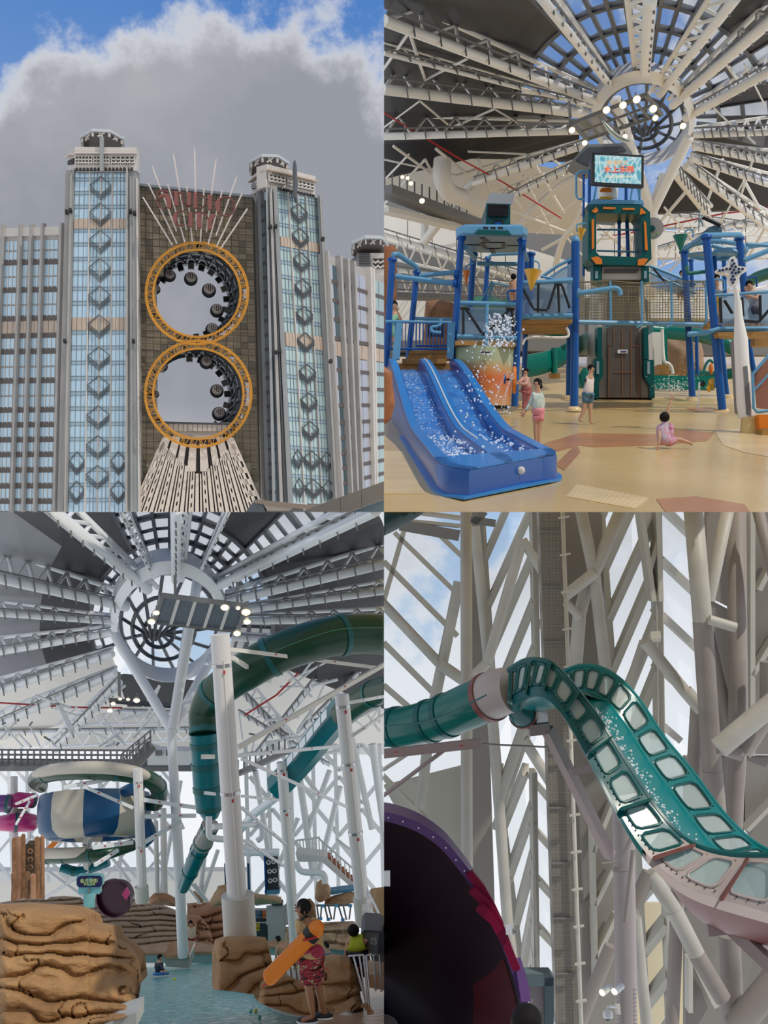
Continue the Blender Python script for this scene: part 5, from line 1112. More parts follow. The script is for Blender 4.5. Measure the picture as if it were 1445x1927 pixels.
TR = [(1017, -6, 1149, 163, 16, (26, -8)), (1223, -6, 1214, 136, 23, (-42, 0)), (722, 38, 1120, 190, 18, (30, -38)), (722, 168, 1104, 214, 20, (0, -46)), (722, 257, 1104, 246, 14, (0, -40)), (890, 345, 1106, 272, 12, (0, -24)), (722, 100, 1112, 200, 8, (0, -20)),
      (1386, -6, 1242, 178, 17, (-50, 0)), (1460, 30, 1266, 198, 19, (-16, -26)), (1460, 128, 1290, 222, 17, (0, -34)), (1460, 248, 1304, 254, 13, (0, -30)), (1460, 306, 1304, 276, 13, (0, -22)), (1460, 352, 1300, 298, 12, (0, -22)), (1460, 440, 1290, 312, 14, (12, -20)), (940, 380, 1118, 295, 10, (0, -20)), (1330, 400, 1268, 322, 18, (8, -12))]
ORDER2 = sorted(range(len(TR)), key=lambda k: (math.atan2(TR[k][1]-222, TR[k][0]-1210)+3.6) % (2*math.pi))
for k, t in enumerate(TR):
    truss(t[0], t[1], t[2], t[3], t[4], 'white roof truss over the play pool, %s counted clockwise from the red sprinkler pipe' % ORD[ORDER2.index(k)], t[5])
random.seed(21)
BRc = thing('roof_bracing', 'criss-cross of thin white bracing tubes between the roof trusses and the left wall', 'bracing', P(900, 420, 66))
for (x0, y0, x1, y1) in [(722, 300, 860, 330), (740, 275, 830, 340), (860, 330, 960, 300), (930, 330, 985, 395), (985, 395, 1060, 330), (1000, 300, 1060, 400), (900, 300, 930, 380), (722, 385, 800, 300), (800, 300, 850, 395), (985, 330, 1040, 440), (940, 430, 1040, 400), (1040, 300, 1100, 345), (960, 395, 1075, 440), (1010, 440, 1090, 372), (820, 280, 900, 345), (880, 285, 990, 290), (722, 340, 770, 290), (1060, 440, 1095, 480), (1020, 470, 1075, 440), (722, 130, 770, 60), (770, 60, 800, 150), (800, 150, 880, 110), (722, 240, 790, 190), (790, 190, 850, 240), (850, 240, 930, 205), (930, 205, 990, 240)]:
    pipe(BRc, 'tube', m_white2, [(x0, y0, rd(x0, y0)+3), (x1, y1, rd(x1, y1)+3)], rnd(1.6, 3.4), 6)
BRr = thing('roof_bracing', 'criss-cross of thin white bracing tubes above the right platform', 'bracing', P(1360, 420, 66))
for (x0, y0, x1, y1) in [(1240, 420, 1300, 350), (1300, 350, 1350, 430), (1350, 430, 1400, 340), (1400, 340, 1450, 430), (1320, 330, 1445, 395), (1360, 300, 1330, 380), (1420, 290, 1390, 380), (1250, 470, 1310, 430), (1250, 390, 1320, 470), (1380, 230, 1420, 270), (1330, 190, 1390, 250), (1400, 120, 1440, 200), (1360, 110, 1400, 170), (1250, 520, 1330, 440), (1400, 500, 1445, 420), (1100, 480, 1170, 410), (1110, 410, 1200, 490), (1150, 500, 1215, 420), (1120, 450, 1230, 440), (1180, 400, 1190, 500)]:
    pipe(BRr, 'tube', m_white2, [(x0, y0, rd(x0, y0)+3), (x1, y1, rd(x1, y1)+3)], rnd(1.6, 3.2), 6)
# bent struts down to the left wall
BS = thing('bent_strut', 'thick bent white strut from the left wall up to the roof ring trusses', 'strut', P(798, 455, 72)); pipe(BS, 'strut', m_white2, [(798, 455, 72), (835, 408, 70), (888, 346, 66), (905, 338, 65)], 9, 12, 3); pipe(BS, 'brace', m_white2, [(850, 400, 69), (880, 392, 70)], 4); pipe(BS, 'leg', m_white2, [(798, 455, 72), (800, 400, 72)], 8)
BS = thing('bent_strut', 'white bent strut behind the canopy tower', 'strut', P(1046, 500, 72)); pipe(BS, 'strut', m_white2, [(1045, 500, 72), (1060, 450, 70), (1085, 420, 68), (1100, 385, 66)], 6, 12, 3); pipe(BS, 'brace', m_white2, [(976, 428, 70), (1000, 395, 68), (1060, 345, 64), (1100, 325, 62)], 6)
random.seed(11)
for k, (x0, y0, x1, y1, w_) in enumerate([(722, 440, 1000, 525, 10), (722, 505, 980, 540, 8), (722, 325, 900, 420, 6)]): truss(x0, y0, x1, y1, w_, ['upper', 'lower', 'highest and thinnest'][k]+' horizontal white lattice girder along the left wall', (0, 44), 9, True, 'wall girders', 74, 76)
for k, (x0, y0, x1, y1, w_) in enumerate([(1235, 470, 1460, 400, 6), (1235, 400, 1460, 430, 6), (1240, 545, 1460, 520, 7)]): truss(x0, y0, x1, y1, w_, ['middle', 'upper', 'lowest'][k]+' white lattice girder along the right wall', (0, 34), 8, True, 'wall girders', 74, 76)
RD = thing('fire_pipe', 'red sprinkler pipe crossing the trusses on the left', 'pipe', P(900, 330, 60)); pipe(RD, 'pipe', m_red, [(722, 212, 56), (860, 296, 58), (950, 345, 62), (1055, 410, 66)], 1.6, 6)
RD = thing('fire_pipe', 'red sprinkler pipe crossing the trusses on the right', 'pipe', P(1300, 420, 70)); pipe(RD, 'pipe', m_red, [(1150, 445, 70), (1250, 425, 70), (1360, 402, 70), (1460, 390, 70)], 1.6, 6)
# roof cladding: skylight panes and dark panels in rings around the oculus
CE = sroot('ceiling', rpt(-math.pi/2, 300, 5))
NA = 26; radii = [100, 140, 185, 235, 290, 350, 420, 520, 640]
for i in range(NA):
    a0, a1 = -math.pi*1.08+(math.pi*1.16)*i/NA, -math.pi*1.08+(math.pi*1.16)*(i+1)/NA; am = (a0+a1)/2
    for j, (r0, r1) in enumerate(zip(radii[:-1], radii[1:])):
        if am < -2.75 and r0 > 420: continue
        x, y = RC[0]+(r0+r1)/2*math.cos(am), RC[1]+(r0+r1)/2*math.sin(am)*0.93
        if x < 690 or x > 1480 or y < -60: continue
        dark = (am < -2.32 and r0 >= 235) or (am < -2.05 and r0 >= 350) or (-0.95 < am < -0.55 and r0 >= 235) or (am > -0.35 and r0 >= 140 and (i % 2 == 0)) or (am < -2.7 and i % 2 == 0)
        q = [rpt(a0, r0, 4.5), rpt(a0, r1, 4.5), rpt(a1, r1, 4.5), rpt(a1, r0, 4.5)]
        m = MB(); m.prism(q, V((0, 0.12, 0))); m.build('roof_panel' if dark else 'skylight_pane', m_darkp if dark else m_sky, CE)
        if not dark:
            m = MB(); m.bar(q[1], q[2], 0.22, 0.22); m.bar(q[0], q[1], 0.14, 0.2)
            m.build('mullion', m_mul2, CE)
# dark lower cladding left and right under the trusses
for pts in ([(700, 60), (900, 120), (1090, 235), (1090, 300), (880, 300), (700, 300)], [(700, 290), (960, 300), (1100, 330), (1100, 440), (900, 430), (700, 345)], [(1300, 250), (1460, 225), (1460, 330), (1320, 300)], [(1240, 330), (1330, 305), (1460, 350), (1460, 390), (1240, 400)]):
    m = MB(); m.prism([P(x, y, rd(x, y)+9) for x, y in pts], V((0, 0.5, 0))); m.build('roof_panel', m_darkp if pts[0][1] in (60, 330) or pts[0][1] == 250 else m_wallp, CE)
# ---- lighting gantry
LG = thing('light_gantry', 'slanted steel lighting gantry hung under the roof ring', 'gantry', P(1140, 250, 48))
g = [P(1077, 232, 47), P(1215, 178, 47), P(1245, 215, 50), P(1105, 262, 50)]
for a, b in zip(g, g[1:]+g[:1]): m = MB(); m.bar(a, b, 0.14, 0.16); m.build('edge_beam', m_grey2, LG)
for k in range(1, 6): t = k/6; m = MB(); m.bar(lerp(g[0], g[1], t), lerp(g[3], g[2], t), 0.08, 0.1); m.build('cross_beam', m_grey2, LG)
m = MB(); m.bar(lerp(g[0], g[3], 0.5), lerp(g[1], g[2], 0.5), 0.08, 0.1); m.build('mid_beam', m_grey2, LG); m = MB(); m.prism([lerp(g[0], g[1], 0.02), lerp(g[0], g[1], 0.4), lerp(g[3], g[2], 0.4), lerp(g[3], g[2], 0.02)], V((0, 0.03, 0))); m.build('mesh_floor', mat('gantry_mesh', (0.28, 0.28, 0.27), 0.6, alpha=0.6), LG)
for (x, y, y2) in ((1071, 190, 232), (1215, 132, 178)): m = MB(); m.bar(P(x, y, 47), P(x+1, y2, 47), 0.08, 0.08); m.build('hanger', m_grey2, LG)
m_lamp = mat('lamp_face', (1.0, 0.80, 0.42), 0.4, emit=3.0); m_lh = mat('lamp_housing', (0.35, 0.34, 0.32), 0.4)
def flood(x, y, d, r, label, power=0, group='floodlights under the roof'):
    root = thing('floodlight', label, 'lamp', P(x, y+r, d), group); c = P(x, y, d); ax = V((0.1, -0.75, -0.65)).normalized()
    m = MB(); m.lathe(c, ax, [(rp(r*0.5, d), -rp(r*1.0, d)), (rp(r, d), -rp(r*0.15, d)), (rp(r, d), 0.0)], 14); m.build('housing', m_lh, root, True); m = MB(); m.lathe(c+ax*0.012, ax, [(rp(r*0.82, d), 0), (rp(r*0.75, d), 0.02)], 14); m.build('lens', m_lamp, root, True); m = MB(); m.bar(c-ax*rp(r, d), c-ax*rp(r, d)+V((0, 0, rp(r*1.2, d))), 0.05, 0.05); m.build('bracket', m_grey2, root)
    if power:
        ld = bpy.data.lights.new('flood', 'SPOT'); ld.energy = power; ld.spot_size = math.radians(120); ld.color = (1, 0.9, 0.75); ld.shadow_soft_size = 0.6; lo = bpy.data.objects.new('lamp_light', ld); COL.objects.link(lo); lo.parent = root
        lo.location = (c+ax*0.3)-V(root.location); lo.rotation_euler = (-ax).to_track_quat('Z', 'Y').to_euler()
for k, (x, y, r) in enumerate([(1141, 207, 8), (1172, 198, 8), (1198, 187, 8.5), (1229, 205, 8.5), (1233, 222, 6.5), (1076, 245, 7), (1100, 269, 6), (1176, 257, 6), (1285, 237, 7)]): flood(x, y, 46.5, r, 'warm lit floodlight under the roof ring, %s of the gantry\'s set' % ORD[k], 0)
for k, (x, y, r) in enumerate([(757, 333, 4), (767, 335, 4), (773, 345, 5), (794, 378, 6)]): flood(x, y, 60, r, 'small lit floodlight by the left wall, %s down the dark gantry' % ORD[k], 0, 'floodlights by the left wall')
# ---- people
m_mint = mat('mint_shirt', (0.30, 0.62, 0.42), 0.7); m_rose = mat('rose_suit', (0.42, 0.13, 0.13), 0.6); m_pinkskirt = mat('pink_skirt', (0.75, 0.27, 0.29), 0.6); m_flor = mat('floral_white', (0.72, 0.70, 0.62), 0.6, var=0.9, vscale=22, col2=(0.35, 0.50, 0.42))
m_navy2 = mat('navy_fabric', (0.018, 0.025, 0.05), 0.6); m_whiteshirt = mat('white_shirt', (0.72, 0.62, 0.58), 0.6); m_trunk = mat('navy_print_trunks', (0.02, 0.05, 0.10), 0.6, var=0.9, vscale=18, col2=(0.12, 0.28, 0.40)); m_pinkflor = mat('pink_floral', (0.62, 0.24, 0.32), 0.6, var=0.9, vscale=18, col2=(0.45, 0.50, 0.62)); m_magflor = mat('magenta_floral', (0.45, 0.10, 0.22), 0.6, var=0.9, vscale=18, col2=(0.70, 0.45, 0.50)); m_suitpat = mat('grey_pattern', (0.45, 0.38, 0.42), 0.6, var=0.8, vscale=22, col2=(0.15, 0.12, 0.16)); m_yelsuit = mat('yellow_suit', (0.75, 0.42, 0.02), 0.6)
person('woman in mint polo shirt standing behind the railing with a hand to her chin', 26.2, 1.6, dict(pel=(737, 632), bel=(738, 617), che=(740, 598), nec=(742, 585), jaw=(742, 578), cro=(741, 571), shL=(731, 596), elL=(731, 612), wrL=(738, 623), shR=(750, 595, -0.1), elR=(756, 606, -0.15), wrR=(748, 586, -0.25), hpL=(733, 642), knL=(733, 668), anL=(733, 688), hpR=(742, 642), knR=(742, 668), anR=(742, 688)),
       [('shirt', TEE, 1.12, m_mint, TT), ('trousers', ('pel', 'hpL', 'knL', 'anL', 'hpR', 'knR', 'anR'), 1.12, m_tow, {})], face=(0.5, -0.25), hairlong=0.11)
person('girl in patterned swimsuit seen from behind on the tower deck', 27.5, 1.25, dict(pel=(966, 549), bel=(966, 542), che=(966, 533), nec=(966, 527), jaw=(966, 524), cro=(966, 520), shL=(961, 531), elL=(960, 540), wrL=(962, 548), shR=(971, 531), elR=(973, 540), wrR=(970, 546), hpL=(963, 553), knL=(963, 565), anL=(963, 577), toL=(962, 579), hpR=(969, 553), knR=(969, 565), anR=(968, 577), toR=(968, 579)), [('swimsuit', ('pel', 'bel', 'hpL', 'hpR'), 1.1, m_suitpat, {})])
person('girl in rose swim tunic and leggings turning the orange hand wheel', 20.5, 1.02, dict(pel=(991, 730), bel=(990, 723), che=(988, 713), nec=(988, 706), jaw=(989, 702.5), cro=(989, 697), shL=(984, 712), elL=(978, 719, -0.1), wrL=(970, 720, -0.1), shR=(993, 713), elR=(990, 723, -0.12), wrR=(976, 722, -0.15), hpL=(988, 736), knL=(987, 757), anL=(984, 775), toL=(979, 777, -0.05), hpR=(994, 736), knR=(992, 757), anR=(990, 774), toR=(985, 776, -0.05)),
       [('tunic', LSLEEVE, 1.12, mat('dusty_pink', (0.55, 0.30, 0.24), 0.6), LT), ('skirt', SHORTS, 1.5, m_rose, SST), ('leggings', ('pel', 'hpL', 'knL', 'anL', 'hpR', 'knR', 'anR'), 1.12, m_rose, dict(anL=('knL', 0.3), anR=('knR', 0.3)))], face=(-0.35, -0.2))
person('girl in floral long-sleeved top and pink skirt with hair clips by the slide', 17.3, 1.13, dict(pel=(1013, 772), bel=(1012, 760), che=(1011, 745), nec=(1011, 733), jaw=(1011, 726), cro=(1011, 717), shL=(1004, 742), elL=(998, 760), wrL=(988, 775), shR=(1019, 742), elR=(1022, 760), wrR=(1020, 772), hpL=(1009, 782), knL=(1008, 812), anL=(1009, 836), toL=(1006, 840), hpR=(1017, 782), knR=(1014, 812), anR=(1014, 836), toR=(1012, 840)),
       [('top', LSLEEVE, 1.12, m_flor, LT), ('skirt', SHORTS, 1.4, m_pinkskirt, SST)], hairlong=0.06, face=(-0.9, 0.6))
person('boy in white and navy rash top and navy trunks walking with goggles on his head', 21.3, 1.2, dict(pel=(1106, 742), bel=(1107, 732), che=(1109, 714), nec=(1111, 704), jaw=(1113, 697.5), cro=(1113, 690), shL=(1105, 711), elL=(1103, 727), wrL=(1106, 742), shR=(1114, 712), elR=(1113, 726, 0.1), wrR=(1114, 738, 0.1), hpL=(1103, 748), knL=(1098, 774), anL=(1090, 791), toL=(1096, 793), hpR=(1110, 748), knR=(1111, 774), anR=(1111, 795), toR=(1117, 797)),
       [('rash_top', TEE, 1.1, m_whiteshirt, TT), ('sleeve', ('shL', 'elL'), 1.4, m_navy2, TT), ('sleeve', ('shR', 'elR'), 1.4, m_navy2, TT), ('trunks', SHORTS, 1.2, m_trunk, dict(WB, knL=('hpL', 0.45), knR=('hpR', 0.45)))], face=(0.8, -0.1))
person('girl in pink floral swim set sitting on the wet floor and pointing up', 16.4, 1.05, dict(pel=(1252, 833), bel=(1248, 822), che=(1247, 806), nec=(1249, 798), jaw=(1250, 791), cro=(1250, 783), shL=(1240, 805), elL=(1241, 824, -0.1), wrL=(1239, 838, -0.12), shR=(1251, 800), elR=(1257, 769), wrR=(1263, 753), hpL=(1257, 833), knL=(1275, 826), anL=(1297, 833), toL=(1304, 837), hpR=(1258, 830, 0.15), knR=(1262, 796, 0.2), anR=(1262, 826, 0.3), toR=(1268, 832, 0.3)),
       [('top', TEE, 1.15, m_pinkflor, dict(elL=('shL', 0.55), elR=('shR', 0.7))), ('shorts', SHORTS, 1.15, m_magflor, ST)], hair=1.2, fat=1.1)
person('boy in yellow and navy swimsuit standing on the right platform', 26.5, 1.25, dict(pel=(1351, 573), bel=(1351, 565), che=(1351, 552), nec=(1350, 545), jaw=(1349, 526), cro=(1349, 520), shL=(1344, 550), elL=(1343, 562), wrL=(1344, 572), shR=(1357, 550), elR=(1359, 562), wrR=(1359, 572), hpL=(1347, 578), knL=(1348, 596), anL=(1349, 612), hpR=(1354, 578), knR=(1354, 596), anR=(1354, 612)) | dict(nec=(1350, 541), jaw=(1349, 527)),
       [('swimsuit', ('pel', 'bel', 'che', 'shL', 'elL', 'shR', 'elR', 'hpL', 'knL', 'hpR', 'knR'), 1.1, m_yelsuit, dict(TT, **ST))], face=(0.0, -0.3))
person('bare-armed boy leaning over the platform rail beside the white pole', 25.3, 1.4, dict(pel=(1420, 585), bel=(1420, 572), che=(1418, 556), nec=(1413, 545), jaw=(1410, 540), cro=(1409, 532), shL=(1407, 553), elL=(1408, 562, -0.3), wrL=(1404, 548, -0.4), shR=(1428, 553), elR=(1424, 561, -0.3), wrR=(1408, 556, -0.4), hpL=(1416, 592), knL=(1414, 605), anL=(1414, 616), hpR=(1426, 592), knR=(1426, 605), anR=(1426, 616)),
       [('shorts', SHORTS, 1.15, m_navy2, ST)], face=(-0.4, -0.45), fat=1.15)
person('child in pale top climbing the stair behind the green pipe', 29.5, 1.2, dict(pel=(1282, 545), bel=(1282, 539), che=(1282, 528), nec=(1283, 522), jaw=(1283, 517), cro=(1283, 512), shL=(1277, 527), elL=(1270, 531), wrL=(1262, 527), shR=(1287, 527), elR=(1290, 535), wrR=(1288, 542), hpL=(1279, 550), knL=(1276, 562), hpR=(1285, 550), knR=(1284, 562)), [('top', TEE, 1.1, m_whiteshirt, TT)], face=(-0.4, 0))
# ================================================================ PLACE 3: the lazy river hall
PANEL = 3
X3, Y3, Z3 = FR[3]
m_w3 = mat('steel_white_cool', (0.82, 0.85, 0.87), 0.42, var=0.06, vscale=0.3)
m_col = mat('column_white', (0.78, 0.77, 0.75), 0.4, var=0.12, vscale=0.6, stretch=(1, 1, 0.15))
m_dgreen = mat('tube_dark_green', (0.006, 0.055, 0.034), 0.3, var=0.5, vscale=9, col2=(0.018, 0.06, 0.026), spec=0.4)
m_turq = mat('tube_turquoise', (0.0, 0.15, 0.18), 0.25, spec=0.4)
m_turq2 = mat('tube_turquoise_pale', (0.10, 0.40, 0.42), 0.25, coat=0.4)
m_flg = mat('tube_flange', (0.0, 0.10, 0.10), 0.4)
m_bwl = mat('bowl_blue', (0.004, 0.065, 0.17), 0.35, spec=0.4); m_bww = mat('bowl_cream', (0.52, 0.48, 0.40), 0.45)
m_rock3 = mat('rock_ochre', (0.50, 0.285, 0.115), 0.85, var=0.5, vscale=1.6, col2=(0.29, 0.15, 0.055), bump=0.7, bscale=9, stretch=(0.6, 0.6, 1.6))
m_rock3b = mat('rock_sandstone', (0.46, 0.32, 0.20), 0.85, var=0.55, vscale=0.9, col2=(0.27, 0.20, 0.15), bump=0.6, bscale=5, stretch=(0.35, 0.35, 2.2))
m_rock3c = mat('rock_rose', (0.46, 0.25, 0.14), 0.85, var=0.5, vscale=0.8, col2=(0.28, 0.13, 0.07), bump=0.6, bscale=5)
m_stl = mat('stainless', (0.55, 0.55, 0.56), 0.25, 0.9)
def outl(pts, x):
    for (a, b) in zip(pts[:-1], pts[1:]):
        if a[0] <= x <= b[0]: return lerp(a[1], b[1], (x-a[0])/max(1e-6, b[0]-a[0]))
    return pts[0][1] if x < pts[0][0] else pts[-1][1]
def cliff(name, label, top, bot, dt, db, th, material, strata=22, amp=0.25, block=90, nx=90, ny=60, seed=0, warp=0.7, cat='rock', roll=0.10, edge=0.12):
    """a layered rock face between a top and a bottom outline; depth dt at the top, db at the foot"""
    x0, x1 = max(top[0][0], bot[0][0]), min(top[-1][0], bot[-1][0]); rings = []
    for j in range(ny+1):
        v = j/ny; row = []
        for i in range(nx+1):
            u = i/nx; x = lerp(x0, x1, u); y = lerp(outl(top, x), outl(bot, x), v); d = lerp(dt, db, v)
            n1 = mnoise.noise(V((x/120+seed, y/70, 0.3))); n2 = mnoise.noise(V((x/35, y/22, seed+2.1)))
            h = y/strata+warp*n1+0.25*n2; fl_ = math.floor(h); f_ = h-fl_
            ledge = math.sin(math.pi*min(1, f_/0.85))**0.6 if f_ < 0.85 else -0.5
            hb = (math.sin(fl_*127.1+seed)*43758.5) % 1; g = x/block+hb*3+0.25*n2; gf_ = g-math.floor(g); cr = -0.7 if gf_ < 0.035 else 0
            rel = ((math.sin(math.floor(g)*91.7+fl_*31.3)*9973) % 1)*0.7
            e = max(0, (edge-min(u, 1-u))/edge); t = max(0, (roll-v)/roll)
            back = th*(1-math.sqrt(max(0, 1-min(1, e)**2)))*0.6+th*(1-math.sqrt(max(0, 1-min(1, t)**2)))*0.6
            d2 = d-amp*(ledge+rel+cr+0.5*n2+0.9*n1)+back
            row.append(P(x, y, max(d2, d*0.8)))
        rings.append(row)
    m = MB(); m.loft(rings, False, False)
    tp, bt = rings[0], rings[-1]; bk = Y3*th
    m.loft([tp, [p+bk for p in tp]], False, False); m.loft([[r[0] for r in rings], [r[0]+bk for r in rings]], False, False); m.loft([[r[-1] for r in rings], [r[-1]+bk for r in rings]], False, False)
    return tag(m.build(name, material, None, 'all'), label, cat)
# ---- water and decks
m_water = bpy.data.materials.new('pool_water'); m_water.use_nodes = True; t_ = m_water.node_tree; b_ = t_.nodes['Principled BSDF']
b_.inputs['Base Color'].default_value = (0.03, 0.44, 0.42, 1); b_.inputs['Roughness'].default_value = 0.14; b_.inputs['Specular IOR Level'].default_value = 0.2
c_ = t_.nodes.new('ShaderNodeTexCoord'); mp_ = t_.nodes.new('ShaderNodeMapping'); mp_.inputs['Scale'].default_value = (1.5, 0.55, 1); n_ = t_.nodes.new('ShaderNodeTexNoise'); n_.inputs['Scale'].default_value = 3.2; n_.inputs['Detail'].default_value = 4; n_.inputs['Distortion'].default_value = 0.8
bp_ = t_.nodes.new('ShaderNodeBump'); bp_.inputs['Strength'].default_value = 0.8; bp_.inputs['Distance'].default_value = 0.15; t_.links.new(c_.outputs['Object'], mp_.inputs[0]); t_.links.new(mp_.outputs[0], n_.inputs['Vector']); t_.links.new(n_.outputs['Fac'], bp_.inputs['Height']); t_.links.new(bp_.outputs[0], b_.inputs['Normal'])
m = MB(); m.prism([G(180, 1940, -0.25), G(640, 1940, -0.25), G(740, 1790, -0.25), G(220, 1795, -0.25)], -Z3*0.3); stuff(tag(m.build('pool_water', m_water), 'rippled turquoise pool water between the tan rocks', 'water'))
m_deck = mat('wet_deck', (0.55, 0.34, 0.20), 0.25, var=0.4, vscale=1.2, col2=(0.38, 0.22, 0.12), bump=0.2, bscale=4)
m = MB(); m.prism([G(545, 1935), G(760, 1935), G(760, 1840), G(672, 1842), G(615, 1895)], -Z3*0.5); struct(m.build('floor', m_deck))
m_kerb = mat('pool_kerb', (0.42, 0.43, 0.40), 0.6, var=0.2, vscale=3)
KB = thing('pool_kerb', 'smooth grey pool kerb under the tan rocks by the lifeguard', 'kerb', G(480, 1890, -0.25)); kp_ = [(404, 1860), (440, 1862), (470, 1868), (492, 1880), (505, 1896), (530, 1908), (565, 1916), (600, 1934)]
sm = spline([G(x, y, -0.25) for x, y in kp_], 5); m = MB(); m.loft([[p, p+Z3*0.34, p+Z3*0.34+V((0.3, 1.0, 0)), p+V((0.3, 1.0, 0))] for p in sm]); m.build('kerb', m_kerb, KB, True)
KB = thing('pool_kerb', 'pale blue far pool wall with orange coping below the layered rock', 'kerb', P(300, 1795, 40)); dd = 50
poly(KB, 'wall', mat('pool_wall_blue', (0.33, 0.50, 0.52), 0.5), [(253, 1797), (420, 1795), (420, 1812), (256, 1812)], dd, 0.5); poly(KB, 'coping', m_deck, [(253, 1794), (420, 1790), (420, 1796), (253, 1798)], dd-0.1, 0.8)
KB = thing('column_plinth', 'orange-topped grey plinth at the foot of the thin forked column', 'plinth', P(335, 1820, 44)); poly(KB, 'wall', m_kerb, [(309, 1802), (356, 1801), (356, 1822), (312, 1819)], 44, 1.2); poly(KB, 'top', m_deck, [(309, 1797), (356, 1796), (356, 1803), (309, 1804)], 43.9, 1.4)
KB = thing('pool_kerb', 'grey pool kerb at the foot of the big left rock', 'kerb', P(230, 1925, 11.5)); poly(KB, 'kerb', m_kerb, [(190, 1935), (215, 1918), (256, 1905), (256, 1935)], 11.9, 0.4)
KB = thing('pool_kerb', 'far blue pool edge behind the railing and the man', 'kerb', P(560, 1815, 34)); poly(KB, 'wall', mat('pool_wall_blue', (0.33, 0.50, 0.52), 0.5), [(495, 1783), (660, 1786), (660, 1800), (495, 1797)], 46, 0.5); poly(KB, 'coping', m_deck, [(495, 1781), (545, 1781), (545, 1785), (495, 1785)], 45.9, 0.6)
# ---- rocks
cliff('rock_cliff', 'big layered ochre rock filling the near pool bank below the teal sign', [(-20, 1702), (60, 1699), (140, 1703), (165, 1716), (171, 1735), (210, 1741), (220, 1765), (240, 1775), (262, 1800), (265, 1830)], [(-20, 1945), (180, 1945), (215, 1922), (258, 1905), (265, 1850)], 13.5, 12.0, 2.2, m_rock3, 34, 0.10, 210, 130, 90, 1, 1.3)
cliff('rock_cliff', 'long pale finely layered sandstone face behind the swimmer', [(150, 1706), (175, 1700), (240, 1697), (300, 1700), (330, 1712), (345, 1735), (400, 1760)], [(150, 1800), (250, 1800), (345, 1793), (400, 1790)], 60, 52, 4, m_rock3b, 9, 0.35, 160, 100, 60, 5, 1.4)
cliff('rock_cliff', 'rust-coloured dripping rock face left of the big column', [(352, 1700), (372, 1698), (400, 1697), (425, 1700), (440, 1705)], [(352, 1800), (400, 1795), (440, 1800)], 60, 56, 3, m_rock3c, 16, 0.35, 90, 50, 40, 8, 1.4)
cliff('rock_cliff', 'rounded rosy boulder wall beside the far man in a pale shirt', [(350, 1722), (375, 1722), (392, 1742), (402, 1768)], [(350, 1795), (402, 1795)], 57, 55, 2, m_rock3c, 18, 0.3, 90, 40, 36, 15)
cliff('rock_cliff', 'brown layered ledge behind the teal sign post', [(0, 1698), (60, 1690), (120, 1686), (180, 1690), (240, 1693), (262, 1690)], [(0, 1715), (262, 1715)], 64, 62, 3, m_rock3b, 8, 0.3, 120, 60, 20, 21)
rock('boulder', 'rounded ribbed tan boulder at the foot of the left white column', [(281, 1690), (290, 1680), (310, 1680), (330, 1690), (330, 1705), (282, 1702)], 47, 2.0, m_rock3c, 3, 0, round_=0.6)
cliff('boulder', 'big tan boulder carrying the thick white column', [(402, 1790), (408, 1770), (425, 1763), (470, 1761), (500, 1764), (507, 1785), (512, 1810), (520, 1830)], [(402, 1862), (440, 1866), (480, 1872), (520, 1880)], 18.6, 17.4, 1.6, m_rock3, 40, 0.11, 120, 70, 60, 31, 1.8)
cliff('boulder', 'low tan rocks in front of the railing beside the lifeguard', [(486, 1850), (505, 1836), (530, 1832), (548, 1838), (570, 1850), (600, 1850)], [(486, 1885), (505, 1895), (540, 1906), (570, 1913), (600, 1912)], 17.4, 16.6, 1.2, m_rock3, 26, 0.09, 120, 70, 50, 37, 1.8)
cliff('boulder', 'angular tan boulder between the lifeguard and the steel railing', [(596, 1840), (612, 1806), (640, 1798), (658, 1800), (670, 1830), (680, 1880), (684, 1893)], [(596, 1912), (630, 1908), (660, 1903), (684, 1896)], 17.2, 16.2, 1.2, m_rock3, 36, 0.11, 100, 70, 60, 41, 2.0)
cliff('rock_cliff', 'pitted cream rock wall across the far pool', [(538, 1745), (570, 1740), (620, 1735), (665, 1733), (675, 1740)], [(538, 1783), (600, 1783), (640, 1788), (675, 1790)], 48, 46, 2, mat('rock_cream', (0.60, 0.48, 0.34), 0.85, var=0.6, vscale=2.5, col2=(0.33, 0.21, 0.12), bump=0.8, bscale=7), 20, 0.3, 30, 60, 36, 51, 1.5)
m_arch = mat('rock_arch', (0.58, 0.40, 0.25), 0.85, var=0.5, vscale=1.5, col2=(0.36, 0.2, 0.1), bump=0.8, bscale=6)
rock('boulder', 'upright tan rock finger behind the lifeguard\'s head', [(575, 1692), (583, 1689), (592, 1700), (596, 1730), (572, 1735)], 50, 1.0, m_arch, 6, 0, round_=0.6)
rock('boulder', 'tall ribbed tan rock beside the blue trough', [(595, 1660), (603, 1655), (613, 1656), (620, 1670), (622, 1690), (600, 1698), (594, 1690)], 50, 1.5, m_arch, 7, 0, round_=0.6)
rock('boulder', 'low tan rock ridge under the blue trough', [(612, 1690), (640, 1683), (655, 1677), (670, 1680), (672, 1700), (610, 1702)], 50.5, 1.2, m_arch, 8, 0, round_=0.6)
rock('boulder', 'tan rocks behind the thick column by the speaker tower', [(395, 1695), (408, 1667), (425, 1665), (470, 1680), (500, 1684), (530, 1688), (532, 1700), (400, 1705)], 42, 1.5, m_arch, 10, 0, round_=0.6)
rock('boulder', 'brown rock at the right edge behind the grey bins', [(698, 1672), (735, 1668), (735, 1760), (690, 1760), (690, 1735), (704, 1720)], 30, 1.5, mat('rock_yellow', (0.48, 0.31, 0.14), 0.85, var=0.4, vscale=1.5, bump=0.5, bscale=6), 14, 0, round_=0.5)
WC = thing('log_columns', 'cluster of brown fluted trunks with round holes on the rock', 'rock', P(52, 1692, 40))
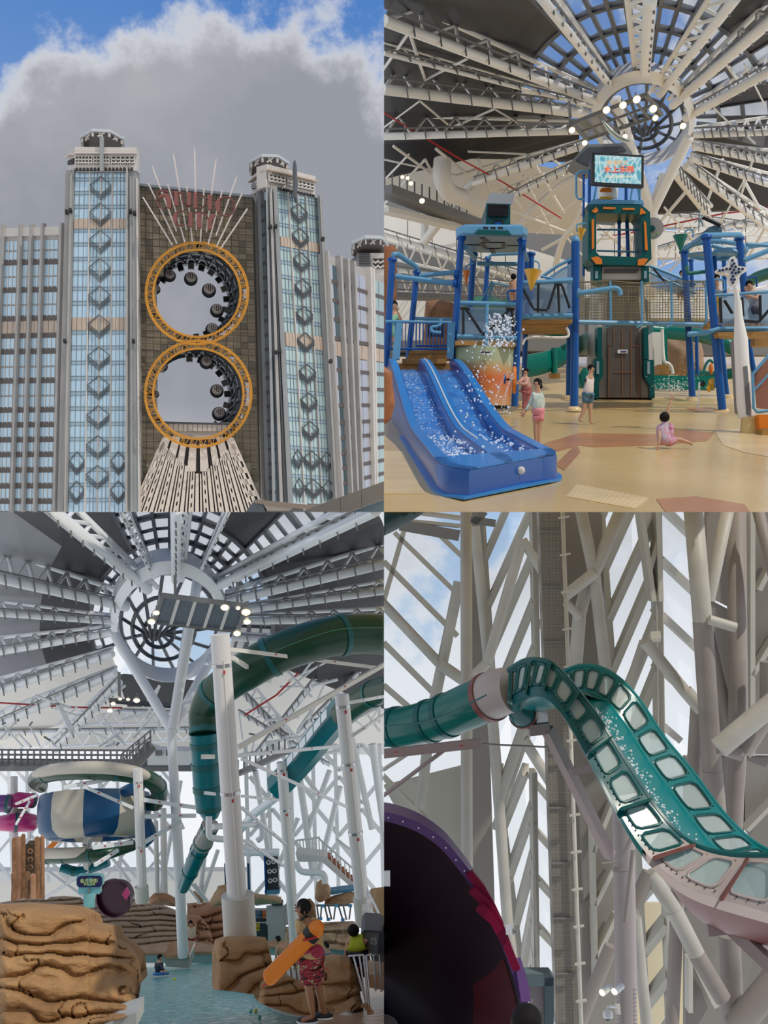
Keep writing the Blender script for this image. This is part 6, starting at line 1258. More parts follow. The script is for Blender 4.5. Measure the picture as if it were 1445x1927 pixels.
for k, (x0, x1, yt, yb, dk) in enumerate([(22, 32, 1577, 1690, 40), (31, 40, 1575, 1692, 39.6), (39.5, 48, 1570, 1690, 39.9), (48, 65, 1589, 1645, 40.6), (65, 75, 1575, 1690, 39.7), (75, 84, 1573, 1690, 40), (47, 57, 1641, 1690, 39.5), (57, 68, 1645, 1690, 39.3), (21, 31, 1642, 1694, 39.3)]):
    if k == 3: m = MB(); m.prism([P(x0, yt, dk), P(x1, yt, dk), P(x1, yb, dk), P(x0, yb, dk)], V((0, 0.5, 0))); m.build('hole_panel', mat('dark_timber', (0.07, 0.045, 0.025), 0.8), WC)
    else: m = MB(); xm = (x0+x1)/2; m.tube([P(xm, yb, dk), P(xm+0.5, lerp(yb, yt, 0.5), dk), P(xm, yt+3, dk), P(xm+1, yt, dk)], [rp((x1-x0)/2, dk)*q for q in (1.05, 0.95, 1, 0.7)], 9); m.build('trunk', m_rock3c if k % 2 else m_rock2, WC, True)
for y in (1602, 1617.5, 1632): m = MB(); c = P(57, y, 40.5); m.tube([c+X3*(rp(4, 40)*math.cos(a))+Z3*(rp(4, 40)*math.sin(a)) for a in (2*math.pi*k/16 for k in range(17))], rp(1.3, 40), 6); m.build('hole_ring', m_rock2, WC, True)
# ---- sign
SGN = thing('ride_sign', 'teal octagonal ride sign with yellow Chinese lettering on a teal post', 'sign', P(168, 1702, 30)); d = 30; s3 = Pl((150, 1660, d), (190, 1660, d), (150, 1690, d))
m = MB(); s3.prism(m, [(148, 1647), (189, 1646.5), (193.5, 1651), (194, 1665), (189, 1670.5), (149, 1671), (143.5, 1666), (143, 1652)], -0.15, 0); m.build('frame', mat('sign_teal', (0.22, 0.52, 0.52), 0.4), SGN); m = MB(); s3.prism(m, [(149, 1648.5), (188, 1648), (192, 1652), (192, 1664.5), (188, 1669), (149.5, 1669.5), (145.2, 1665), (145, 1652.5)], 0, 0.02); m.build('face', mat('sign_navy', (0.012, 0.012, 0.10), 0.4), SGN)
m = MB(); m.lathe(s3.at(169, 1659, 0.02), s3.n, [(rp(8.5, d), 0), (rp(8.5, d), 0.01)], 20); m.build('disc', mat('sign_cyan', (0.02, 0.28, 0.48), 0.4), SGN)
text(SGN, '金月眼影', 168.5, 1656.8, 8.4, s3, (0.62, 0.70, 0.30), 0.05, 0, 0.02, 1.0); text(SGN, '冒险乐园', 169, 1663, 5, s3, (0.50, 0.60, 0.18), 0.05, 0, 0.02, 1.1)
m = MB(); s3.prism(m, [(147, 1671), (187.5, 1671), (187.5, 1683), (147, 1683)], -0.25, -0.02); m.build('crossbar', mat('sign_teal2', (0.20, 0.50, 0.55), 0.4), SGN); m = MB(); m.bar(P(168, 1682, d), P(168, 1706, d), rp(20, d), rp(14, d), Y3); m.build('post', mat('sign_teal', (0.22, 0.52, 0.52), 0.4), SGN); m = MB(); s3.prism(m, [(166.5, 1672), (170, 1672), (170, 1684), (167, 1684)], 0, 0.02); m.build('strip', m_stone2, SGN)
PB = thing('bowl_slide_mouth', 'dark purple bowl slide mouth with pink fins behind the teal sign', 'slide', P(213, 1697, 48)); m = MB(); c = P(212, 1692, 48); m.lathe(c, V((-0.25, -1, 0.05)), [(rp(36, 48), -0.2), (rp(36, 48), 0), (rp(33, 48), 0.02), (rp(28, 48), -0.8), (rp(5, 48), -1.2)], 30); m.build('bowl', mat('bowl_plum', (0.045, 0.003, 0.02), 0.3), PB, True)
for k in range(3): poly(PB, 'fin', mat('fin_pink', (0.72, 0.06, 0.25), 0.4), [(229+k*3.2, 1683-k*5), (232+k*3.2, 1681-k*5), (240+k*2, 1690-k*4), (237+k*2, 1694-k*4)], 46.5, 0.15)
# ---- columns
def column(label, x0, y0, x1, y1, d, r, sleeve=None, name='column', rings=(), root=None):
    b = P(x1, y1, d); a = P(x0, y0, d); R_ = thing(name, label, 'column', b); m = MB(); m.tube([b, a], rp(r, d), 18); m.build('shaft', m_col, R_, True)
    if sleeve: (sx, sy, ex, ey, sr) = sleeve; m = MB(); m.tube([P(ex, ey, d), P(sx, sy, d)], rp(sr, d), 18); m.build('sleeve', mat('sleeve_cream', (0.58, 0.56, 0.50), 0.5), R_, True)
    for t in rings: c = lerp(a, b, t); m = MB(); m.lathe(c, (a-b).normalized(), [(rp(r*1.06, d), -0.03), (rp(r*1.06, d), 0.03)], 18); m.build('collar', m_stl, R_, True)
    m = MB(); o_ = V((rp(r*0.35, d), -rp(r*0.98, d), 0)); m.tube([lerp(a, b, 0.08)+o_, b+o_], rp(1.2, d), 6); m.build('drain_pipe', m_wallp, R_, True)
    for t in rings: m = MB(); m.fbox(lerp(a, b, t+0.02)+o_, rp(1.8, d), 0.02, rp(3, d)); m.build('red_tag', m_red, R_)
    return R_
column('thick white column rising from the big tan boulder', 414, 1194, 451, 1765, 20, 18.5, (447, 1684, 452, 1764, 31), rings=(0.1, 0.52))
column('tall white column with a cream sleeve near the right edge', 643, 1307, 686, 1740, 25, 13.5, (681, 1688, 686, 1740, 17), rings=(0.05, 0.3, 0.6))
column('white column behind the changing screens', 530, 1434, 556, 1790, 33, 10, rings=(0.04, 0.25))
column('white column with cream foot beside the blue bowl slide', 259, 1447, 268, 1690, 40, 9, (266, 1668, 268, 1697, 13), rings=(0.1, 0.6))
column('grey column under the blue and cream bowl', 164, 1560, 166, 1700, 44, 8.5, rings=(0.2,))
column('slim white column beside the pink tube slide', 26, 1462, 28, 1690, 46, 7)
for k, (x, y0, y1, r) in enumerate([(307, 1522, 1685, 6), (293, 1545, 1690, 4.5)]): column('slim grey column behind the forked column, %s' % ('thicker one' if k == 0 else 'thinner one'), x, y0, x+3, y1, 50, r)
FC = thing('tree_column', 'thin forked white column standing in the pool and holding the roof ring', 'column', P(345, 1800, 44)); d = 44
m = MB(); m.tube([P(345, 1800, d), P(334, 1580, 44), P(322, 1374, 46)], [rp(10.5, 44), rp(9.5, 44), rp(9, 46)], 16); m.build('trunk', m_w3, FC, True)
for (x, y, dd) in ((218, 1198, 56), (354, 1182, 58), (398, 1238, 58), (372, 1090, 52)): m = MB(); m.tube([P(324, 1376, 46), P(x, y, dd)], [rp(9.5, 46), rp(9.5, dd)], 14); m.build('branch', m_w3, FC, True)
# ---- roof: ring, trusses, skylights
def rd(x, y): return 56-(1170-y)*0.09 if y < 1170 else 56+(y-1170)*0.05
RC = (319, 1170)
def rpt(a, r, dd=0.0):
    x, y = RC[0]+r*math.cos(a)*1.0, RC[1]+r*math.sin(a)*1.03; return P(x, y, rd(x, y)+dd)
m_white2_save = m_white2; m_white2 = m_w3
RG = thing('roof_ring', 'broad white roof ring on the forked column above the pool', 'roof ring', rpt(math.pi/2, 100))
m = MB(); rings = []
for k in range(49):
    a = 2*math.pi*k/48; off = P(RC[0]+3, RC[1]+24, 56)-P(RC[0], RC[1], 56); rings.append([rpt(a, 111), rpt(a, 100, 0.2)+off*0.5, rpt(a, 97, 2.0)-off*0.6, rpt(a, 110, 2.0)-off*0.9])
m.loft(rings, True, False); m.build('ring_band', m_w3, RG, True); cN = P(290, 1195, 61)
for k in range(14): a = 2*math.pi*k/14+0.1; m = MB(); m.tube([rpt(a, 95, 5), cN+V((0.3*math.cos(a), 0, 0.3*math.sin(a)))], 0.10, 6); m.build('oculus_spoke', m_mul2, RG, True)
for r in (0.3, 0.62, 0.96): m = MB(); m.tube([lerp(cN, rpt(2*math.pi*k/30, 95, 5), r) for k in range(31)], 0.13, 6); m.build('oculus_hoop', m_mul2, RG, True)
for k in range(14):
    a0, a1 = 2*math.pi*k/14+0.1, 2*math.pi*(k+1)/14+0.1
    for t0, t1 in ((0.08, 0.6), (0.64, 0.98)): m = MB(); m.prism([lerp(cN, rpt(a0, 95, 5), t0), lerp(cN, rpt(a0, 95, 5), t1), lerp(cN, rpt(a1, 95, 5), t1), lerp(cN, rpt(a1, 95, 5), t0)], V((0, 0.06, 0))); m.build('oculus_pane', m_sky, RG)
TR = [(331, 958, 331, 1092, 20, (26, 0)), (86, 950, 278, 1110, 22, (40, -10)), (225, 958, 290, 1088, 8, (14, -4)), (-14, 1085, 240, 1142, 20, (10, -52)), (-14, 1153, 216, 1170, 13, (0, -24)), (-14, 1229, 212, 1190, 14, (0, -28)), (-14, 1304, 212, 1230, 14, (0, -24)), (-14, 1368, 218, 1266, 15, (0, -24)), (104, 1410, 224, 1284, 15, (-16, -12)),
      (706, 960, 416, 1100, 22, (-70, 0)), (432, 958, 380, 1070, 8, (-10, 0)), (736, 1058, 426, 1132, 18, (0, -40)), (736, 1110, 434, 1152, 14, (0, -20)), (736, 1166, 436, 1168, 15, (0, -22)), (722, 1220, 436, 1200, 12, (0, -18))]
ORDER3 = sorted(range(len(TR)), key=lambda k: (math.atan2(TR[k][1]-1170, TR[k][0]-319)+4.2) % (2*math.pi))
for k, t in enumerate(TR): truss(t[0], t[1], t[2], t[3], t[4], 'white roof truss over the river, %s counted clockwise from the small lighting gantry' % ORD[ORDER3.index(k)], t[5], 7, True, 'radial trusses over the river')
CE = sroot('ceiling', rpt(-math.pi/2, 260, 6))
NA = 24; radii = [112, 150, 195, 245, 300, 360, 440, 540]
for i in range(NA):
    a0, a1 = -math.pi*1.12+(math.pi*1.24)*i/NA, -math.pi*1.12+(math.pi*1.24)*(i+1)/NA; am = (a0+a1)/2
    for j, (r0, r1) in enumerate(zip(radii[:-1], radii[1:])):
        x, y = RC[0]+(r0+r1)/2*math.cos(am), RC[1]+(r0+r1)/2*math.sin(am)*1.03
        if x < -30 or x > 760 or y < 930: continue
        dark = (am < -2.1 and r0 >= 150) or (-1.05 < am < -0.2 and r0 >= 195 and i % 4 != 1) or (am > -0.3 and r0 >= 195)
        q = [rpt(a0, r0, 5.5), rpt(a0, r1, 5.5), rpt(a1, r1, 5.5), rpt(a1, r0, 5.5)]
        if (am < -2.6 and r0 >= 245): mt_ = m_wallp
        else: mt_ = m_darkp
        if mt_ is m_wallp: mt_ = mat('roof_panel_grey', (0.26, 0.27, 0.29), 0.6)
        m = MB(); m.prism(q, V((0, 0.12, 0))); m.build('roof_panel' if dark else 'skylight_pane', mt_ if dark else m_sky, CE)
        if not dark: m = MB(); m.bar(q[1], q[2], 0.24, 0.24); m.bar(q[0], q[1], 0.14, 0.2); m.bar(lerp(q[0], q[1], 0.5), lerp(q[3], q[2], 0.5), 0.14, 0.14); m.build('mullion', m_mul2, CE)
for pts, mt in (([(-20, 1230), (200, 1215), (240, 1330), (-20, 1400)], m_wallp), ([(440, 1170), (740, 1150), (740, 1250), (600, 1310), (430, 1250)], m_wallp), ([(100, 1290), (230, 1270), (450, 1290), (450, 1330), (100, 1330)], m_darkp), ([(430, 1250), (600, 1280), (740, 1230), (740, 1420), (440, 1420)], m_wallp)):
    m = MB(); m.prism([P(x, y, rd(x, y)+10) for x, y in pts], V((0, 0.5, 0))); m.build('roof_panel', mt, CE)
# back wall
wl = sroot('wall_back', P(200, 1420, 78)); m = MB(); m.prism([P(-20, 1325, 80), P(450, 1325, 80), P(450, 1412, 80), P(-20, 1412, 80)], V((0, 1, 0))); m.build('wall_panel', m_wallp, wl)
m = MB(); m.prism([P(-20, 1640, 82), P(470, 1640, 82), P(470, 1705, 82), P(-20, 1705, 82)], V((0, 1, 0))); m.build('wall_panel', m_wallp, wl)
for k, (x0, y0, x1, y1, w_) in enumerate([(-14, 1378, 440, 1372, 8), (-14, 1330, 430, 1345, 7)]): truss(x0, y0, x1, y1, w_, ['lower', 'upper'][k]+' white girder above the dark catwalk', (0, 34), 12, True, 'girders above the catwalk', 76, 76)
for k, (x0, y0, x1, y1, w_) in enumerate([(440, 1285, 560, 1410, 13), (590, 1280, 480, 1420, 8), (700, 1240, 560, 1380, 8), (450, 1340, 620, 1440, 8)]): truss(x0, y0, x1, y1, w_, ['thickest slanting truss, nearest the thick column', 'slanting truss crossing the thickest one', 'slanting truss ending above the tall sleeved column', 'lowest slanting truss running to the turquoise trough'][k]+' in white steel', (22, -14), 8, True, 'slanting trusses behind the slide', 66, 68)
random.seed(33)
for lab_, x0_, x1_, y0_, y1_, n_t in (('tangle of thin white bracing tubes behind the turquoise slide', 445, 715, 1235, 1420, 34), ('tangle of thin white bracing tubes above the dark catwalk', 0, 300, 1290, 1405, 26)):
    BRx = thing('roof_bracing', lab_, 'bracing', P((x0_+x1_)/2, y1_, 64))
    for q_ in range(n_t):
        xa, ya = rnd(x0_, x1_), rnd(y0_, y1_); an = rnd(-1.2, 1.2)+(math.pi/2 if q_ % 3 == 0 else 0); ln_ = rnd(40, 95); xb, yb = min(x1_, max(x0_, xa+ln_*math.cos(an))), min(y1_, max(y0_, ya+ln_*math.sin(an)))
        pipe(BRx, 'tube', m_w3, [(xa, ya, 62+rnd(-1, 1)), (xb, yb, 62+rnd(-1, 1))], rnd(1.3, 3.2), 6)
        if q_ % 3 == 0: m = MB(); m.bar(P(xa, ya, 61), P(xa+rnd(-14, 14), ya+rnd(-8, 8), 61), 0.09, 0.09); m.build('clip', m_grey2, BRx)
RDp = thing('fire_pipe', 'red sprinkler pipe among the trusses left of the ring', 'pipe', P(100, 1330, 60)); pipe(RDp, 'pipe', m_red, [(-10, 1322, 64), (140, 1331, 64), (230, 1332, 64)], 1.6, 6)
RDp = thing('fire_pipe', 'short red sprinkler pipe above the turquoise slide', 'pipe', P(500, 1320, 62)); pipe(RDp, 'pipe', m_red, [(460, 1346, 62), (520, 1308, 62), (562, 1266, 62)], 1.8, 6)
# glazed lattice walls
def lattice(name, label, x0, x1, ya, yb, d, step, wpx, mt, lean=0.35, group=None, pane=True):
    R_ = sroot(name, P((x0+x1)/2, yb, d))
    if pane:
        n = int((x1-x0)/step)
        for i in range(n):
            for j in range(4): xa, xb = x0+i*step, x0+(i+1)*step; y0, y1 = lerp(ya, yb, j/4), lerp(ya, yb, (j+1)/4); m = MB(); m.prism([P(xa, y0, d+1), P(xb, y0, d+1), P(xb, y1, d+1), P(xa, y1, d+1)], V((0, 0.05, 0))); m.build('window_pane', m_sky, R_)
    x = x0
    while x < x1:
        m = MB(); m.bar(P(x, yb, d), P(x-8, ya, d), rp(wpx, d), rp(wpx, d)); m.build('mullion', mt, R_)
        for j in range(5):
            y0 = lerp(ya, yb, j/5); y1 = y0+step*1.2
            if y1 > yb: continue
            m = MB(); m.bar(P(x, y1, d), P(x+step, y0, d), rp(wpx*0.8, d), rp(wpx, d)) if (int(x/step)+j) % 2 else m.bar(P(x, y0, d), P(x+step, y1, d), rp(wpx*0.8, d), rp(wpx, d)); m.build('diagonal', mt, R_)
        x += step
    return R_
m_white2 = m_w3
lattice('window_1', '', 470, 745, 1400, 1705, 62, 42, 7, m_w3); lattice('window_2', '', -10, 330, 1440, 1660, 70, 34, 5, m_w3)
STR = [(480, 1450, 520, 1690, 11), (560, 1440, 590, 1650, 13), (602, 1500, 560, 1440, 9), (620, 1450, 580, 1560, 10), (500, 1690, 560, 1540, 9), (600, 1640, 640, 1480, 11), (700, 1400, 735, 1640, 14), (390, 1560, 375, 1700, 9), (410, 1600, 380, 1690, 8), (340, 1470, 300, 1690, 8), (660, 1380, 700, 1560, 12), (90, 1640, 160, 1690, 7), (85, 1690, 160, 1640, 7), (200, 1600, 245, 1660, 6), (120, 1560, 70, 1640, 6), (300, 1460, 345, 1560, 7)]
for k, (x0, y0, x1, y1, w_) in enumerate(STR):
    o = thing('wall_strut', ('white strut before the glazed wall, %s on from the thick column' % ORD[sorted(q[0] for q in STR if q[0] > 330).index(x0)]) if x0 > 330 else ('slim white strut under the slides, %s on from the log columns' % ORD[sorted(q[0] for q in STR if q[0] <= 330).index(x0)]), 'strut', P(x1, y1, 58), 'struts before the glazed walls'); pipe(o, 'tube', m_w3, [(x0, y0, 58), (x1, y1, 58)], w_/2, 10)
# ---- catwalk and stairs
CW = thing('catwalk', 'long dark catwalk with railing across the hall behind the bowl slide', 'catwalk', P(170, 1445, 62)); m = MB(); m.bar(P(-10, 1441, 60), P(445, 1442, 62), 1.4, rp(9, 61)); m.build('deck', m_grey2, CW)
for k in range(38): x = -8+k*12; m = MB(); m.bar(P(x, 1411, 60), P(x, 1438, 60), 0.09, 0.09); m.build('rail_post', m_grey2, CW)
for y in (1411, 1420, 1429): m = MB(); m.bar(P(-10, y, 60), P(445, y+2, 61), 0.09, 0.09); m.build('rail', m_grey2, CW)
CW = thing('catwalk_stair', 'dark steel stair dropping to the long catwalk', 'stairs', P(250, 1450, 56)); m = MB(); m.bar(P(243, 1450, 55), P(286, 1402, 55), rp(22, 55), 0.2, Y3); m.build('flight', m_grey2, CW)
for k in range(6): x = 228+k*11; m = MB(); m.bar(P(x, 1420-k*9, 54.5), P(x, 1452-k*9, 54.5), 0.08, 0.08); m.build('rail_post', m_grey2, CW)
for y in (0, 12): m = MB(); m.bar(P(228, 1420+y, 54.5), P(284, 1374+y, 54.5), 0.08, 0.08); m.build('rail', m_grey2, CW)
CW = thing('catwalk', 'dark catwalk leg behind the thick column', 'catwalk', P(500, 1440, 56)); m = MB(); m.bar(P(445, 1458, 58), P(545, 1412, 56), 1.2, 0.25); m.build('deck', m_grey2, CW)
for k in range(9): x = 448+k*11; m = MB(); m.bar(P(x, 1430-k*5, 57), P(x, 1456-k*5, 57), 0.08, 0.08); m.build('rail_post', m_grey2, CW)
DUC = thing('air_duct', 'white box duct beside the forked column', 'duct', P(320, 1440, 60)); m = MB(); m.bar(P(282, 1422, 58), P(360, 1422, 58), 1.2, rp(26, 58)); m.build('duct', m_w3, DUC)
for x in (292, 312): poly(DUC, 'grille', m_grey2, [(x, 1412), (x+12, 1412), (x+12, 1422), (x, 1422)], 57.3, 0.1)
# ---- gantry with floodlights
LG = thing('light_gantry', 'large mesh lighting gantry hanging below the ring beside the thick column', 'gantry', P(370, 1180, 44)); g = [P(305, 1120, 43), P(463, 1140, 43), P(447, 1187, 46), P(290, 1170, 46)]
for a, b in zip(g, g[1:]+g[:1]): m = MB(); m.bar(a, b, 0.16, 0.2); m.build('edge_beam', m_grey2, LG)
for k in range(1, 5): t = k/5; m = MB(); m.bar(lerp(g[0], g[1], t), lerp(g[3], g[2], t), 0.12, 0.14); m.build('cross_beam', m_wallp, LG)
m = MB(); m.prism(g, V((0, 0.05, 0.03))); m.build('mesh_floor', mat('gantry_mesh_blue', (0.13, 0.17, 0.22), 0.5, var=0.6, vscale=14), LG)
for (x, y, y2) in ((329, 1082, 1122), (446, 1095, 1140), (224, 1265, 1310)): m = MB(); m.bar(P(x, y, 43), P(x+1, y2, 43), 0.1, 0.1); m.build('hanger', m_grey2, LG)
for k, (x, y, r) in enumerate([(294, 1153, 7), (285, 1170, 8), (423, 1143, 9), (448, 1144, 5), (463, 1152, 10), (465, 1170, 8), (446, 1192, 8)]): flood(x, y, 42.5, r, 'lit floodlight, %s around the mesh gantry above the river' % ORD[k], 0, 'floodlights on the mesh gantry')
LG = thing('light_gantry', 'small lighting gantry below the left of the ring', 'gantry', P(270, 1335, 54)); m = MB(); m.bar(P(205, 1318, 54), P(325, 1328, 55), 1.0, 0.12); m.build('platform', m_mul2, LG)
for k, (x, y, r) in enumerate([(213, 1324, 5), (226, 1315, 4), (241, 1316, 4), (257, 1318, 7), (207, 1337, 6)]): flood(x, y, 53.5, r, 'small lit floodlight, %s along the gantry left of the ring' % ORD[k], 0, 'floodlights left of the ring')
# ---- green tube slide
def tube_slide(root, pts, radii, mt, name='tube', flanges=(), fm=None, n=22, smn=7):
    q = [P(*p) for p in pts]; sp = spline(q, smn); rr = []
    for i in range(len(sp)):
        t = i/smn; k = min(int(t), len(radii)-2); rr.append(rp(lerp(radii[k], radii[k+1], t-k), sp[i].y))
    m = MB(); m.tube(sp, rr, n); o = m.build(name, mt, root, True)
    for f_ in flanges:
        i = min(int(f_*(len(sp)-1)), len(sp)-2); ax = (sp[i+1]-sp[i]).normalized(); m = MB(); m.lathe(sp[i], ax, [(rr[i]*0.9, -0.06), (rr[i]*1.06, -0.06), (rr[i]*1.06, 0.06), (rr[i]*0.9, 0.06)], n, False); m.build('flange', fm or m_flg, o, True)
    return o
GS = thing('tube_slide', 'dark green and turquoise tube slide curving down behind the thick column', 'slide', P(390, 1545, 23))
tube_slide(GS, [(770, 1200, 24), (690, 1192, 23.5), (620, 1199, 23), (540, 1222, 22.5), (470, 1258, 22.5), (410, 1300, 23), (385, 1340, 23.2), (384, 1382, 23)], [38, 38, 39, 38, 37, 33, 29, 27], m_dgreen, 'upper_tube', (0.26, 0.5, 0.74, 0.99))
tube_slide(GS, [(384, 1380, 23), (387, 1420, 23), (390, 1470, 23), (394, 1515, 23), (396, 1540, 23)], [27, 27, 27, 26, 14], m_turq, 'lower_tube', (0.15, 0.38, 0.6, 0.8))
pipe(GS, 'seam', mat('seam_green', (0.05, 0.2, 0.12), 0.4), [(720, 1181, 22.9), (640, 1184, 22.4), (560, 1208, 22), (490, 1238, 21.9)], 0.9, 6, 5); pipe(GS, 'drain_pipe', m_w3, [(393, 1535, 22.8), (393, 1556, 22.8), (396, 1575, 22.8), (425, 1580, 23)], 6, 12, 4); pipe(GS, 'drain_pipe', m_w3, [(400, 1556, 23.4), (440, 1553, 24), (478, 1552, 25), (492, 1558, 25), (492, 1575, 25), (484, 1582, 25)], 5.5, 12, 4)
GS2 = thing('trough_slide', 'turquoise trough slide with clear windows descending behind the white columns', 'slide', P(520, 1500, 34))
tube_slide(GS2, [(760, 1288, 27), (720, 1298, 28), (680, 1318, 29), (645, 1345, 30)], [24, 25, 25, 24], m_dgreen, 'tube', (0.5,))
m = MB(); pts = spline([P(655, 1335, 30), P(625, 1368, 31), P(590, 1412, 32), (P(560, 1448, 33)), P(520, 1490, 34)], 5); sd = V((0.55, 0.3, -0.25)).normalized(); 
m.loft([[p-sd*0.35+Z3*0.32, p-sd*0.3-Z3*0.02, p-Z3*0.22, p+sd*0.32-Z3*0.1, p+sd*0.42+Z3*0.12, p+sd*0.30-Z3*0.0, p-Z3*0.12, p-sd*0.22+Z3*0.05] for p in pts]); m.build('trough', m_turq, GS2, True)
for k in range(1, 12, 2): a, b = pts[k+2], pts[min(k+4, len(pts)-1)]; o_ = -sd*0.40+V((0, -0.25, 0)); m = MB(); m.prism([a+o_+Z3*0.24, lerp(a, b, 0.85)+o_+Z3*0.24, lerp(a, b, 0.85)+o_, a+o_], V((0, 0.03, 0))); m.build('window_pane', m_w3, GS2)
pipe(GS2, 'support_rail', m_w3, [(520, 1500, 34), (480, 1530, 35), (440, 1575, 37)], 8, 10)
GS3 = thing('trough_slide', 'lower turquoise chute with clear side passing behind the forked column', 'slide', P(350, 1640, 42)); tube_slide(GS3, [(392, 1560, 40), (375, 1600, 41), (358, 1640, 42), (345, 1672, 43)], [15, 17, 15, 10], m_turq, 'chute', (0.35, 0.7)); tube_slide(GS3, [(396, 1553, 39.8), (388, 1572, 40.2), (380, 1590, 40.6)], [16, 18, 18], m_stone, 'chute_cover', (0.1, 0.9)); pipe(GS3, 'hand_rail', m_w3, [(350, 1618, 41), (385, 1558, 39.5)], 1.2, 6)
# steel arms
ARM = [(428, 1221, 705, 1256, 4.5, 'long'), (438, 1238, 508, 1282, 4.5, ''), (447, 1407, 724, 1250, 5, ''), (447, 1422, 638, 1404, 3.8, ''), (455, 1428, 652, 1518, 3.5, ''), (455, 1498, 528, 1506, 3, ''), (455, 1520, 537, 1588, 3.2, ''), (460, 1582, 535, 1630, 3, ''), (660, 1322, 725, 1310, 3.5, ''), (382, 1424, 412, 1424, 5, ''), (386, 1492, 415, 1496, 3.5, ''), (120, 1482, 250, 1458, 4, ''), (158, 1480, 250, 1520, 3.5, ''), (270, 1505, 370, 1520, 4, ''), (271, 1536, 368, 1535, 4, ''), (272, 1585, 340, 1545, 4, ''), (175, 1595, 250, 1585, 4, ''), (178, 1628, 222, 1600, 3.5, ''), (30, 1513, 68, 1497, 2.5, ''), (30, 1552, 56, 1508, 2.2, ''), (662, 1385, 722, 1345, 3, '')]
def arm_col(a): return 'thick white column' if 378 <= a[0] < 500 else 'tall sleeved column' if a[0] >= 640 else 'column with the cream foot' if a[0] > 250 or a[2] == 250 else 'slim left column' if a[0] < 60 else 'grey bowl column'
def arm_ord(a): return ORD[sorted([b for b in ARM if arm_col(b) == arm_col(a)], key=lambda b: (b[1]+b[3], b[0])).index(a)]
for k, (x0, y0, x1, y1, w_, _) in enumerate(ARM):
    dd = 21 if x0 > 380 else 40; o = thing('support_arm', 'pale steel slide arm on the %s, %s from its top' % (arm_col(ARM[k]), arm_ord(ARM[k])), 'beam', P(x0, y0, dd), 'steel arms of the slides'); m = MB(); a, b = P(x0, y0, dd), P(x1, y1, dd+(3 if x0 > 380 else 1)); m.bar(a, b, rp(w_*1.5, dd), rp(w_*1.7, dd)); m.build('beam', m_wallp if w_ > 4 else m_w3, o)
    for t in (0.3, 0.7): m = MB(); m.fbox(lerp(a, b, t)-Y3*rp(w_, dd), rp(2, dd), 0.02, rp(1, dd)); m.build('red_tag', m_red, o)
# ---- bowl slide at the left
BW = thing('bowl_slide', 'blue and cream striped bowl slide under a dark green tube', 'slide', P(180, 1582, 44)); d = 44; cb = P(178, 1536, d); nseg = 48
def bring(k): a = 2*math.pi*k/nseg; return a
prof = [(0.97, 0.42), (1.0, 0.25), (1.0, -0.05), (0.95, -0.3), (0.80, -0.44), (0.6, -0.46)]
R_b = rp(104, d); Hb = rp(92, d)
for s_ in range(10):
    m = MB(); rings = []
    for k in range(7):
        a = 2*math.pi*(s_+k/6)/10+0.2; rings.append([cb+X3*(R_b*r*math.cos(a))+Y3*(R_b*r*math.sin(a))+Z3*(Hb*h)-X3*(h*0.0) for r, h in prof]+[cb+X3*(R_b*(r-0.04)*math.cos(a))+Y3*(R_b*(r-0.04)*math.sin(a))+Z3*(Hb*(h+0.01)) for r, h in reversed(prof)])
    m.loft(rings); m.build('bowl_segment', m_bwl if s_ % 2 else m_bww, BW, True)
tube_slide(BW, [(78, 1480, 45.5), (66, 1468, 44), (95, 1455, 42), (180, 1450, 40.5), (260, 1460, 41), (297, 1480, 42.5), (292, 1510, 44), (255, 1508, 46)], [12, 14, 16, 17, 16, 16, 15, 13], m_dgreen, 'upper_tube', (0.28, 0.5, 0.72, 0.86))
tube_slide(BW, [(75, 1478, 45.3), (66, 1464, 43.6), (95, 1449, 41.4), (180, 1444, 40), (255, 1453, 40.5), (290, 1470, 42)], [9, 10, 11, 12, 11, 8], m_bww, 'tube_lid', ())
tube_slide(BW, [(85, 1612, 44), (130, 1612, 43), (190, 1608, 42), (250, 1590, 43)], [13, 13, 12, 11], m_dgreen, 'lower_tube', (0.06, 0.33, 0.6)); tube_slide(BW, [(85, 1606, 43.6), (130, 1605, 42.6), (165, 1603, 42.3)], [10, 10, 9], m_bww, 'lower_lid', ())
tube_slide(BW, [(228, 1493, 43), (250, 1485, 42.5), (270, 1490, 42.5)], [10, 12, 10], m_bwl, 'entry_tube', ()); tube_slide(BW, [(276, 1545, 43), (283, 1570, 43), (270, 1590, 43)], [9, 12, 8], m_bwl, 'exit_tube', ()); tube_slide(BW, [(115, 1632, 44), (150, 1640, 44), (205, 1622, 44)], [9, 9, 8], m_turq, 'exit_chute', (0.4,))
PT = thing('tube_slide', 'pink and purple tube slide behind the slim left column', 'slide', P(35, 1565, 46)); m_pk = mat('tube_pink', (0.55, 0.03, 0.20), 0.3, coat=0.3); m_pp = mat('tube_purple', (0.16, 0.04, 0.22), 0.3, coat=0.3)
tube_slide(PT, [(-15, 1512, 45), (5, 1512, 45), (18, 1513, 45)], [15, 16, 16], m_pp, 'tube', (0.95,)); tube_slide(PT, [(14, 1508, 46), (35, 1505, 46), (64, 1507, 46.5)], [13, 14, 13], m_pk, 'tube', (0.95,)); tube_slide(PT, [(-10, 1550, 46), (25, 1548, 45.5), (55, 1548, 46), (60, 1545, 47)], [13, 17, 17, 8], m_pk, 'tube', (0.4, 0.8)); tube_slide(PT, [(20, 1535, 46.5), (40, 1532, 46), (52, 1540, 46)], [9, 10, 8], m_stone, 'tube_window', ())
OS = thing('slide_chute', 'short orange chute glimpsed below the bowl slide', 'slide', P(95, 1600, 50)); m = MB(); m.bar(P(90, 1600, 50), P(112, 1576, 50), rp(14, 50), rp(10, 50)); m.build('chute', m_or, OS)
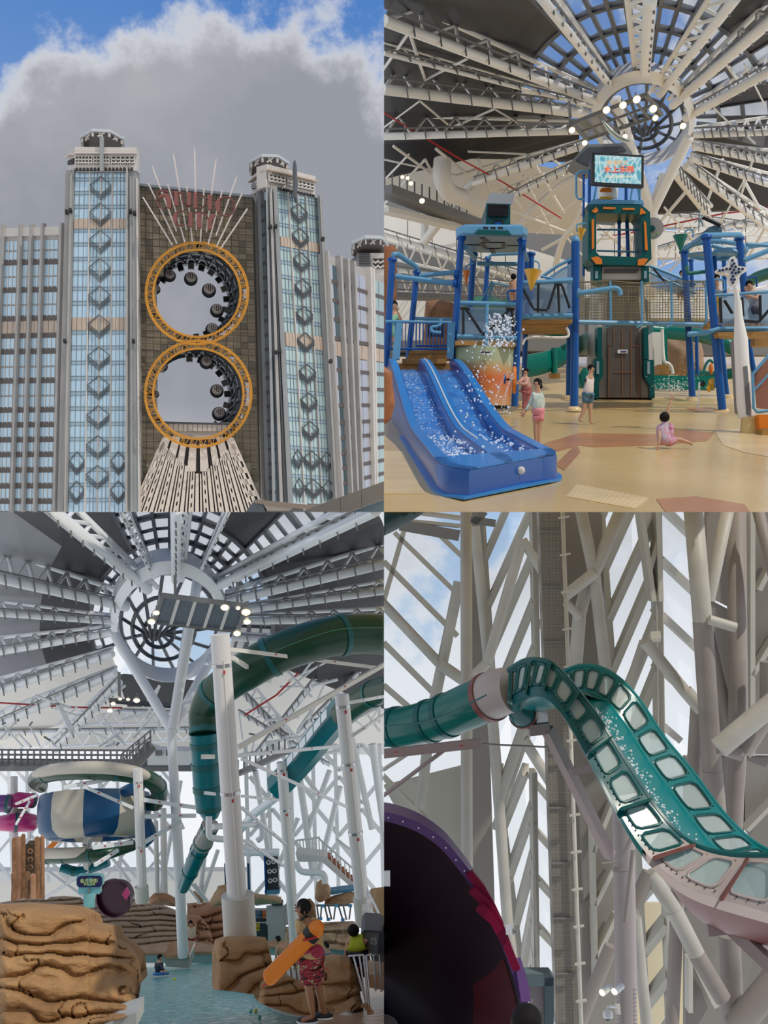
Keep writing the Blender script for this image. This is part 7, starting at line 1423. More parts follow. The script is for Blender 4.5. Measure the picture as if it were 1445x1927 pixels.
# ---- equipment and kiosk at the right
SPK = thing('speaker_tower', 'dark panel with six white round horns on a blue base', 'panel', P(512, 1684, 52)); d = 52; poly(SPK, 'panel', m_mul2, [(497, 1611), (522, 1612), (525, 1680), (500, 1680)], d, 0.5); poly(SPK, 'base', m_lblue, [(498, 1676), (526, 1675), (526, 1682), (498, 1684)], d-0.1, 0.6); poly(SPK, 'side_post', m_blue, [(496, 1611), (499, 1611), (502, 1680), (499, 1680)], d-0.1, 0.5)
for (x, y) in ((505, 1623), (514.5, 1621.5), (507, 1640), (516, 1639), (508.5, 1657.5), (517.5, 1656)):
    m = MB(); m.lathe(P(x, y, d-0.05), -Y3, [(rp(4.4, d), 0), (rp(4.2, d), 0.15), (rp(2.2, d), 0.1), (rp(2, d), 0)], 16); h_ = m.build('horn', m_w3, SPK, True); m = MB(); m.lathe(P(x, y, d-0.06), -Y3, [(rp(2, d), 0), (rp(1.9, d), 0.06)], 12); m.build('horn_mouth', m_blk, h_, True)
for x in (424, 467): o = thing('blue_post', 'slim dark blue post behind the thick column, %s it' % ('left of' if x < 440 else 'between the speaker tower and'), 'post', P(x, 1680, 45), 'slim blue posts'); pipe(o, 'shaft', m_bwl, [(x, 1625, 45), (x+2, 1680, 45)], 2.5, 8)
PIP = thing('service_pipes', 'fat white service pipes bending above the speaker tower', 'pipe', P(500, 1610, 36)); pipe(PIP, 'pipe', m_w3, [(460, 1604, 36), (525, 1604, 36)], 7, 12); pipe(PIP, 'pipe', m_w3, [(458, 1590, 36), (468, 1600, 36), (466, 1610, 36)], 7, 12, 4); pipe(PIP, 'pipe', m_w3, [(556, 1622, 36), (568, 1640, 36), (600, 1642, 36), (610, 1648, 36), (612, 1662, 36)], 6, 12, 4)
WS = thing('stair', 'white railed staircase with brick-red treads beside the right column', 'stairs', P(620, 1665, 52)); d = 52
for k in range(11): x = 611+k*5.2; y = 1612+k*5.2; poly(WS, 'tread', mat('tread_brick', (0.42, 0.17, 0.09), 0.7), [(x, y), (x+10, y), (x+10, y+4), (x, y+4)], d+0.3*(10-k)*0.3, 0.6)
for (a, b) in (((600, 1578), (668, 1638)), ((610, 1612), (668, 1668)), ((632, 1578), (668, 1605)), ((556, 1582), (602, 1576))): m = MB(); m.bar(P(*a, d-0.4), P(*b, d-0.4), 0.07, 0.08); m.build('hand_rail', m_w3, WS)
m = MB(); m.bar(P(606, 1616, d-0.4), P(670, 1672, d-0.4), 0.1, rp(8, d)); m.build('stringer', m_w3, WS); poly(WS, 'landing', m_w3, [(556, 1606), (612, 1612), (612, 1622), (560, 1622)], d, 1.0)
for k in range(8): m = MB(); m.bar(P(558+k*6, 1580, d-0.4), P(560+k*6, 1612, d-0.4), 0.05, 0.05); m.build('baluster', m_w3, WS); m = MB(); m.bar(P(606+k*8.5, 1582+k*7.5, d-0.4), P(608+k*8.5, 1616+k*7.2, d-0.4), 0.05, 0.05); m.build('baluster', m_w3, WS)
WS = thing('stair', 'small white stair with orange treads behind the forked column', 'stairs', P(372, 1698, 50)); 
for k in range(7): poly(WS, 'tread', m_deck, [(361+k*2.6, 1681+k*2.6), (367+k*2.6, 1681+k*2.6), (367+k*2.6, 1683+k*2.6), (361+k*2.6, 1683+k*2.6)], 50, 0.3)
for a, b in (((350, 1665), (375, 1697)), ((366, 1662), (392, 1697)), ((360, 1662), (388, 1697))): m = MB(); m.bar(P(*a, 49.6), P(*b, 49.6), 0.08, 0.08); m.build('hand_rail', m_w3, WS)
KI = thing('rental_kiosk', 'pale tiled rental kiosk with white screens behind the lifeguard', 'kiosk', P(530, 1785, 49)); d = 49; m_scrn = mat('screen_grey', (0.52, 0.55, 0.56), 0.5)
for (x0, y0, x1, y1) in ((501, 1706, 534.5, 1741), (535, 1704, 572, 1740.5), (504, 1741.5, 537.5, 1781), (538, 1700, 572, 1703.5)): poly(KI, 'screen_panel', m_scrn, [(x0, y0), (x1, y0-0.5), (x1, y1), (x0, y1)], d, 0.15)
poly(KI, 'back_wall', m_mul2, [(478, 1712), (504, 1712), (506, 1780), (480, 1780)], d+0.8, 0.2); poly(KI, 'roof_sign', m_w3, [(481, 1697), (510, 1693), (511, 1701), (481, 1705)], d-0.3, 0.1); poly(KI, 'sign_text', m_blk, [(484, 1699), (507, 1696), (507, 1698), (484, 1701)], d-0.32, 0.02); poly(KI, 'awning', m_mul2, [(511, 1700), (520, 1697), (531, 1699), (532, 1704), (512, 1705)], d-0.2, 0.4)
for k in range(2): m = MB(); m.bar(P(479, 1712+k*24, d+0.3), P(503, 1712+k*24, d+0.3), 0.03, 0.03); m.build('hanging_rail', m_w3, KI)
vc = [(0.12, 0.22, 0.32), (0.10, 0.20, 0.30), (0.05, 0.1, 0.15), (0.70, 0.18, 0.03), (0.65, 0.22, 0.12), (0.62, 0.48, 0.02), (0.55, 0.42, 0.02), (0.03, 0.05, 0.09), (0.04, 0.07, 0.12), (0.03, 0.05, 0.08)]
vl = ['grey-blue', 'slate blue', 'dark navy', 'orange', 'salmon', 'bright yellow', 'mustard', 'black', 'midnight blue', 'charcoal']
for k, c in enumerate(vc):
    x = 482+(k % 5)*4.6; y = 1714 if k < 5 else 1738; o = thing('life_vest', vl[k]+' life vest on the %s kiosk rail' % ('upper' if k < 5 else 'lower'), 'life vest', P(x, y+16, d+0.25)); poly(o, 'vest', mat('vest_%d' % k, c, 0.7), [(x-2, y), (x-0.6, y+2), (x+0.6, y+2), (x+2, y), (x+2.3, y+14), (x-2.3, y+14)], d+0.25, 0.12); poly(o, 'strap', m_blk, [(x-2.3, y+8), (x+2.3, y+8), (x+2.3, y+9), (x-2.3, y+9)], d+0.24, 0.02)
BFr = thing('pool_swing_frame', 'black tube frame with bright blue joints across the pool', 'frame', P(632, 1730, 48)); d = 48
m = MB(); m.bar(P(595, 1704, d), P(660, 1703, d), 0.08, 0.08); m.build('top_rail', m_grey2, BFr)
for a, b in (((596, 1704), (600, 1731)), ((605, 1705), (603, 1730)), ((611, 1705), (617, 1730)), ((618, 1705), (624, 1730)), ((631, 1705), (628, 1730)), ((637, 1705), (645, 1731)), ((646, 1705), (652, 1731)), ((660, 1704), (657, 1730))): m = MB(); m.bar(P(*a, d), P(*b, d), 0.07, 0.07); m.build('leg', m_grey2, BFr)
for x, y in ((607, 1705), (633, 1704.5), (659, 1704.5), (603, 1729), (618, 1730), (645, 1731)): m = MB(); m.fbox(P(x, y, d-0.05), rp(3.2, d), 0.06, rp(2.8, d)); m.build('joint', mat('joint_blue', (0.08, 0.35, 0.65), 0.4), BFr)
poly(thing('trough_box', 'long blue trough resting on the tan rocks', 'trough', P(645, 1690, 50)), 'trough', m_lblue, [(621, 1678), (668, 1672), (668, 1677), (622, 1684)], 50, 0.6)
BOX = thing('pump_box', 'white service box and angled arm on the right column sleeve', 'box', P(690, 1745, 23)); poly(BOX, 'box', m_wallp, [(681, 1714), (700, 1713), (702, 1742), (680, 1745)], 23, 0.4); pipe(BOX, 'arm', m_w3, [(690, 1672, 23), (716, 1725, 22), (718, 1750, 22)], 2.5, 8); pipe(BOX, 'arm', m_w3, [(697, 1712, 23), (712, 1732, 22), (718, 1755, 22)], 2, 8); pipe(BOX, 'mast', m_w3, [(691, 1670, 22.8), (692, 1740, 22.8)], 1.8, 8)
for k, (pts, lab) in enumerate((([(682, 1756), (688, 1751), (716, 1753), (712, 1792), (694, 1794)], 'grey wheeled bin tipped on its side marked 03'), ([(697, 1795), (735, 1790), (735, 1828), (703, 1826)], 'grey bin lying below the numbered bin'))):
    o = thing('wheeled_bin', lab, 'bin', P(700, 1795+k*30, 18.5)); poly(o, 'body', m_stone2, pts, 18.5+k*0.3, 0.7)
    if k == 0: poly(o, 'lid', m_mul2, [(714, 1754), (728, 1757), (724, 1794), (711, 1793)], 18.45, 0.8); poly(o, 'rim', m_mul2, [(679, 1757), (686, 1750), (716, 1752), (716, 1754), (687, 1753), (681, 1760)], 18.4, 0.8); text(o, '03', 703, 1771, 18, Pl((690, 1760, 18.45), (715, 1762, 18.45), (695, 1790, 18.45)), (0.6, 0.6, 0.6), 0.02, 0, 0.02, 0.7)
# railings
RL = thing('steel_railing', 'stainless railing with upright posts beside the woman in the lime vest', 'railing', P(697, 1905, 15)); d = 14.8
for pts in ([(655, 1799), (684, 1797), (688, 1801), (698, 1908)], [(684, 1799), (694, 1900)], [(665, 1799), (690, 1892)], [(676, 1799), (688, 1880)]): pipe(RL, 'post', m_stl, pts, 1.9, 10, 0, d)
for (x, y) in ((697, 1906), (693, 1898), (686, 1893)): m = MB(); m.lathe(P(x, y+3, d), Z3, [(rp(6.5, d), 0), (rp(6.5, d), 0.05)], 12); m.build('foot', m_rock2, RL, True)
RL = thing('steel_railing', 'stainless railing running to the frame edge in front of the bins', 'railing', P(712, 1868, 16.5)); d = 16.5; pipe(RL, 'rail', m_stl, [(690, 1798), (735, 1794)], 1.8, 10, 0, d)
for x, y in ((694, 1862), (707, 1864), (718, 1866)): pipe(RL, 'post', m_stl, [(x-4, 1797), (x, y)], 1.7, 10, 0, d)
poly(RL, 'kerb', m_deck, [(688, 1832), (735, 1838), (735, 1866), (692, 1858)], d+0.1, 0.5)
RL = thing('steel_railing', 'stainless railing behind the rocks and the lifeguard', 'railing', P(555, 1840, 19)); d = 19; pipe(RL, 'rail', m_stl, [(516, 1806), (640, 1803)], 1.8, 10, 0, d)
for x in (518, 528, 536, 546, 556, 606): pipe(RL, 'post', m_stl, [(x, 1806), (x+3, 1845)], 1.7, 10, 0, d)
# ---- balls
for k, (x, y, c, lab) in enumerate(((472, 1902, (0.25, 0.68, 0.62), 'mint ball floating beside the yellow ball'), (481, 1902, (0.80, 0.62, 0.03), 'yellow ball floating beside the mint balls'), (488, 1914, (0.22, 0.66, 0.60), 'lone mint ball floating nearest the kerb'), (329, 1843, (0.75, 0.72, 0.05), 'yellow-green ball floating near the swimmer'))):
    p = G(x, y, -0.22); m = MB(); m.ball(p, 0.035 if k < 3 else 0.05, 12, 8); tag(m.build('floating_ball', mat('ball_%d' % k, c, 0.3), None, 'all'), lab, 'ball')
# ---- people
m_tee = mat('tan_tee', (0.52, 0.36, 0.16), 0.8); m_camo = bpy.data.materials.new('red_camo'); m_camo.use_nodes = True; t_ = m_camo.node_tree; b_ = t_.nodes['Principled BSDF']; b_.inputs['Roughness'].default_value = 0.8
c_ = t_.nodes.new('ShaderNodeTexCoord'); mp_ = t_.nodes.new('ShaderNodeMapping'); mp_.inputs['Scale'].default_value = (0.7, 0.7, 1.5); n_ = t_.nodes.new('ShaderNodeTexNoise'); n_.inputs['Scale'].default_value = 14; n_.inputs['Detail'].default_value = 2; r_ = t_.nodes.new('ShaderNodeValToRGB'); r_.color_ramp.interpolation = 'CONSTANT'
t_.links.new(c_.outputs['Object'], mp_.inputs[0]); t_.links.new(mp_.outputs[0], n_.inputs['Vector']); t_.links.new(n_.outputs['Fac'], r_.inputs[0]); t_.links.new(r_.outputs[0], b_.inputs['Base Color']); e_ = r_.color_ramp.elements; e_[0].position = 0; e_[0].color = (0.04, 0.012, 0.012, 1); e_[1].position = 0.46; e_[1].color = (0.36, 0.02, 0.04, 1)
x_ = e_.new(0.56); x_.color = (0.10, 0.02, 0.02, 1); x_ = e_.new(0.61); x_.color = (0.55, 0.42, 0.28, 1); x_ = e_.new(0.66); x_.color = (0.40, 0.02, 0.05, 1)
d = 14.6; m_tan = mat('skin_tan', (0.36, 0.18, 0.095), 0.5)
LGd = person('lifeguard in tan tee and red camouflage shorts watching the pool with an orange rescue tube', d, 1.72, dict(pel=(586, 1798), bel=(586, 1780), che=(585, 1748), nec=(571, 1728), jaw=(567, 1716), cro=(569, 1703), shL=(563, 1737, -0.05), elL=(567, 1775, -0.12), wrL=(568, 1808, -0.12), shR=(593, 1738, 0.1), elR=(598, 1770, 0.15), wrR=(596, 1796, 0.1), hpL=(577, 1815), knL=(582, 1867), anL=(590, 1913), toL=(566, 1921, -0.05), hpR=(594, 1815), knR=(600, 1863, 0.1), anR=(609, 1906, 0.2), toR=(616, 1912, 0.2)),
             [('tee', TEE, 1.28, m_tee, dict(elL=('shL', 0.35), elR=('shR', 0.35))), ('shorts', SHORTS, 1.32, m_camo, dict(WB, knL=('hpL', 0.22), knR=('hpR', 0.22)))], skin=m_tan, face=(-1.5, 1.4))
for k, (x, y, dx, dz) in enumerate(((578, 1919, -1, 0), (607, 1911, 1, 0.2))): m = MB(); c = P(x, y, d+dz); m.ball(c, 0.13, 12, 8, (1.15, 0.5, 0.32)); m.build('clog', m_blk, LGd, 'all'); m = MB(); m.ball(c-Z3*0.03, 0.135, 12, 8, (1.15, 0.5, 0.18)); m.build('clog_sole', m_w3, LGd, 'all')
m = MB(); m.ball(P(593, 1790, d-0.12), 0.11, 12, 8, (1.1, 0.6, 0.9)); m.tube([P(574, 1792, d-0.15), P(590, 1786, d-0.2), P(602, 1784, d-0.1)], 0.035, 8); m.build('hip_pack', mat('pack_red', (0.33, 0.015, 0.05), 0.6), LGd, 'all')
m = MB(); m.tube([P(566, 1806, d-0.12), P(570, 1805, d-0.12)], 0.045, 10); m.build('wristband', m_blk, LGd, True); pipe(LGd, 'cord', m_red, [(600, 1810, d-0.1), (612, 1822, d), (624, 1827, d)], 0.8, 5, 3); m = MB(); m.tube([P(566, 1731, d-0.12), P(572, 1726, d-0.14), P(578, 1724, d-0.05)], 0.02, 6); m.build('lanyard', m_blk, LGd, True)
RT = thing('rescue_tube', 'orange foam rescue tube with black straps under the lifeguard\'s arm', 'rescue tube', P(505, 1845, d-0.3)); dd = d-0.28
pts = [P(503, 1846, dd), P(506, 1840, dd), P(598, 1746, dd), P(605, 1737, dd)]; m = MB(); wv = (P(10, 10, dd)-P(0, 0, dd)).normalized(); ww = [0.07, 0.105, 0.105, 0.045]
m.loft([[p+wv*w-V((0, 0.03, 0)), p+wv*w*0.5-V((0, 0.09, 0)), p-wv*w*0.5-V((0, 0.09, 0)), p-wv*w-V((0, 0.03, 0)), p-wv*w+V((0, 0.05, 0)), p+wv*w+V((0, 0.05, 0))] for p, w in zip(pts, ww)]); m.build('foam', mat('foam_orange', (0.80, 0.22, 0.012), 0.55), RT, True)
ax = (pts[2]-pts[1]).normalized()
for t, nm in ((0.86, 'strap'),): c = lerp(pts[1], pts[2], t); m = MB(); m.loft([[c+ax*s+wv*0.112-V((0, 0.034, 0)), c+ax*s+wv*0.056-V((0, 0.097, 0)), c+ax*s-wv*0.056-V((0, 0.097, 0)), c+ax*s-wv*0.112-V((0, 0.034, 0)), c+ax*s-wv*0.112+V((0, 0.054, 0)), c+ax*s+wv*0.112+V((0, 0.054, 0))] for s in (-0.05, 0.05)]); o = m.build('strap', m_blk, RT); 
m = MB(); c = lerp(pts[1], pts[2], 0.87)-V((0, 0.1, 0)); m.bar(c-ax*0.1+wv*-0.05, c+ax*0.06+wv*0.05, 0.05, 0.02); m.build('buckle_strap', m_red, RT); pipe(RT, 'tail', mat('tail_red', (0.45, 0.01, 0.05), 0.6), [(504, 1846, dd), (494, 1858, dd)], 1.2, 6)
d = 18.3
person('woman in lime and black sleeveless vest seen from behind at the railing', d, 1.62, dict(pel=(672, 1806), bel=(672, 1790), che=(671, 1774), nec=(667, 1762), jaw=(666, 1755), cro=(665, 1750), shL=(656, 1773), elL=(652, 1796), wrL=(655, 1812), shR=(687, 1773), elR=(691, 1794), wrR=(695, 1812), hpL=(665, 1815), knL=(666, 1842), anL=(668, 1866), hpR=(678, 1815), knR=(678, 1842), anR=(678, 1866)), [('black_vest', ('pel', 'bel', 'che'), 1.3, m_blk, dict(che=('bel', 0.15))), ('lime_yoke', ('bel', 'che', 'shL', 'shR'), 1.3, mat('lime', (0.42, 0.48, 0.02), 0.7), dict(bel=('che', 0.6), shL=('che', 0.25), shR=('che', 0.25))), ('shorts', SHORTS, 1.2, m_camo, ST)], fat=1.15)
person('bare-chested man in profile by the far pool edge', 34, 1.6, dict(pel=(527, 1812), bel=(528, 1799), che=(528, 1786), nec=(523, 1776), jaw=(521, 1771), cro=(522, 1766), shL=(522, 1784, -0.1), elL=(519, 1798, -0.1), wrL=(520, 1810, -0.1), shR=(535, 1784), elR=(536, 1798), wrR=(534, 1808), hpL=(524, 1820), knL=(524, 1835), hpR=(530, 1820), knR=(530, 1835)), [('trunks', SHORTS, 1.2, m_navy2, WB)], face=(-1.3, 0))
person('child in bright blue rash top in the far pool', 42, 1.3, dict(pel=(610, 1800), bel=(610, 1794), che=(610, 1787), nec=(613, 1781), jaw=(614, 1778), cro=(613, 1775), shL=(604, 1788), elL=(602, 1796), wrL=(603, 1803), shR=(616, 1788), elR=(618, 1796), wrR=(617, 1803)), [('rash_top', LSLEEVE, 1.2, mat('rash_blue', (0.02, 0.12, 0.42), 0.6), LT)])
person('child in steel blue top and dark cap in front of the other blue-clad child', 40, 1.3, dict(pel=(617, 1806), bel=(617, 1800), che=(617, 1793), nec=(617, 1787), jaw=(616, 1783), cro=(616, 1778), shL=(611, 1794), elL=(608, 1801), wrL=(609, 1808), shR=(623, 1794), elR=(626, 1801), wrR=(625, 1808)), [('top', LSLEEVE, 1.2, mat('steel_blue', (0.06, 0.20, 0.36), 0.6), LT)])
person('swimmer in dark rash top sitting on a blue float in the pool', 38, 1.5, dict(pel=(300, 1829), bel=(299, 1823), che=(299, 1814), nec=(301, 1807), jaw=(302, 1803.5), cro=(301, 1800), shL=(294, 1814), elL=(293, 1822), wrL=(298, 1829), shR=(304, 1814, -0.1), elR=(305, 1822, -0.2), wrR=(309, 1827, -0.25), hpL=(305, 1829, -0.1), knL=(312, 1827, -0.25)), [('rash_top', LSLEEVE, 1.2, m_navy2, LT)], face=(0.9, 0.2))
m = MB(); c = P(303, 1832, 37.9); m.tube([c+X3*(0.26*math.cos(a))+Y3*(0.26*math.sin(a)) for a in (2*math.pi*k/20 for k in range(21))], 0.05, 8); tag(m.build('swim_ring', mat('ring_blue', (0.02, 0.16, 0.5), 0.3), None, 'all'), 'blue float under the swimmer in the pool', 'float')
person('swimmer with only head and shoulders out of the water behind the railing', 34, 1.5, dict(che=(555, 1824), nec=(556, 1819), jaw=(556, 1816), cro=(556, 1812), shL=(550, 1823), shR=(562, 1823)), [])
person('man in pale shirt and red shorts with arms raised before the rosy boulders', 54, 1.75, dict(pel=(361, 1765), bel=(361, 1759), che=(361, 1749), nec=(360, 1743), jaw=(359, 1739.5), cro=(358, 1735), shL=(356, 1747), elL=(352, 1741), wrL=(354, 1736), shR=(366, 1747), elR=(369, 1740), wrR=(365, 1735), hpL=(358, 1769), knL=(358, 1780), anL=(358, 1790), hpR=(364, 1769), knR=(364, 1780), anR=(364, 1790)), [('shirt', TEE, 1.25, mat('pale_shirt', (0.62, 0.55, 0.42), 0.7), TT), ('shorts', SHORTS, 1.3, m_camo, ST)], face=(0, -0.4))
m_white2 = m_white2_save
# ================================================================ PLACE 4: the slide beside the glazed wall
PANEL = 4
X4, Y4, Z4 = FR[4]
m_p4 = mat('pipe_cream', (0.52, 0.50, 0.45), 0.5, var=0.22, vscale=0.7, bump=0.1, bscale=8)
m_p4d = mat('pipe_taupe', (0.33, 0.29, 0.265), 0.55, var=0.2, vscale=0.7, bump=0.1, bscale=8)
m_fr4 = mat('frame_cream', (0.55, 0.53, 0.47), 0.5, var=0.08, vscale=1)
m_pan4 = mat('wall_panel_taupe', (0.27, 0.25, 0.225), 0.6, var=0.08, vscale=0.5)
m_perf = bpy.data.materials.new('perforated_sheet'); m_perf.use_nodes = True; t_ = m_perf.node_tree; b_ = t_.nodes['Principled BSDF']; b_.inputs['Roughness'].default_value = 0.6
c_ = t_.nodes.new('ShaderNodeTexCoord'); v_ = t_.nodes.new('ShaderNodeTexVoronoi'); v_.inputs['Scale'].default_value = 26; v_.inputs['Randomness'].default_value = 0.15; r_ = t_.nodes.new('ShaderNodeValToRGB'); t_.links.new(c_.outputs['Object'], v_.inputs['Vector']); t_.links.new(v_.outputs['Distance'], r_.inputs[0]); t_.links.new(r_.outputs[0], b_.inputs['Base Color'])
e_ = r_.color_ramp.elements; e_[0].position = 0.32; e_[0].color = (0.06, 0.055, 0.045, 1); e_[1].position = 0.42; e_[1].color = (0.30, 0.275, 0.235, 1)
DW = 44.0
def px4(x0, y0, x1, y1, w, d=DW-2, label=None, mt=None, name='wall_pipe', d1=None, root=None, pname='pipe'):
    R_ = root or thing(name, label or 'cream tubular strut before the zigzag window wall', 'strut', P(x1, y1, d1 or d), None if label else 'cream struts before the zigzag window wall')
    pipe(R_, pname, mt or m_p4, [(x0, y0, d), (x1, y1, d1 or d)], w/2, 16); return R_
# glass wall: facets of panes behind the frames
WA = sroot('window_3', P(800, 1500, DW+2))
for (pts) in ([(700, 960), (870, 960), (870, 1240), (700, 1240)], [(700, 1240), (870, 1240), (870, 1560), (700, 1560)]): m = MB(); m.prism([P(x, y, DW+4) for x, y in pts], V((0, 0.08, 0))); m.build('window_pane', m_sky, WA)
def fbar(root, x0, y0, x1, y1, w, d=DW, deep=0.5, mt=None, name='frame'):
    m = MB(); a, b = P(x0, y0, d), P(x1, y1, d); m.bar(a, b, rp(w, d), deep, V((0, 1, 0))); m.build(name, mt or m_fr4, root)
for a in ((742, 1002, 870, 1127, 9), (722, 1057, 860, 1196, 10), (722, 1210, 830, 1318, 10), (722, 1290, 780, 1340, 9), (764, 985, 718, 1145, 9), (820, 1000, 870, 1048, 9), (700, 1440, 800, 1540, 8)): fbar(WA, *a, d=DW+2)
px4(716, 1131, 830, 1252, 19, label='rusty cream pipe slanting across the left panes', d=DW); o = px4(828, 1250, 872, 1280, 22, label='stub pipe joining the rusty pipe to the left column', d=DW-0.5)
px4(864, 1095, 812, 1345, 21, label='leaning cream pipe beside the left column', d=DW); px4(812, 1345, 790, 1520, 20, label='lower leaning cream pipe behind the green tube', d=DW)
px4(877, 955, 879, 1935, 22, d=30, label='straight cream column crossing behind the green tube', name='column')
o = px4(893, 990, 918, 1235, 20, d=DW-3, label='bent cream column beside the straight one', name='column'); px4(918, 1235, 938, 1500, 21, d=DW-3, root=o); px4(938, 1500, 956, 1750, 21, d=DW-3, root=o); px4(956, 1750, 985, 1935, 20, d=DW-3, root=o)
o = px4(983, 1016, 917, 1247, 20, d=DW-3.5, label='slanting cream pipe with a bent top left of the perforated mast'); px4(917, 1247, 884, 1280, 20, d=DW-3.5, root=o); px4(983, 1016, 1022, 1078, 18, d=DW-3.5, root=o)
o = px4(944, 1300, 985, 1300, 0.1, d=DW, label='cream pipes crossing below the hump of the slide') ; px4(985, 1370, 940, 1500, 22, d=DW-3, root=o); px4(985, 1390, 1040, 1480, 20, d=DW-3, root=o); px4(1010, 1330, 930, 1560, 14, d=DW-2, root=o)
PM = thing('perforated_mast', 'tall perforated grey mast with a ladder rail rising past the slide', 'mast', P(1070, 1927, 34)); poly(PM, 'mast_sheet', m_perf, [(1014, 955), (1052, 955), (1090, 1940), (1048, 1940)], 34, 0.6)
pipe(PM, 'ladder_rail', m_fr4, [(1058, 955, 33.8), (1094, 1940, 33.8)], 4, 8)
for k in range(14): y = 975+k*70; x = 1058+(y-955)*0.0365; m = MB(); m.bar(P(x-8, y, 33.6), P(x+12, y-3, 33.6), 0.08, 0.06); m.build('bracket', m_fr4, PM)
for k in range(9): y = 1000+k*104; x = 1014+(y-955)*0.0345; m = MB(); m.bar(P(x, y, 33.95), P(x+38+(y-955)*0.003, y, 33.95), 0.03, 0.05); m.build('sheet_joint', m_grey2, PM)
o = px4(1092, 955, 1118, 1080, 23, d=DW-3, label='cream column with three branches right of the perforated mast', name='column'); px4(1118, 1080, 1141, 1275, 23, d=DW-3, root=o); px4(1170, 955, 1117, 1080, 24, d=DW-3, root=o); px4(1119, 1078, 1062, 1122, 22, d=DW-3.2, root=o); px4(1108, 1085, 1090, 1160, 24, d=DW-2.5, root=o); px4(1090, 1160, 1080, 1290, 26, d=DW-2.5, root=o); px4(1064, 1133, 1092, 1162, 16, d=DW-3, root=o)
# zigzag windows between the columns: strips of slanted panes in deep frames
W5 = sroot('window_4', P(1220, 1500, DW+2))
def strip(la, lb, ra, rb, dl, dr, rise, step, w, start=0.0, wv=10):
    """a folded strip of wall between two lines (pixel ends a top, b foot); slanted bars drop by rise from right to left"""
    L_ = lambda t: P(lerp(la[0], lb[0], t), lerp(la[1], lb[1], t), dl); R_ = lambda t: P(lerp(ra[0], rb[0], t), lerp(ra[1], rb[1], t), dr); H_ = lb[1]-la[1]
    y = start-abs(rise)
    while y < H_+abs(rise):
        tl, tr = (y+rise)/H_, y/H_
        ends = []
        for (t0, e0) in ((tl, L_), (tr, R_)): ends.append((t0, e0))
        def cl(u): t = lerp(tl, tr, u); return lerp(L_(t), R_(t), u) if -0.02 <= t <= 1.02 else None
        us = [u/20 for u in range(21) if cl(u/20) is not None]
        if len(us) >= 2:
            a, b = cl(us[0]), cl(us[-1]); m = MB(); m.bar(a, b, rp(w, dl), 0.7, V((0, 1, 0))); m.build('slanted_frame', m_fr4, W5)
            t2 = step/H_; q = [a+V((0, 0.3, 0)), b+V((0, 0.3, 0)), lerp(L_(lerp(tl, tr, us[-1])+t2), R_(lerp(tl, tr, us[-1])+t2), us[-1])+V((0, 0.3, 0)), lerp(L_(lerp(tl, tr, us[0])+t2), R_(lerp(tl, tr, us[0])+t2), us[0])+V((0, 0.3, 0))]
            m = MB(); m.prism(q, V((0, 0.05, 0))); m.build('window_pane', m_sky, W5)
        y += step
    for e0, e1 in ((L_(0), L_(1)), (R_(0), R_(1))): m = MB(); m.bar(e0, e1, rp(wv, dl), 0.9, V((0, 1, 0))); m.build('mullion', m_fr4, W5)
strip((905, 955), (930, 1330), (1003, 955), (1010, 1330), DW+4, DW+1, 190, 88, 11, 10)
strip((1003, 955), (1010, 1330), (1040, 955), (1050, 1330), DW+1, DW+3, -40, 90, 12, 20)
strip((1128, 955), (1158, 1380), (1234, 955), (1240, 1380), DW+4, DW+1, 200, 96, 13, 20, 12)
strip((1234, 955), (1240, 1380), (1312, 955), (1325, 1380), DW+1, DW+4, -78, 104, 13, 40)
strip((1202, 955), (1226, 1130), (1234, 955), (1239, 1130), DW+0.5, DW+0.5, 60, 90, 9, 30, 9)
strip((935, 1450), (985, 1860), (1003, 1450), (1008, 1860), DW+4, DW+1, 130, 92, 12, 10)
strip((1003, 1450), (1008, 1860), (1040, 1450), (1052, 1860), DW+1, DW+3, -46, 90, 11, 20)
strip((1195, 1560), (1215, 1940), (1250, 1560), (1262, 1940), DW-2, DW-3, 60, 100, 14, 30)
m = MB(); m.prism([P(878, 955, DW+2), P(908, 955, DW+2), P(938, 1935, DW+2), P(880, 1935, DW+2)], V((0, 0.3, 0))); m.build('wall_panel', m_pan4, W5); m = MB(); m.prism([P(1040, 955, DW+3.5), P(1132, 955, DW+3.5), P(1150, 1935, DW+3.5), P(1052, 1935, DW+3.5)], V((0, 0.3, 0))); m.build('wall_panel', m_pan4, W5)
m = MB(); m.prism([P(722, 1480, DW+3.5), P(880, 1440, DW+3.5), P(890, 1620, DW+3.5), P(800, 1620, DW+3.5)], V((0, 0.3, 0))); m.build('wall_panel', m_fr4, W5)
o = px4(1213, 1207, 1292, 1305, 23, d=DW-4, label='rusty bent cream pipe behind the slide crest'); px4(1213, 1207, 1175, 1320, 20, d=DW-3.5, root=o); px4(1290, 1300, 1320, 1335, 26, d=DW-4, root=o)
m = MB(); m.fbox(P(1233, 1198, DW-1), rp(9, DW), 0.3, rp(7, DW)); m.build('bracket_plate', m_fr4, o)
o = px4(1304, 955, 1322, 1170, 36, d=DW-5, label='thick taupe column right of the window wall', mt=m_p4, name='column'); px4(1322, 1170, 1340, 1450, 37, d=DW-5, root=o, mt=m_p4d); px4(1340, 1450, 1362, 1700, 38, d=DW-5, root=o, mt=m_p4d); px4(1312, 1330, 1290, 1700, 26, d=DW-3, root=o, mt=m_p4d); px4(1334, 1166, 1384, 1181, 19, d=DW-5.5, root=o); px4(1335, 1190, 1375, 1370, 22, d=DW-3.5, root=o, mt=m_p4d)
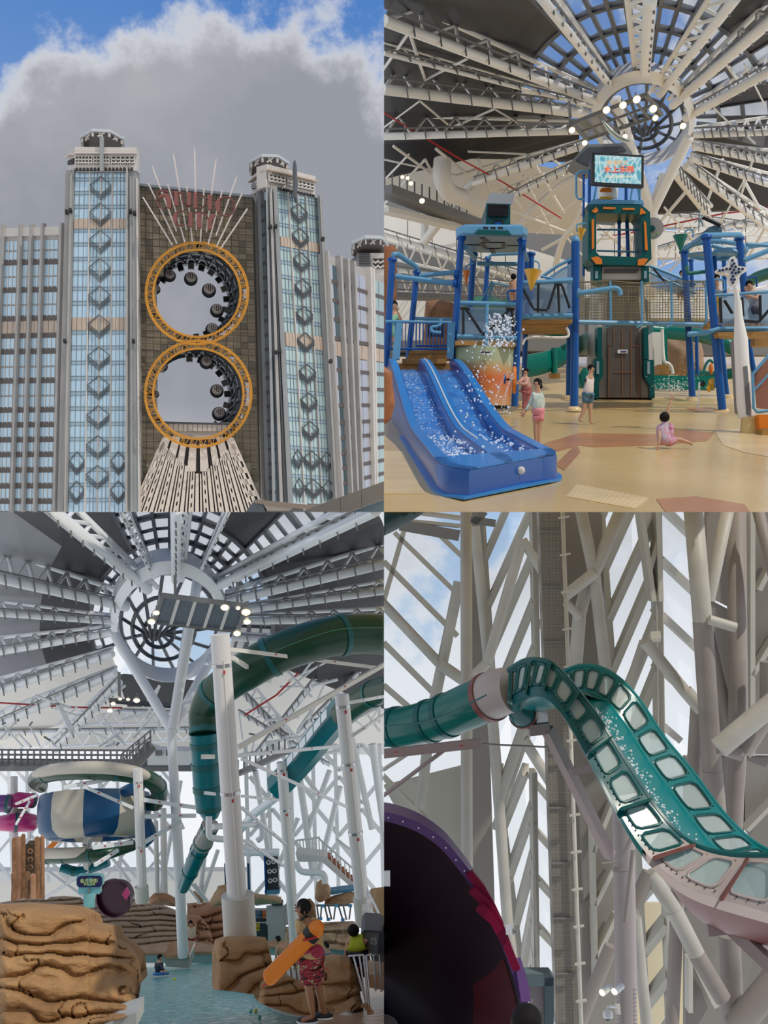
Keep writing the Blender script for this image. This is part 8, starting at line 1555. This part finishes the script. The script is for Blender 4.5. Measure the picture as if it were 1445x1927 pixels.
o = px4(1385, 955, 1389, 1400, 36, d=DW-4, label='second thick taupe column near the right edge', mt=m_p4d, name='column'); px4(1370, 955, 1333, 1130, 24, d=DW-4.5, root=o, mt=m_p4); px4(1388, 1400, 1375, 1640, 34, d=DW-4, root=o, mt=m_p4d)
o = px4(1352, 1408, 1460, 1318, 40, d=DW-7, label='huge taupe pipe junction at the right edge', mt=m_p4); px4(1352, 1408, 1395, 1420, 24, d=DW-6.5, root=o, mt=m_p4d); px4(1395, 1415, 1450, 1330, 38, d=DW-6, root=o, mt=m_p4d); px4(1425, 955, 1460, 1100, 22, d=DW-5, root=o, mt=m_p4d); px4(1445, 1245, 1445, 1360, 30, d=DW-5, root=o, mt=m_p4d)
# taupe cladding at the right
WR = sroot('wall_right', P(1400, 1927, DW+1)); k = 0
for (pts) in ([(1330, 955), (1408, 955), (1408, 1160), (1330, 1120)], [(1400, 955), (1460, 955), (1460, 1050), (1408, 1130)], [(1408, 1135), (1460, 1055), (1460, 1200), (1412, 1260)], [(1412, 1265), (1460, 1205), (1460, 1420), (1412, 1420)], [(1330, 1125), (1405, 1165), (1405, 1420), (1330, 1420)], [(1290, 1425), (1400, 1425), (1400, 1700), (1290, 1700)], [(1402, 1425), (1460, 1425), (1460, 1640), (1402, 1560)], [(1290, 1705), (1380, 1705), (1380, 1940), (1290, 1940)], [(1382, 1640), (1460, 1640), (1460, 1940), (1382, 1940)], [(1090, 1500), (1160, 1440), (1160, 1640), (1100, 1700)], [(1095, 1705), (1160, 1640), (1160, 1940), (1095, 1940)]):
    m = MB(); m.prism([P(x, y, DW+rnd(0, 0.3)) for x, y in pts], V((0, 0.4, 0))); m.build('wall_panel', m_pan4, WR)
for a in ((1412, 955, 1412, 1420, 9), (1425, 1110, 1460, 1040, 9), (1412, 1270, 1460, 1190, 9), (1402, 1560, 1460, 1500, 8), (1115, 1600, 1155, 1500, 8), (1118, 1700, 1158, 1620, 8), (1120, 1800, 1158, 1720, 8), (1112, 1520, 1120, 1860, 8), (1300, 1800, 1345, 1890, 10), (1296, 1800, 1296, 1900, 8)): fbar(WR, *a, d=DW-0.3, deep=0.6)
# lower junctions
o = px4(1172, 1500, 1179, 1940, 41, d=22, label='pinkish round column with cable clips under the slide', mt=mat('column_pinkish', (0.42, 0.365, 0.365), 0.5, var=0.1, vscale=1), name='column')
for k in range(9): y = 1862+k*8; pipe(o, 'cable_clip', m_grey2, [(1158, y, 21.8), (1198, y, 21.8)], 0.7, 5)
for y in (1636,): m = MB(); m.lathe(P(1173, y, 22), Z4, [(rp(21.5, 22), -0.04), (rp(21.5, 22), 0.04)], 18); m.build('collar', m_p4d, o, True)
pipe(o, 'strut', m_p4d, [(1191, 1600, 21.6), (1176, 1735, 21.4)], 4, 8); pipe(o, 'bracket', m_p4d, [(1170, 1618, 21.4), (1190, 1572, 20.5)], 4, 8); pipe(o, 'bracket', m_p4d, [(1133, 1625, 21.4), (1160, 1622, 21.4)], 2.5, 8)
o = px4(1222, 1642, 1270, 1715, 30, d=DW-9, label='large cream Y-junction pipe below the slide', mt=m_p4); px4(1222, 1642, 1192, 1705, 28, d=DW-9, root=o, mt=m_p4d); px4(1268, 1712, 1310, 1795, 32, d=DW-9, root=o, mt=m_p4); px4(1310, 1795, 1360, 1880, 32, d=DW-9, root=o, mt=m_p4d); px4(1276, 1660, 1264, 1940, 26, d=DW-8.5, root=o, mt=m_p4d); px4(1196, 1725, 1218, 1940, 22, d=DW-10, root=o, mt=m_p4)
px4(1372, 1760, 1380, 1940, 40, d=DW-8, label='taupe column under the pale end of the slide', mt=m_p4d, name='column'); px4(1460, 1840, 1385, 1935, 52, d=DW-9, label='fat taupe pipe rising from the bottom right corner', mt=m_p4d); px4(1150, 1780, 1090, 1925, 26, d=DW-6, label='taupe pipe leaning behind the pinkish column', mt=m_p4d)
W6 = sroot('window_5', P(1240, 1900, DW)); m_yb = mat('outside_wall_yellow', (0.70, 0.58, 0.36), 0.7)
m = MB(); m.prism([P(1180, 1700, DW+30), P(1300, 1700, DW+30), P(1300, 1960, DW+30), P(1180, 1960, DW+30)], V((0, 0.3, 0))); m.build('outside_wall', m_yb, W6)
# ---- the slide
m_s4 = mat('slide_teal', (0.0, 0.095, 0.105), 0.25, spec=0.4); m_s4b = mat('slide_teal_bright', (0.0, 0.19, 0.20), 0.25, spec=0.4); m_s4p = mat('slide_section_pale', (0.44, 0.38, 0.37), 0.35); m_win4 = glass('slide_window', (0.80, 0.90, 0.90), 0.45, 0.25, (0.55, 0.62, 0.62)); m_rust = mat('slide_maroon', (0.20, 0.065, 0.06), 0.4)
m_t4 = mat('tube_green', (0.005, 0.15, 0.13), 0.2, spec=0.5)
SL4 = thing('water_slide', 'teal water slide with rounded side windows cresting and dropping past the window wall', 'slide', P(1200, 1700, 18))
tube_slide(SL4, [(690, 1372, 22), (722, 1370, 21.5), (770, 1366, 21), (825, 1352, 20.5), (880, 1330, 20), (925, 1310, 19.7)], [36, 36, 38, 40, 43, 44], m_t4, 'tube', (0.33, 0.56, 0.68), m_s4, 26)
tube_slide(SL4, [(921, 1312, 19.7), (940, 1303, 19.5), (966, 1298, 19.3)], [45, 45, 43], m_s4p, 'collar_section', (0.03,), m_rust, 26)
pipe(SL4, 'tube_seam', m_flg, [(722, 1366, 20.4), (790, 1360, 19.6), (850, 1340, 19.2), (915, 1308, 18.8)], 1.6, 6, 5)
NT = [(958, 1262), (985, 1246), (1012, 1243), (1042, 1253), (1085, 1300), (1130, 1360), (1180, 1440), (1240, 1530), (1300, 1588), (1370, 1610), (1460, 1612)]
NBt = [(955, 1322), (976, 1310), (1000, 1298), (1026, 1301), (1060, 1336), (1092, 1390), (1134, 1470), (1174, 1545), (1222, 1612), (1300, 1672), (1460, 1722)]
FT = [(1050, 1272), (1085, 1256), (1122, 1256), (1162, 1276), (1202, 1318), (1250, 1390), (1300, 1450), (1360, 1530), (1410, 1580), (1445, 1602), (1480, 1612)]
FB = [(1050, 1300), (1082, 1300), (1110, 1303), (1138, 1318), (1170, 1352), (1205, 1408), (1245, 1466), (1296, 1535), (1340, 1590), (1390, 1625), (1450, 1650)]
def curve(pts, da, db, n=8): return spline([P(x, y, lerp(da, db, i/(len(pts)-1))) for i, (x, y) in enumerate(pts)], n)
nt_, nb_, ft_, fb_ = curve(NT, 19, 15.5), curve(NBt, 18.8, 15.3), curve(FT, 21.5, 19), curve(FB, 21.2, 18.7)
L = len(nt_)
def wall(top, bot, out_, wins, mt_main, lo=0.20, hi=0.86, pale_from=None):
    """a side wall made of rails, posts and panes along two curves"""
    def pt(s, v): i = min(int(s*(L-1)), L-2); f_ = s*(L-1)-i; return lerp(lerp(top[i], top[i+1], f_), lerp(bot[i], bot[i+1], f_), v)
    th = V((0, 0.10, 0))
    segs = [k/40 for k in range(41)]
    for a, b, nm in ((0, 1-hi, 'top_rail'), (1-lo, 1, 'bottom_rail')):
        for lo_, hi_, mm in ((0, pale_from or 1, mt_main), (pale_from or 1, 1, m_s4p)):
            ss = [s for s in segs if lo_-1e-6 <= s <= hi_+1e-6]
            if len(ss) < 2: continue
            m = MB(); m.loft([[pt(s, a), pt(s, b), pt(s, b)+th, pt(s, a)+th] for s in ss]); m.build(nm, mm, SL4, True)
    m = MB(); m.tube([pt(s, 0)+V((0, 0.05, 0)) for s in segs], 0.055, 8); m.build('rim', mt_main, SL4, True)
    for k in range(wins):
        s0, s1 = (k+0.10)/wins, (k+0.90)/wins; pale = pale_from and s0 > pale_from
        m = MB(); q = []
        for (s_, v_) in ((0.0, 0.18), (0.12, 0.03), (0.3, 0), (0.7, 0), (0.88, 0.03), (1, 0.18), (1, 0.82), (0.88, 0.97), (0.7, 1), (0.3, 1), (0.12, 0.97), (0, 0.82)): q.append(pt(lerp(s0, s1, s_), lerp(1-hi+0.015, 1-lo-0.015, v_))+V((0, 0.03, 0)))
        m.prism(q, V((0, 0.03, 0))); w_ = m.build('window_pane', m_win4, SL4)
        m = MB(); m.tube([p-V((0, 0.03, 0)) for p in q+q[:1]], 0.026, 6); m.build('window_frame', m_s4p if pale else m_flg, w_, True)
        sp_ = (k)/wins; a0, a1 = (k-0.12)/wins if k else 0, (k+0.12)/wins
        m = MB(); m.prism([pt(a0, 1-hi), pt(a1, 1-hi), pt(a1, 1-lo), pt(a0, 1-lo)], th); m.build('wall_post', m_s4p if pale else mt_main, SL4)
        if out_ and k % 2 == 0: m = MB(); m.prism([pt(sp_, 0.02)-V((0, 0.16, 0)), pt(sp_, 0.98)-V((0, 0.2, 0)), pt(sp_, 0.98)+V((0.04, 0, 0)), pt(sp_, 0.02)+V((0.04, 0, 0))], V((0.04, 0, 0.02))); m.build('rib', m_flg if not pale else m_rust, SL4)
        for j in range(5): s_ = lerp(s0, s1, j/4); m = MB(); m.ball(pt(s_, 0.86)-V((0, 0.02, 0)), 0.013, 5, 4); m.build('bolt', m_blk, w_)
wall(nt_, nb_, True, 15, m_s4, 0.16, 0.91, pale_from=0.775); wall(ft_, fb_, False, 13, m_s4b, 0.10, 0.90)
m = MB(); rr = []
for i in range(L):
    a, b = nb_[i], fb_[i]; rr.append([lerp(a, b, t)-Z4*(0.30*math.sin(math.pi*t)) for t in (k/8 for k in range(9))])
m.loft(rr, False, False); TRo = m.build('trough', m_s4b, SL4, 'all')
m = MB(); m.loft([[p+V((0, 0, 0)) for p in (nb_[i], nb_[i]-Z4*0.12-V((0, 0.04, 0)), nb_[i]-Z4*0.12+V((0, 0.3, 0)), nb_[i]+V((0, 0.3, 0)))] for i in range(4, int(L*0.78))]); m.build('bottom_flange', m_s4, SL4, True); m = MB(); m.loft([[p for p in (nb_[i], nb_[i]-Z4*0.14-V((0, 0.05, 0)), nb_[i]-Z4*0.14+V((0, 0.3, 0)), nb_[i]+V((0, 0.3, 0)))] for i in range(int(L*0.78), L)]); m.build('bottom_flange', m_s4p, SL4, True)
m = MB(); m.loft([[lerp(nb_[i], fb_[i], t)-Z4*(0.06+math.sin(math.pi*t)*(0.34+0.45*min(1, (i-int(L*0.7))/12))) for t in (k/8 for k in range(9))] for i in range(int(L*0.70), L)], False, False); m.build('maroon_hull', m_rust, SL4, 'all')
tube_slide(SL4, [(962, 1320, 19.2), (985, 1345, 19.6), (1010, 1352, 20.2)], [16, 26, 22], m_s4, 'hull', (0.5,), m_rust); m = MB(); m.loft([[nb_[i]+V((0, 0.05, 0)), nb_[i]-Z4*0.42*math.sin(math.pi*min(1, i/20))+V((0, 0.6, 0)), nb_[i]-Z4*0.35*math.sin(math.pi*min(1, i/20))+V((0, 1.6, 0)), fb_[i]] for i in range(2, 26)], False, False); m.build('crest_hull', m_flg, SL4, True)
random.seed(5); m = MB()
for k in range(520): i = random.randint(int(L*0.34), int(L*0.80)); t = min(0.9, max(0.3, random.gauss(0.62, 0.09))); m.ball(lerp(nb_[i], fb_[i], t)-Z4*(0.28*math.sin(math.pi*t)-0.06-abs(random.gauss(0, 0.07))), rnd(0.008, 0.03), 5, 4)
stuff(tag(m.build('slide_water', m_drop), 'white water rushing down the trough of the teal slide', 'water'))
# supports
SU = thing('slide_support', 'mauve steel beam carrying the green tube at the left', 'beam', P(800, 1420, 19)); m_mv = mat('support_mauve', (0.33, 0.25, 0.245), 0.5); m = MB(); m.bar(P(715, 1419, 19.5), P(907, 1398, 19), rp(13, 19), 0.16); m.build('beam', m_mv, SU); pipe(SU, 'diagonal', m_mv, [(715, 1502, 20), (838, 1410, 19.4)], 4, 8); pipe(SU, 'tie_rod', m_p4d, [(905, 1400, 19), (1032, 1406, 20)], 1.8, 8); pipe(SU, 'diagonal', m_p4, [(722, 1448, 20.5), (765, 1420, 20)], 4, 8)
for (x, y) in ((745, 1416), (868, 1404)): m = MB(); m.fbox(P(x, y, 18.85), rp(3, 19), 0.02, rp(1.6, 19)); m.build('red_tag', m_red, SU)
SU = thing('slide_support', 'mauve angled arm under the crest of the teal slide', 'beam', P(1148, 1608, 20)); m = MB(); m.bar(P(996, 1374, 19.5), P(1034, 1370, 19.5), rp(15, 19), 0.2); m.bar(P(1030, 1372, 19.5), P(1148, 1610, 21), rp(17, 20), 0.2); m.build('arm', m_mv, SU); m = MB(); m.bar(P(1078, 1452, 19.8), P(1122, 1444, 19.5), rp(9, 19), 0.14); m.build('stub', m_mv, SU)
SU = thing('slide_support', 'mauve bent arm under the pale lower end of the slide', 'beam', P(1450, 1830, 16)); m = MB(); m.bar(P(1330, 1748, 16.5), P(1378, 1742, 16.5), rp(16, 16), 0.2); m.bar(P(1372, 1742, 16.5), P(1460, 1825, 16), rp(20, 16), 0.2); m.build('arm', m_mv, SU)
# ---- purple bowl, board, heads, lamps
m_plum = mat('bowl_interior', (0.010, 0.001, 0.007), 0.5, spec=0.1); m_mag = mat('bowl_magenta', (0.17, 0.002, 0.03), 0.5, spec=0.2); m_pur = mat('rim_purple', (0.085, 0.035, 0.15), 0.4)
BO = thing('bowl_slide', 'huge dark plum bowl slide with purple rim and magenta flaps', 'slide', P(850, 1935, 15)); d = 15
rim = [(700, 1526), (740, 1531), (790, 1549), (835, 1580), (868, 1618), (893, 1652), (918, 1698), (945, 1748), (968, 1798), (985, 1850), (996, 1900), (998, 1945), (990, 2020), (960, 2100), (880, 2180), (760, 2210)]
ro_ = spline([P(x, y, d) for x, y in rim], 5); ri_ = spline([P(lerp(700, x, 0.945), lerp(1900, y, 0.952), d-0.02) for x, y in rim], 5)
m = MB(); m.loft([[a, b, b+V((0, 0.5, 0)), a+V((0, 0.5, 0))] for a, b in zip(ro_, ri_)]); m.build('rim', m_pur, BO, True)
m = MB(); cc = P(700, 1900, d+3.5); m.loft([[lerp(b, lerp(b, cc, t)+V((0, 0, 0)), 1)+V((0, 2.6*math.sin(min(1, t*1.3)*math.pi/2)*(1-t*0.0)*0.6, 0)) for t in (k/8 for k in range(9))] for b in ri_], False, False); m.build('interior', m_plum, BO, 'all')
i0 = 40; m = MB(); m.loft([[lerp(b, cc, t)+V((0, 2.6*math.sin(min(1, t*1.3)*math.pi/2)*0.6-0.02, 0)) for t in (0.02, 0.02+0.07*min(1, k/9), 0.02+0.14*min(1, k/9), 0.02+0.23*min(1, k/9))] for k, b in enumerate(ri_[i0:60])], False, False); m.build('interior_stripe', mat('bowl_dark_red', (0.055, 0.001, 0.007), 0.5, spec=0.1), BO, 'all')
for k, pts in enumerate(([(878, 1650), (890, 1641), (912, 1668), (930, 1700), (948, 1738), (940, 1740), (918, 1706), (896, 1672)], [(883, 1682), (896, 1671), (920, 1694), (944, 1732), (962, 1778), (952, 1778), (930, 1734), (904, 1702)], [(896, 1715), (910, 1702), (935, 1730), (960, 1776), (979, 1822), (975, 1828), (964, 1826), (945, 1778), (922, 1738)])): poly(BO, 'flap', m_mag, pts, d-0.12-0.06*k, 0.12)
poly(BO, 'rim_end', mat('rim_violet', (0.16, 0.07, 0.25), 0.4), [(972, 1828), (986, 1823), (994, 1850), (999, 1885), (981, 1885)], d-0.1, 0.4); poly(BO, 'white_tag', m_w3, [(715, 1641), (734, 1640), (734, 1668), (715, 1668)], d-0.3, 0.05)
for k in range(12): p = ro_[4+k*3]; q_ = ri_[4+k*3]; m = MB(); m.ball(lerp(p, q_, 0.5)-V((0, 0.02, 0)), 0.012, 5, 4); m.build('bolt', m_w3, BO)
BR = thing('lamp_bracket', 'small metal lamp clamped to the magenta edge of the bowl', 'lamp', P(962, 1755, 14.8)); m = MB(); m.fbox(P(958, 1749, 14.7), rp(6, 15), 0.05, rp(9, 15)); m.build('housing', m_stl, BR); poly(BR, 'bracket', m_grey2, [(962, 1748), (974, 1752), (964, 1760)], 14.75, 0.05)
BD = thing('notice_board', 'blank board with blue-grey frame behind the dark head', 'board', P(1015, 1935, 17)); poly(BD, 'panel', mat('board_lilac', (0.40, 0.36, 0.37), 0.5), [(995, 1852), (1024, 1852), (1026, 1940), (998, 1940)], 17, 0.1)
for pts in ([(990, 1833), (1036, 1833), (1042, 1840), (1040, 1856), (990, 1856)], [(1024, 1840), (1042, 1840), (1042, 1940), (1026, 1940)]): poly(BD, 'frame', mat('board_frame', (0.13, 0.19, 0.22), 0.5), pts, 16.9, 0.25)
person('spectator with short black hair seen from behind at the bowl edge', 9, 1.7, dict(pel=(992, 2180), bel=(992, 2120), che=(992, 2040), nec=(990, 1962), jaw=(990, 1935), cro=(990, 1912), shL=(950, 2010), shR=(1034, 2010)), [('shirt', ('pel', 'bel', 'che', 'shL', 'shR'), 1.2, m_whiteshirt, {})], hair=1.25)
person('spectator with brown hair barely showing at the lower corner of the bowl', 9, 1.6, dict(pel=(726, 2200), bel=(726, 2140), che=(726, 2060), nec=(726, 1985), jaw=(726, 1955), cro=(724, 1930), shL=(690, 2030), shR=(765, 2030)), [('shirt', ('pel', 'bel', 'che', 'shL', 'shR'), 1.2, m_navy2, {})], hair=1.2)
for k, (x, y, lab) in enumerate(((1139, 1862, 'white spotlight on the pinkish column, the outer of two'), (1162, 1860, 'white spotlight on the pinkish column, beside the outer one'))):
    SPt = thing('spotlight', lab, 'lamp', P(x, y+10, 20.8)); a, b = P(x+8, y-5, 20.9), P(x-6, y+6, 20.7); m = MB(); m.tube([a, b], [rp(6, 21), rp(7, 21)], 14); m.build('barrel', m_w3, SPt, True); m = MB(); ax = (b-a).normalized(); m.lathe(b, ax, [(rp(5.5, 21), 0.0), (rp(5, 21), 0.02)], 14); m.build('lens', m_lamp, SPt, True); pipe(SPt, 'bracket', m_grey2, [(x+8, y-2, 20.9), (1172, y+2, 21)], 1.4, 6)
CM = thing('dome_camera', 'white dome camera on an arm from the pinkish column', 'camera', P(1143, 1920, 20.8)); m = MB(); m.lathe(P(1143, 1900, 20.8), -Z4, [(rp(4, 21), 0), (rp(9, 21), 0.03), (rp(9, 21), 0.13), (rp(7, 21), 0.16)], 16); m.build('housing', m_w3, CM, True); m = MB(); m.ball(P(1143, 1914, 20.8), rp(6.5, 21), 12, 8); m.build('dome', m_blk, CM, True); pipe(CM, 'arm', m_w3, [(1143, 1899, 20.8), (1146, 1894, 20.8), (1160, 1896, 21)], 2.4, 8, 3); m = MB(); m.fbox(P(1162, 1899, 21), rp(5, 21), 0.05, rp(9, 21)); m.build('mount', m_wallp, CM)
# top-left: end of another tube and beams
TG = thing('tube_slide', 'dark green tube cutting across the top corner above the panes', 'slide', P(740, 1000, 14)); tube_slide(TG, [(680, 985, 14), (725, 965, 14), (775, 935, 14), (830, 900, 14)], [38, 38, 38, 38], mat('tube_black_green', (0.004, 0.035, 0.035), 0.3), 'tube', ())
BG = thing('roof_beam', 'grey cable trays and pipes at the top of the straight cream column', 'beam', P(820, 1005, 28)); m = MB(); m.bar(P(752, 988, 29), P(864, 1008, 29), rp(10, 29), 0.3); m.build('tray', m_grey2, BG); m = MB(); m.bar(P(885, 978, 28), P(932, 985, 28), rp(8, 28), 0.2); m.bar(P(890, 985, 28), P(912, 962, 28), rp(8, 28), 0.2); m.build('bracket', m_grey2, BG); pipe(BG, 'pipe', m_p4, [(765, 980, 29), (866, 990, 29)], 4, 10); pipe(BG, 'pipe', m_p4, [(790, 965, 29), (866, 975, 29)], 5, 10)

# ---- unseen stand-in for the halls' rear wall, added to cut flat fill light
PANEL = 2
m_hw = mat('fill_block_grey', (0.34, 0.33, 0.31), 0.7)
m = MB(); m.prism([V((1, -14, -45)), V((70, -14, -45)), V((70, -14, 30)), V((1, -14, 30))], V((0, -1, 0))); o_ = struct(m.build('wall_fill_block', m_hw)); REG.pop()
m = MB(); m.prism([V((-70, -14, -45)), V((-1, -14, -45)), V((-1, -14, 2)), V((-70, -14, 2))], V((0, -1, 0))); o_ = struct(m.build('wall_fill_block', m_hw)); REG.pop()
finish()
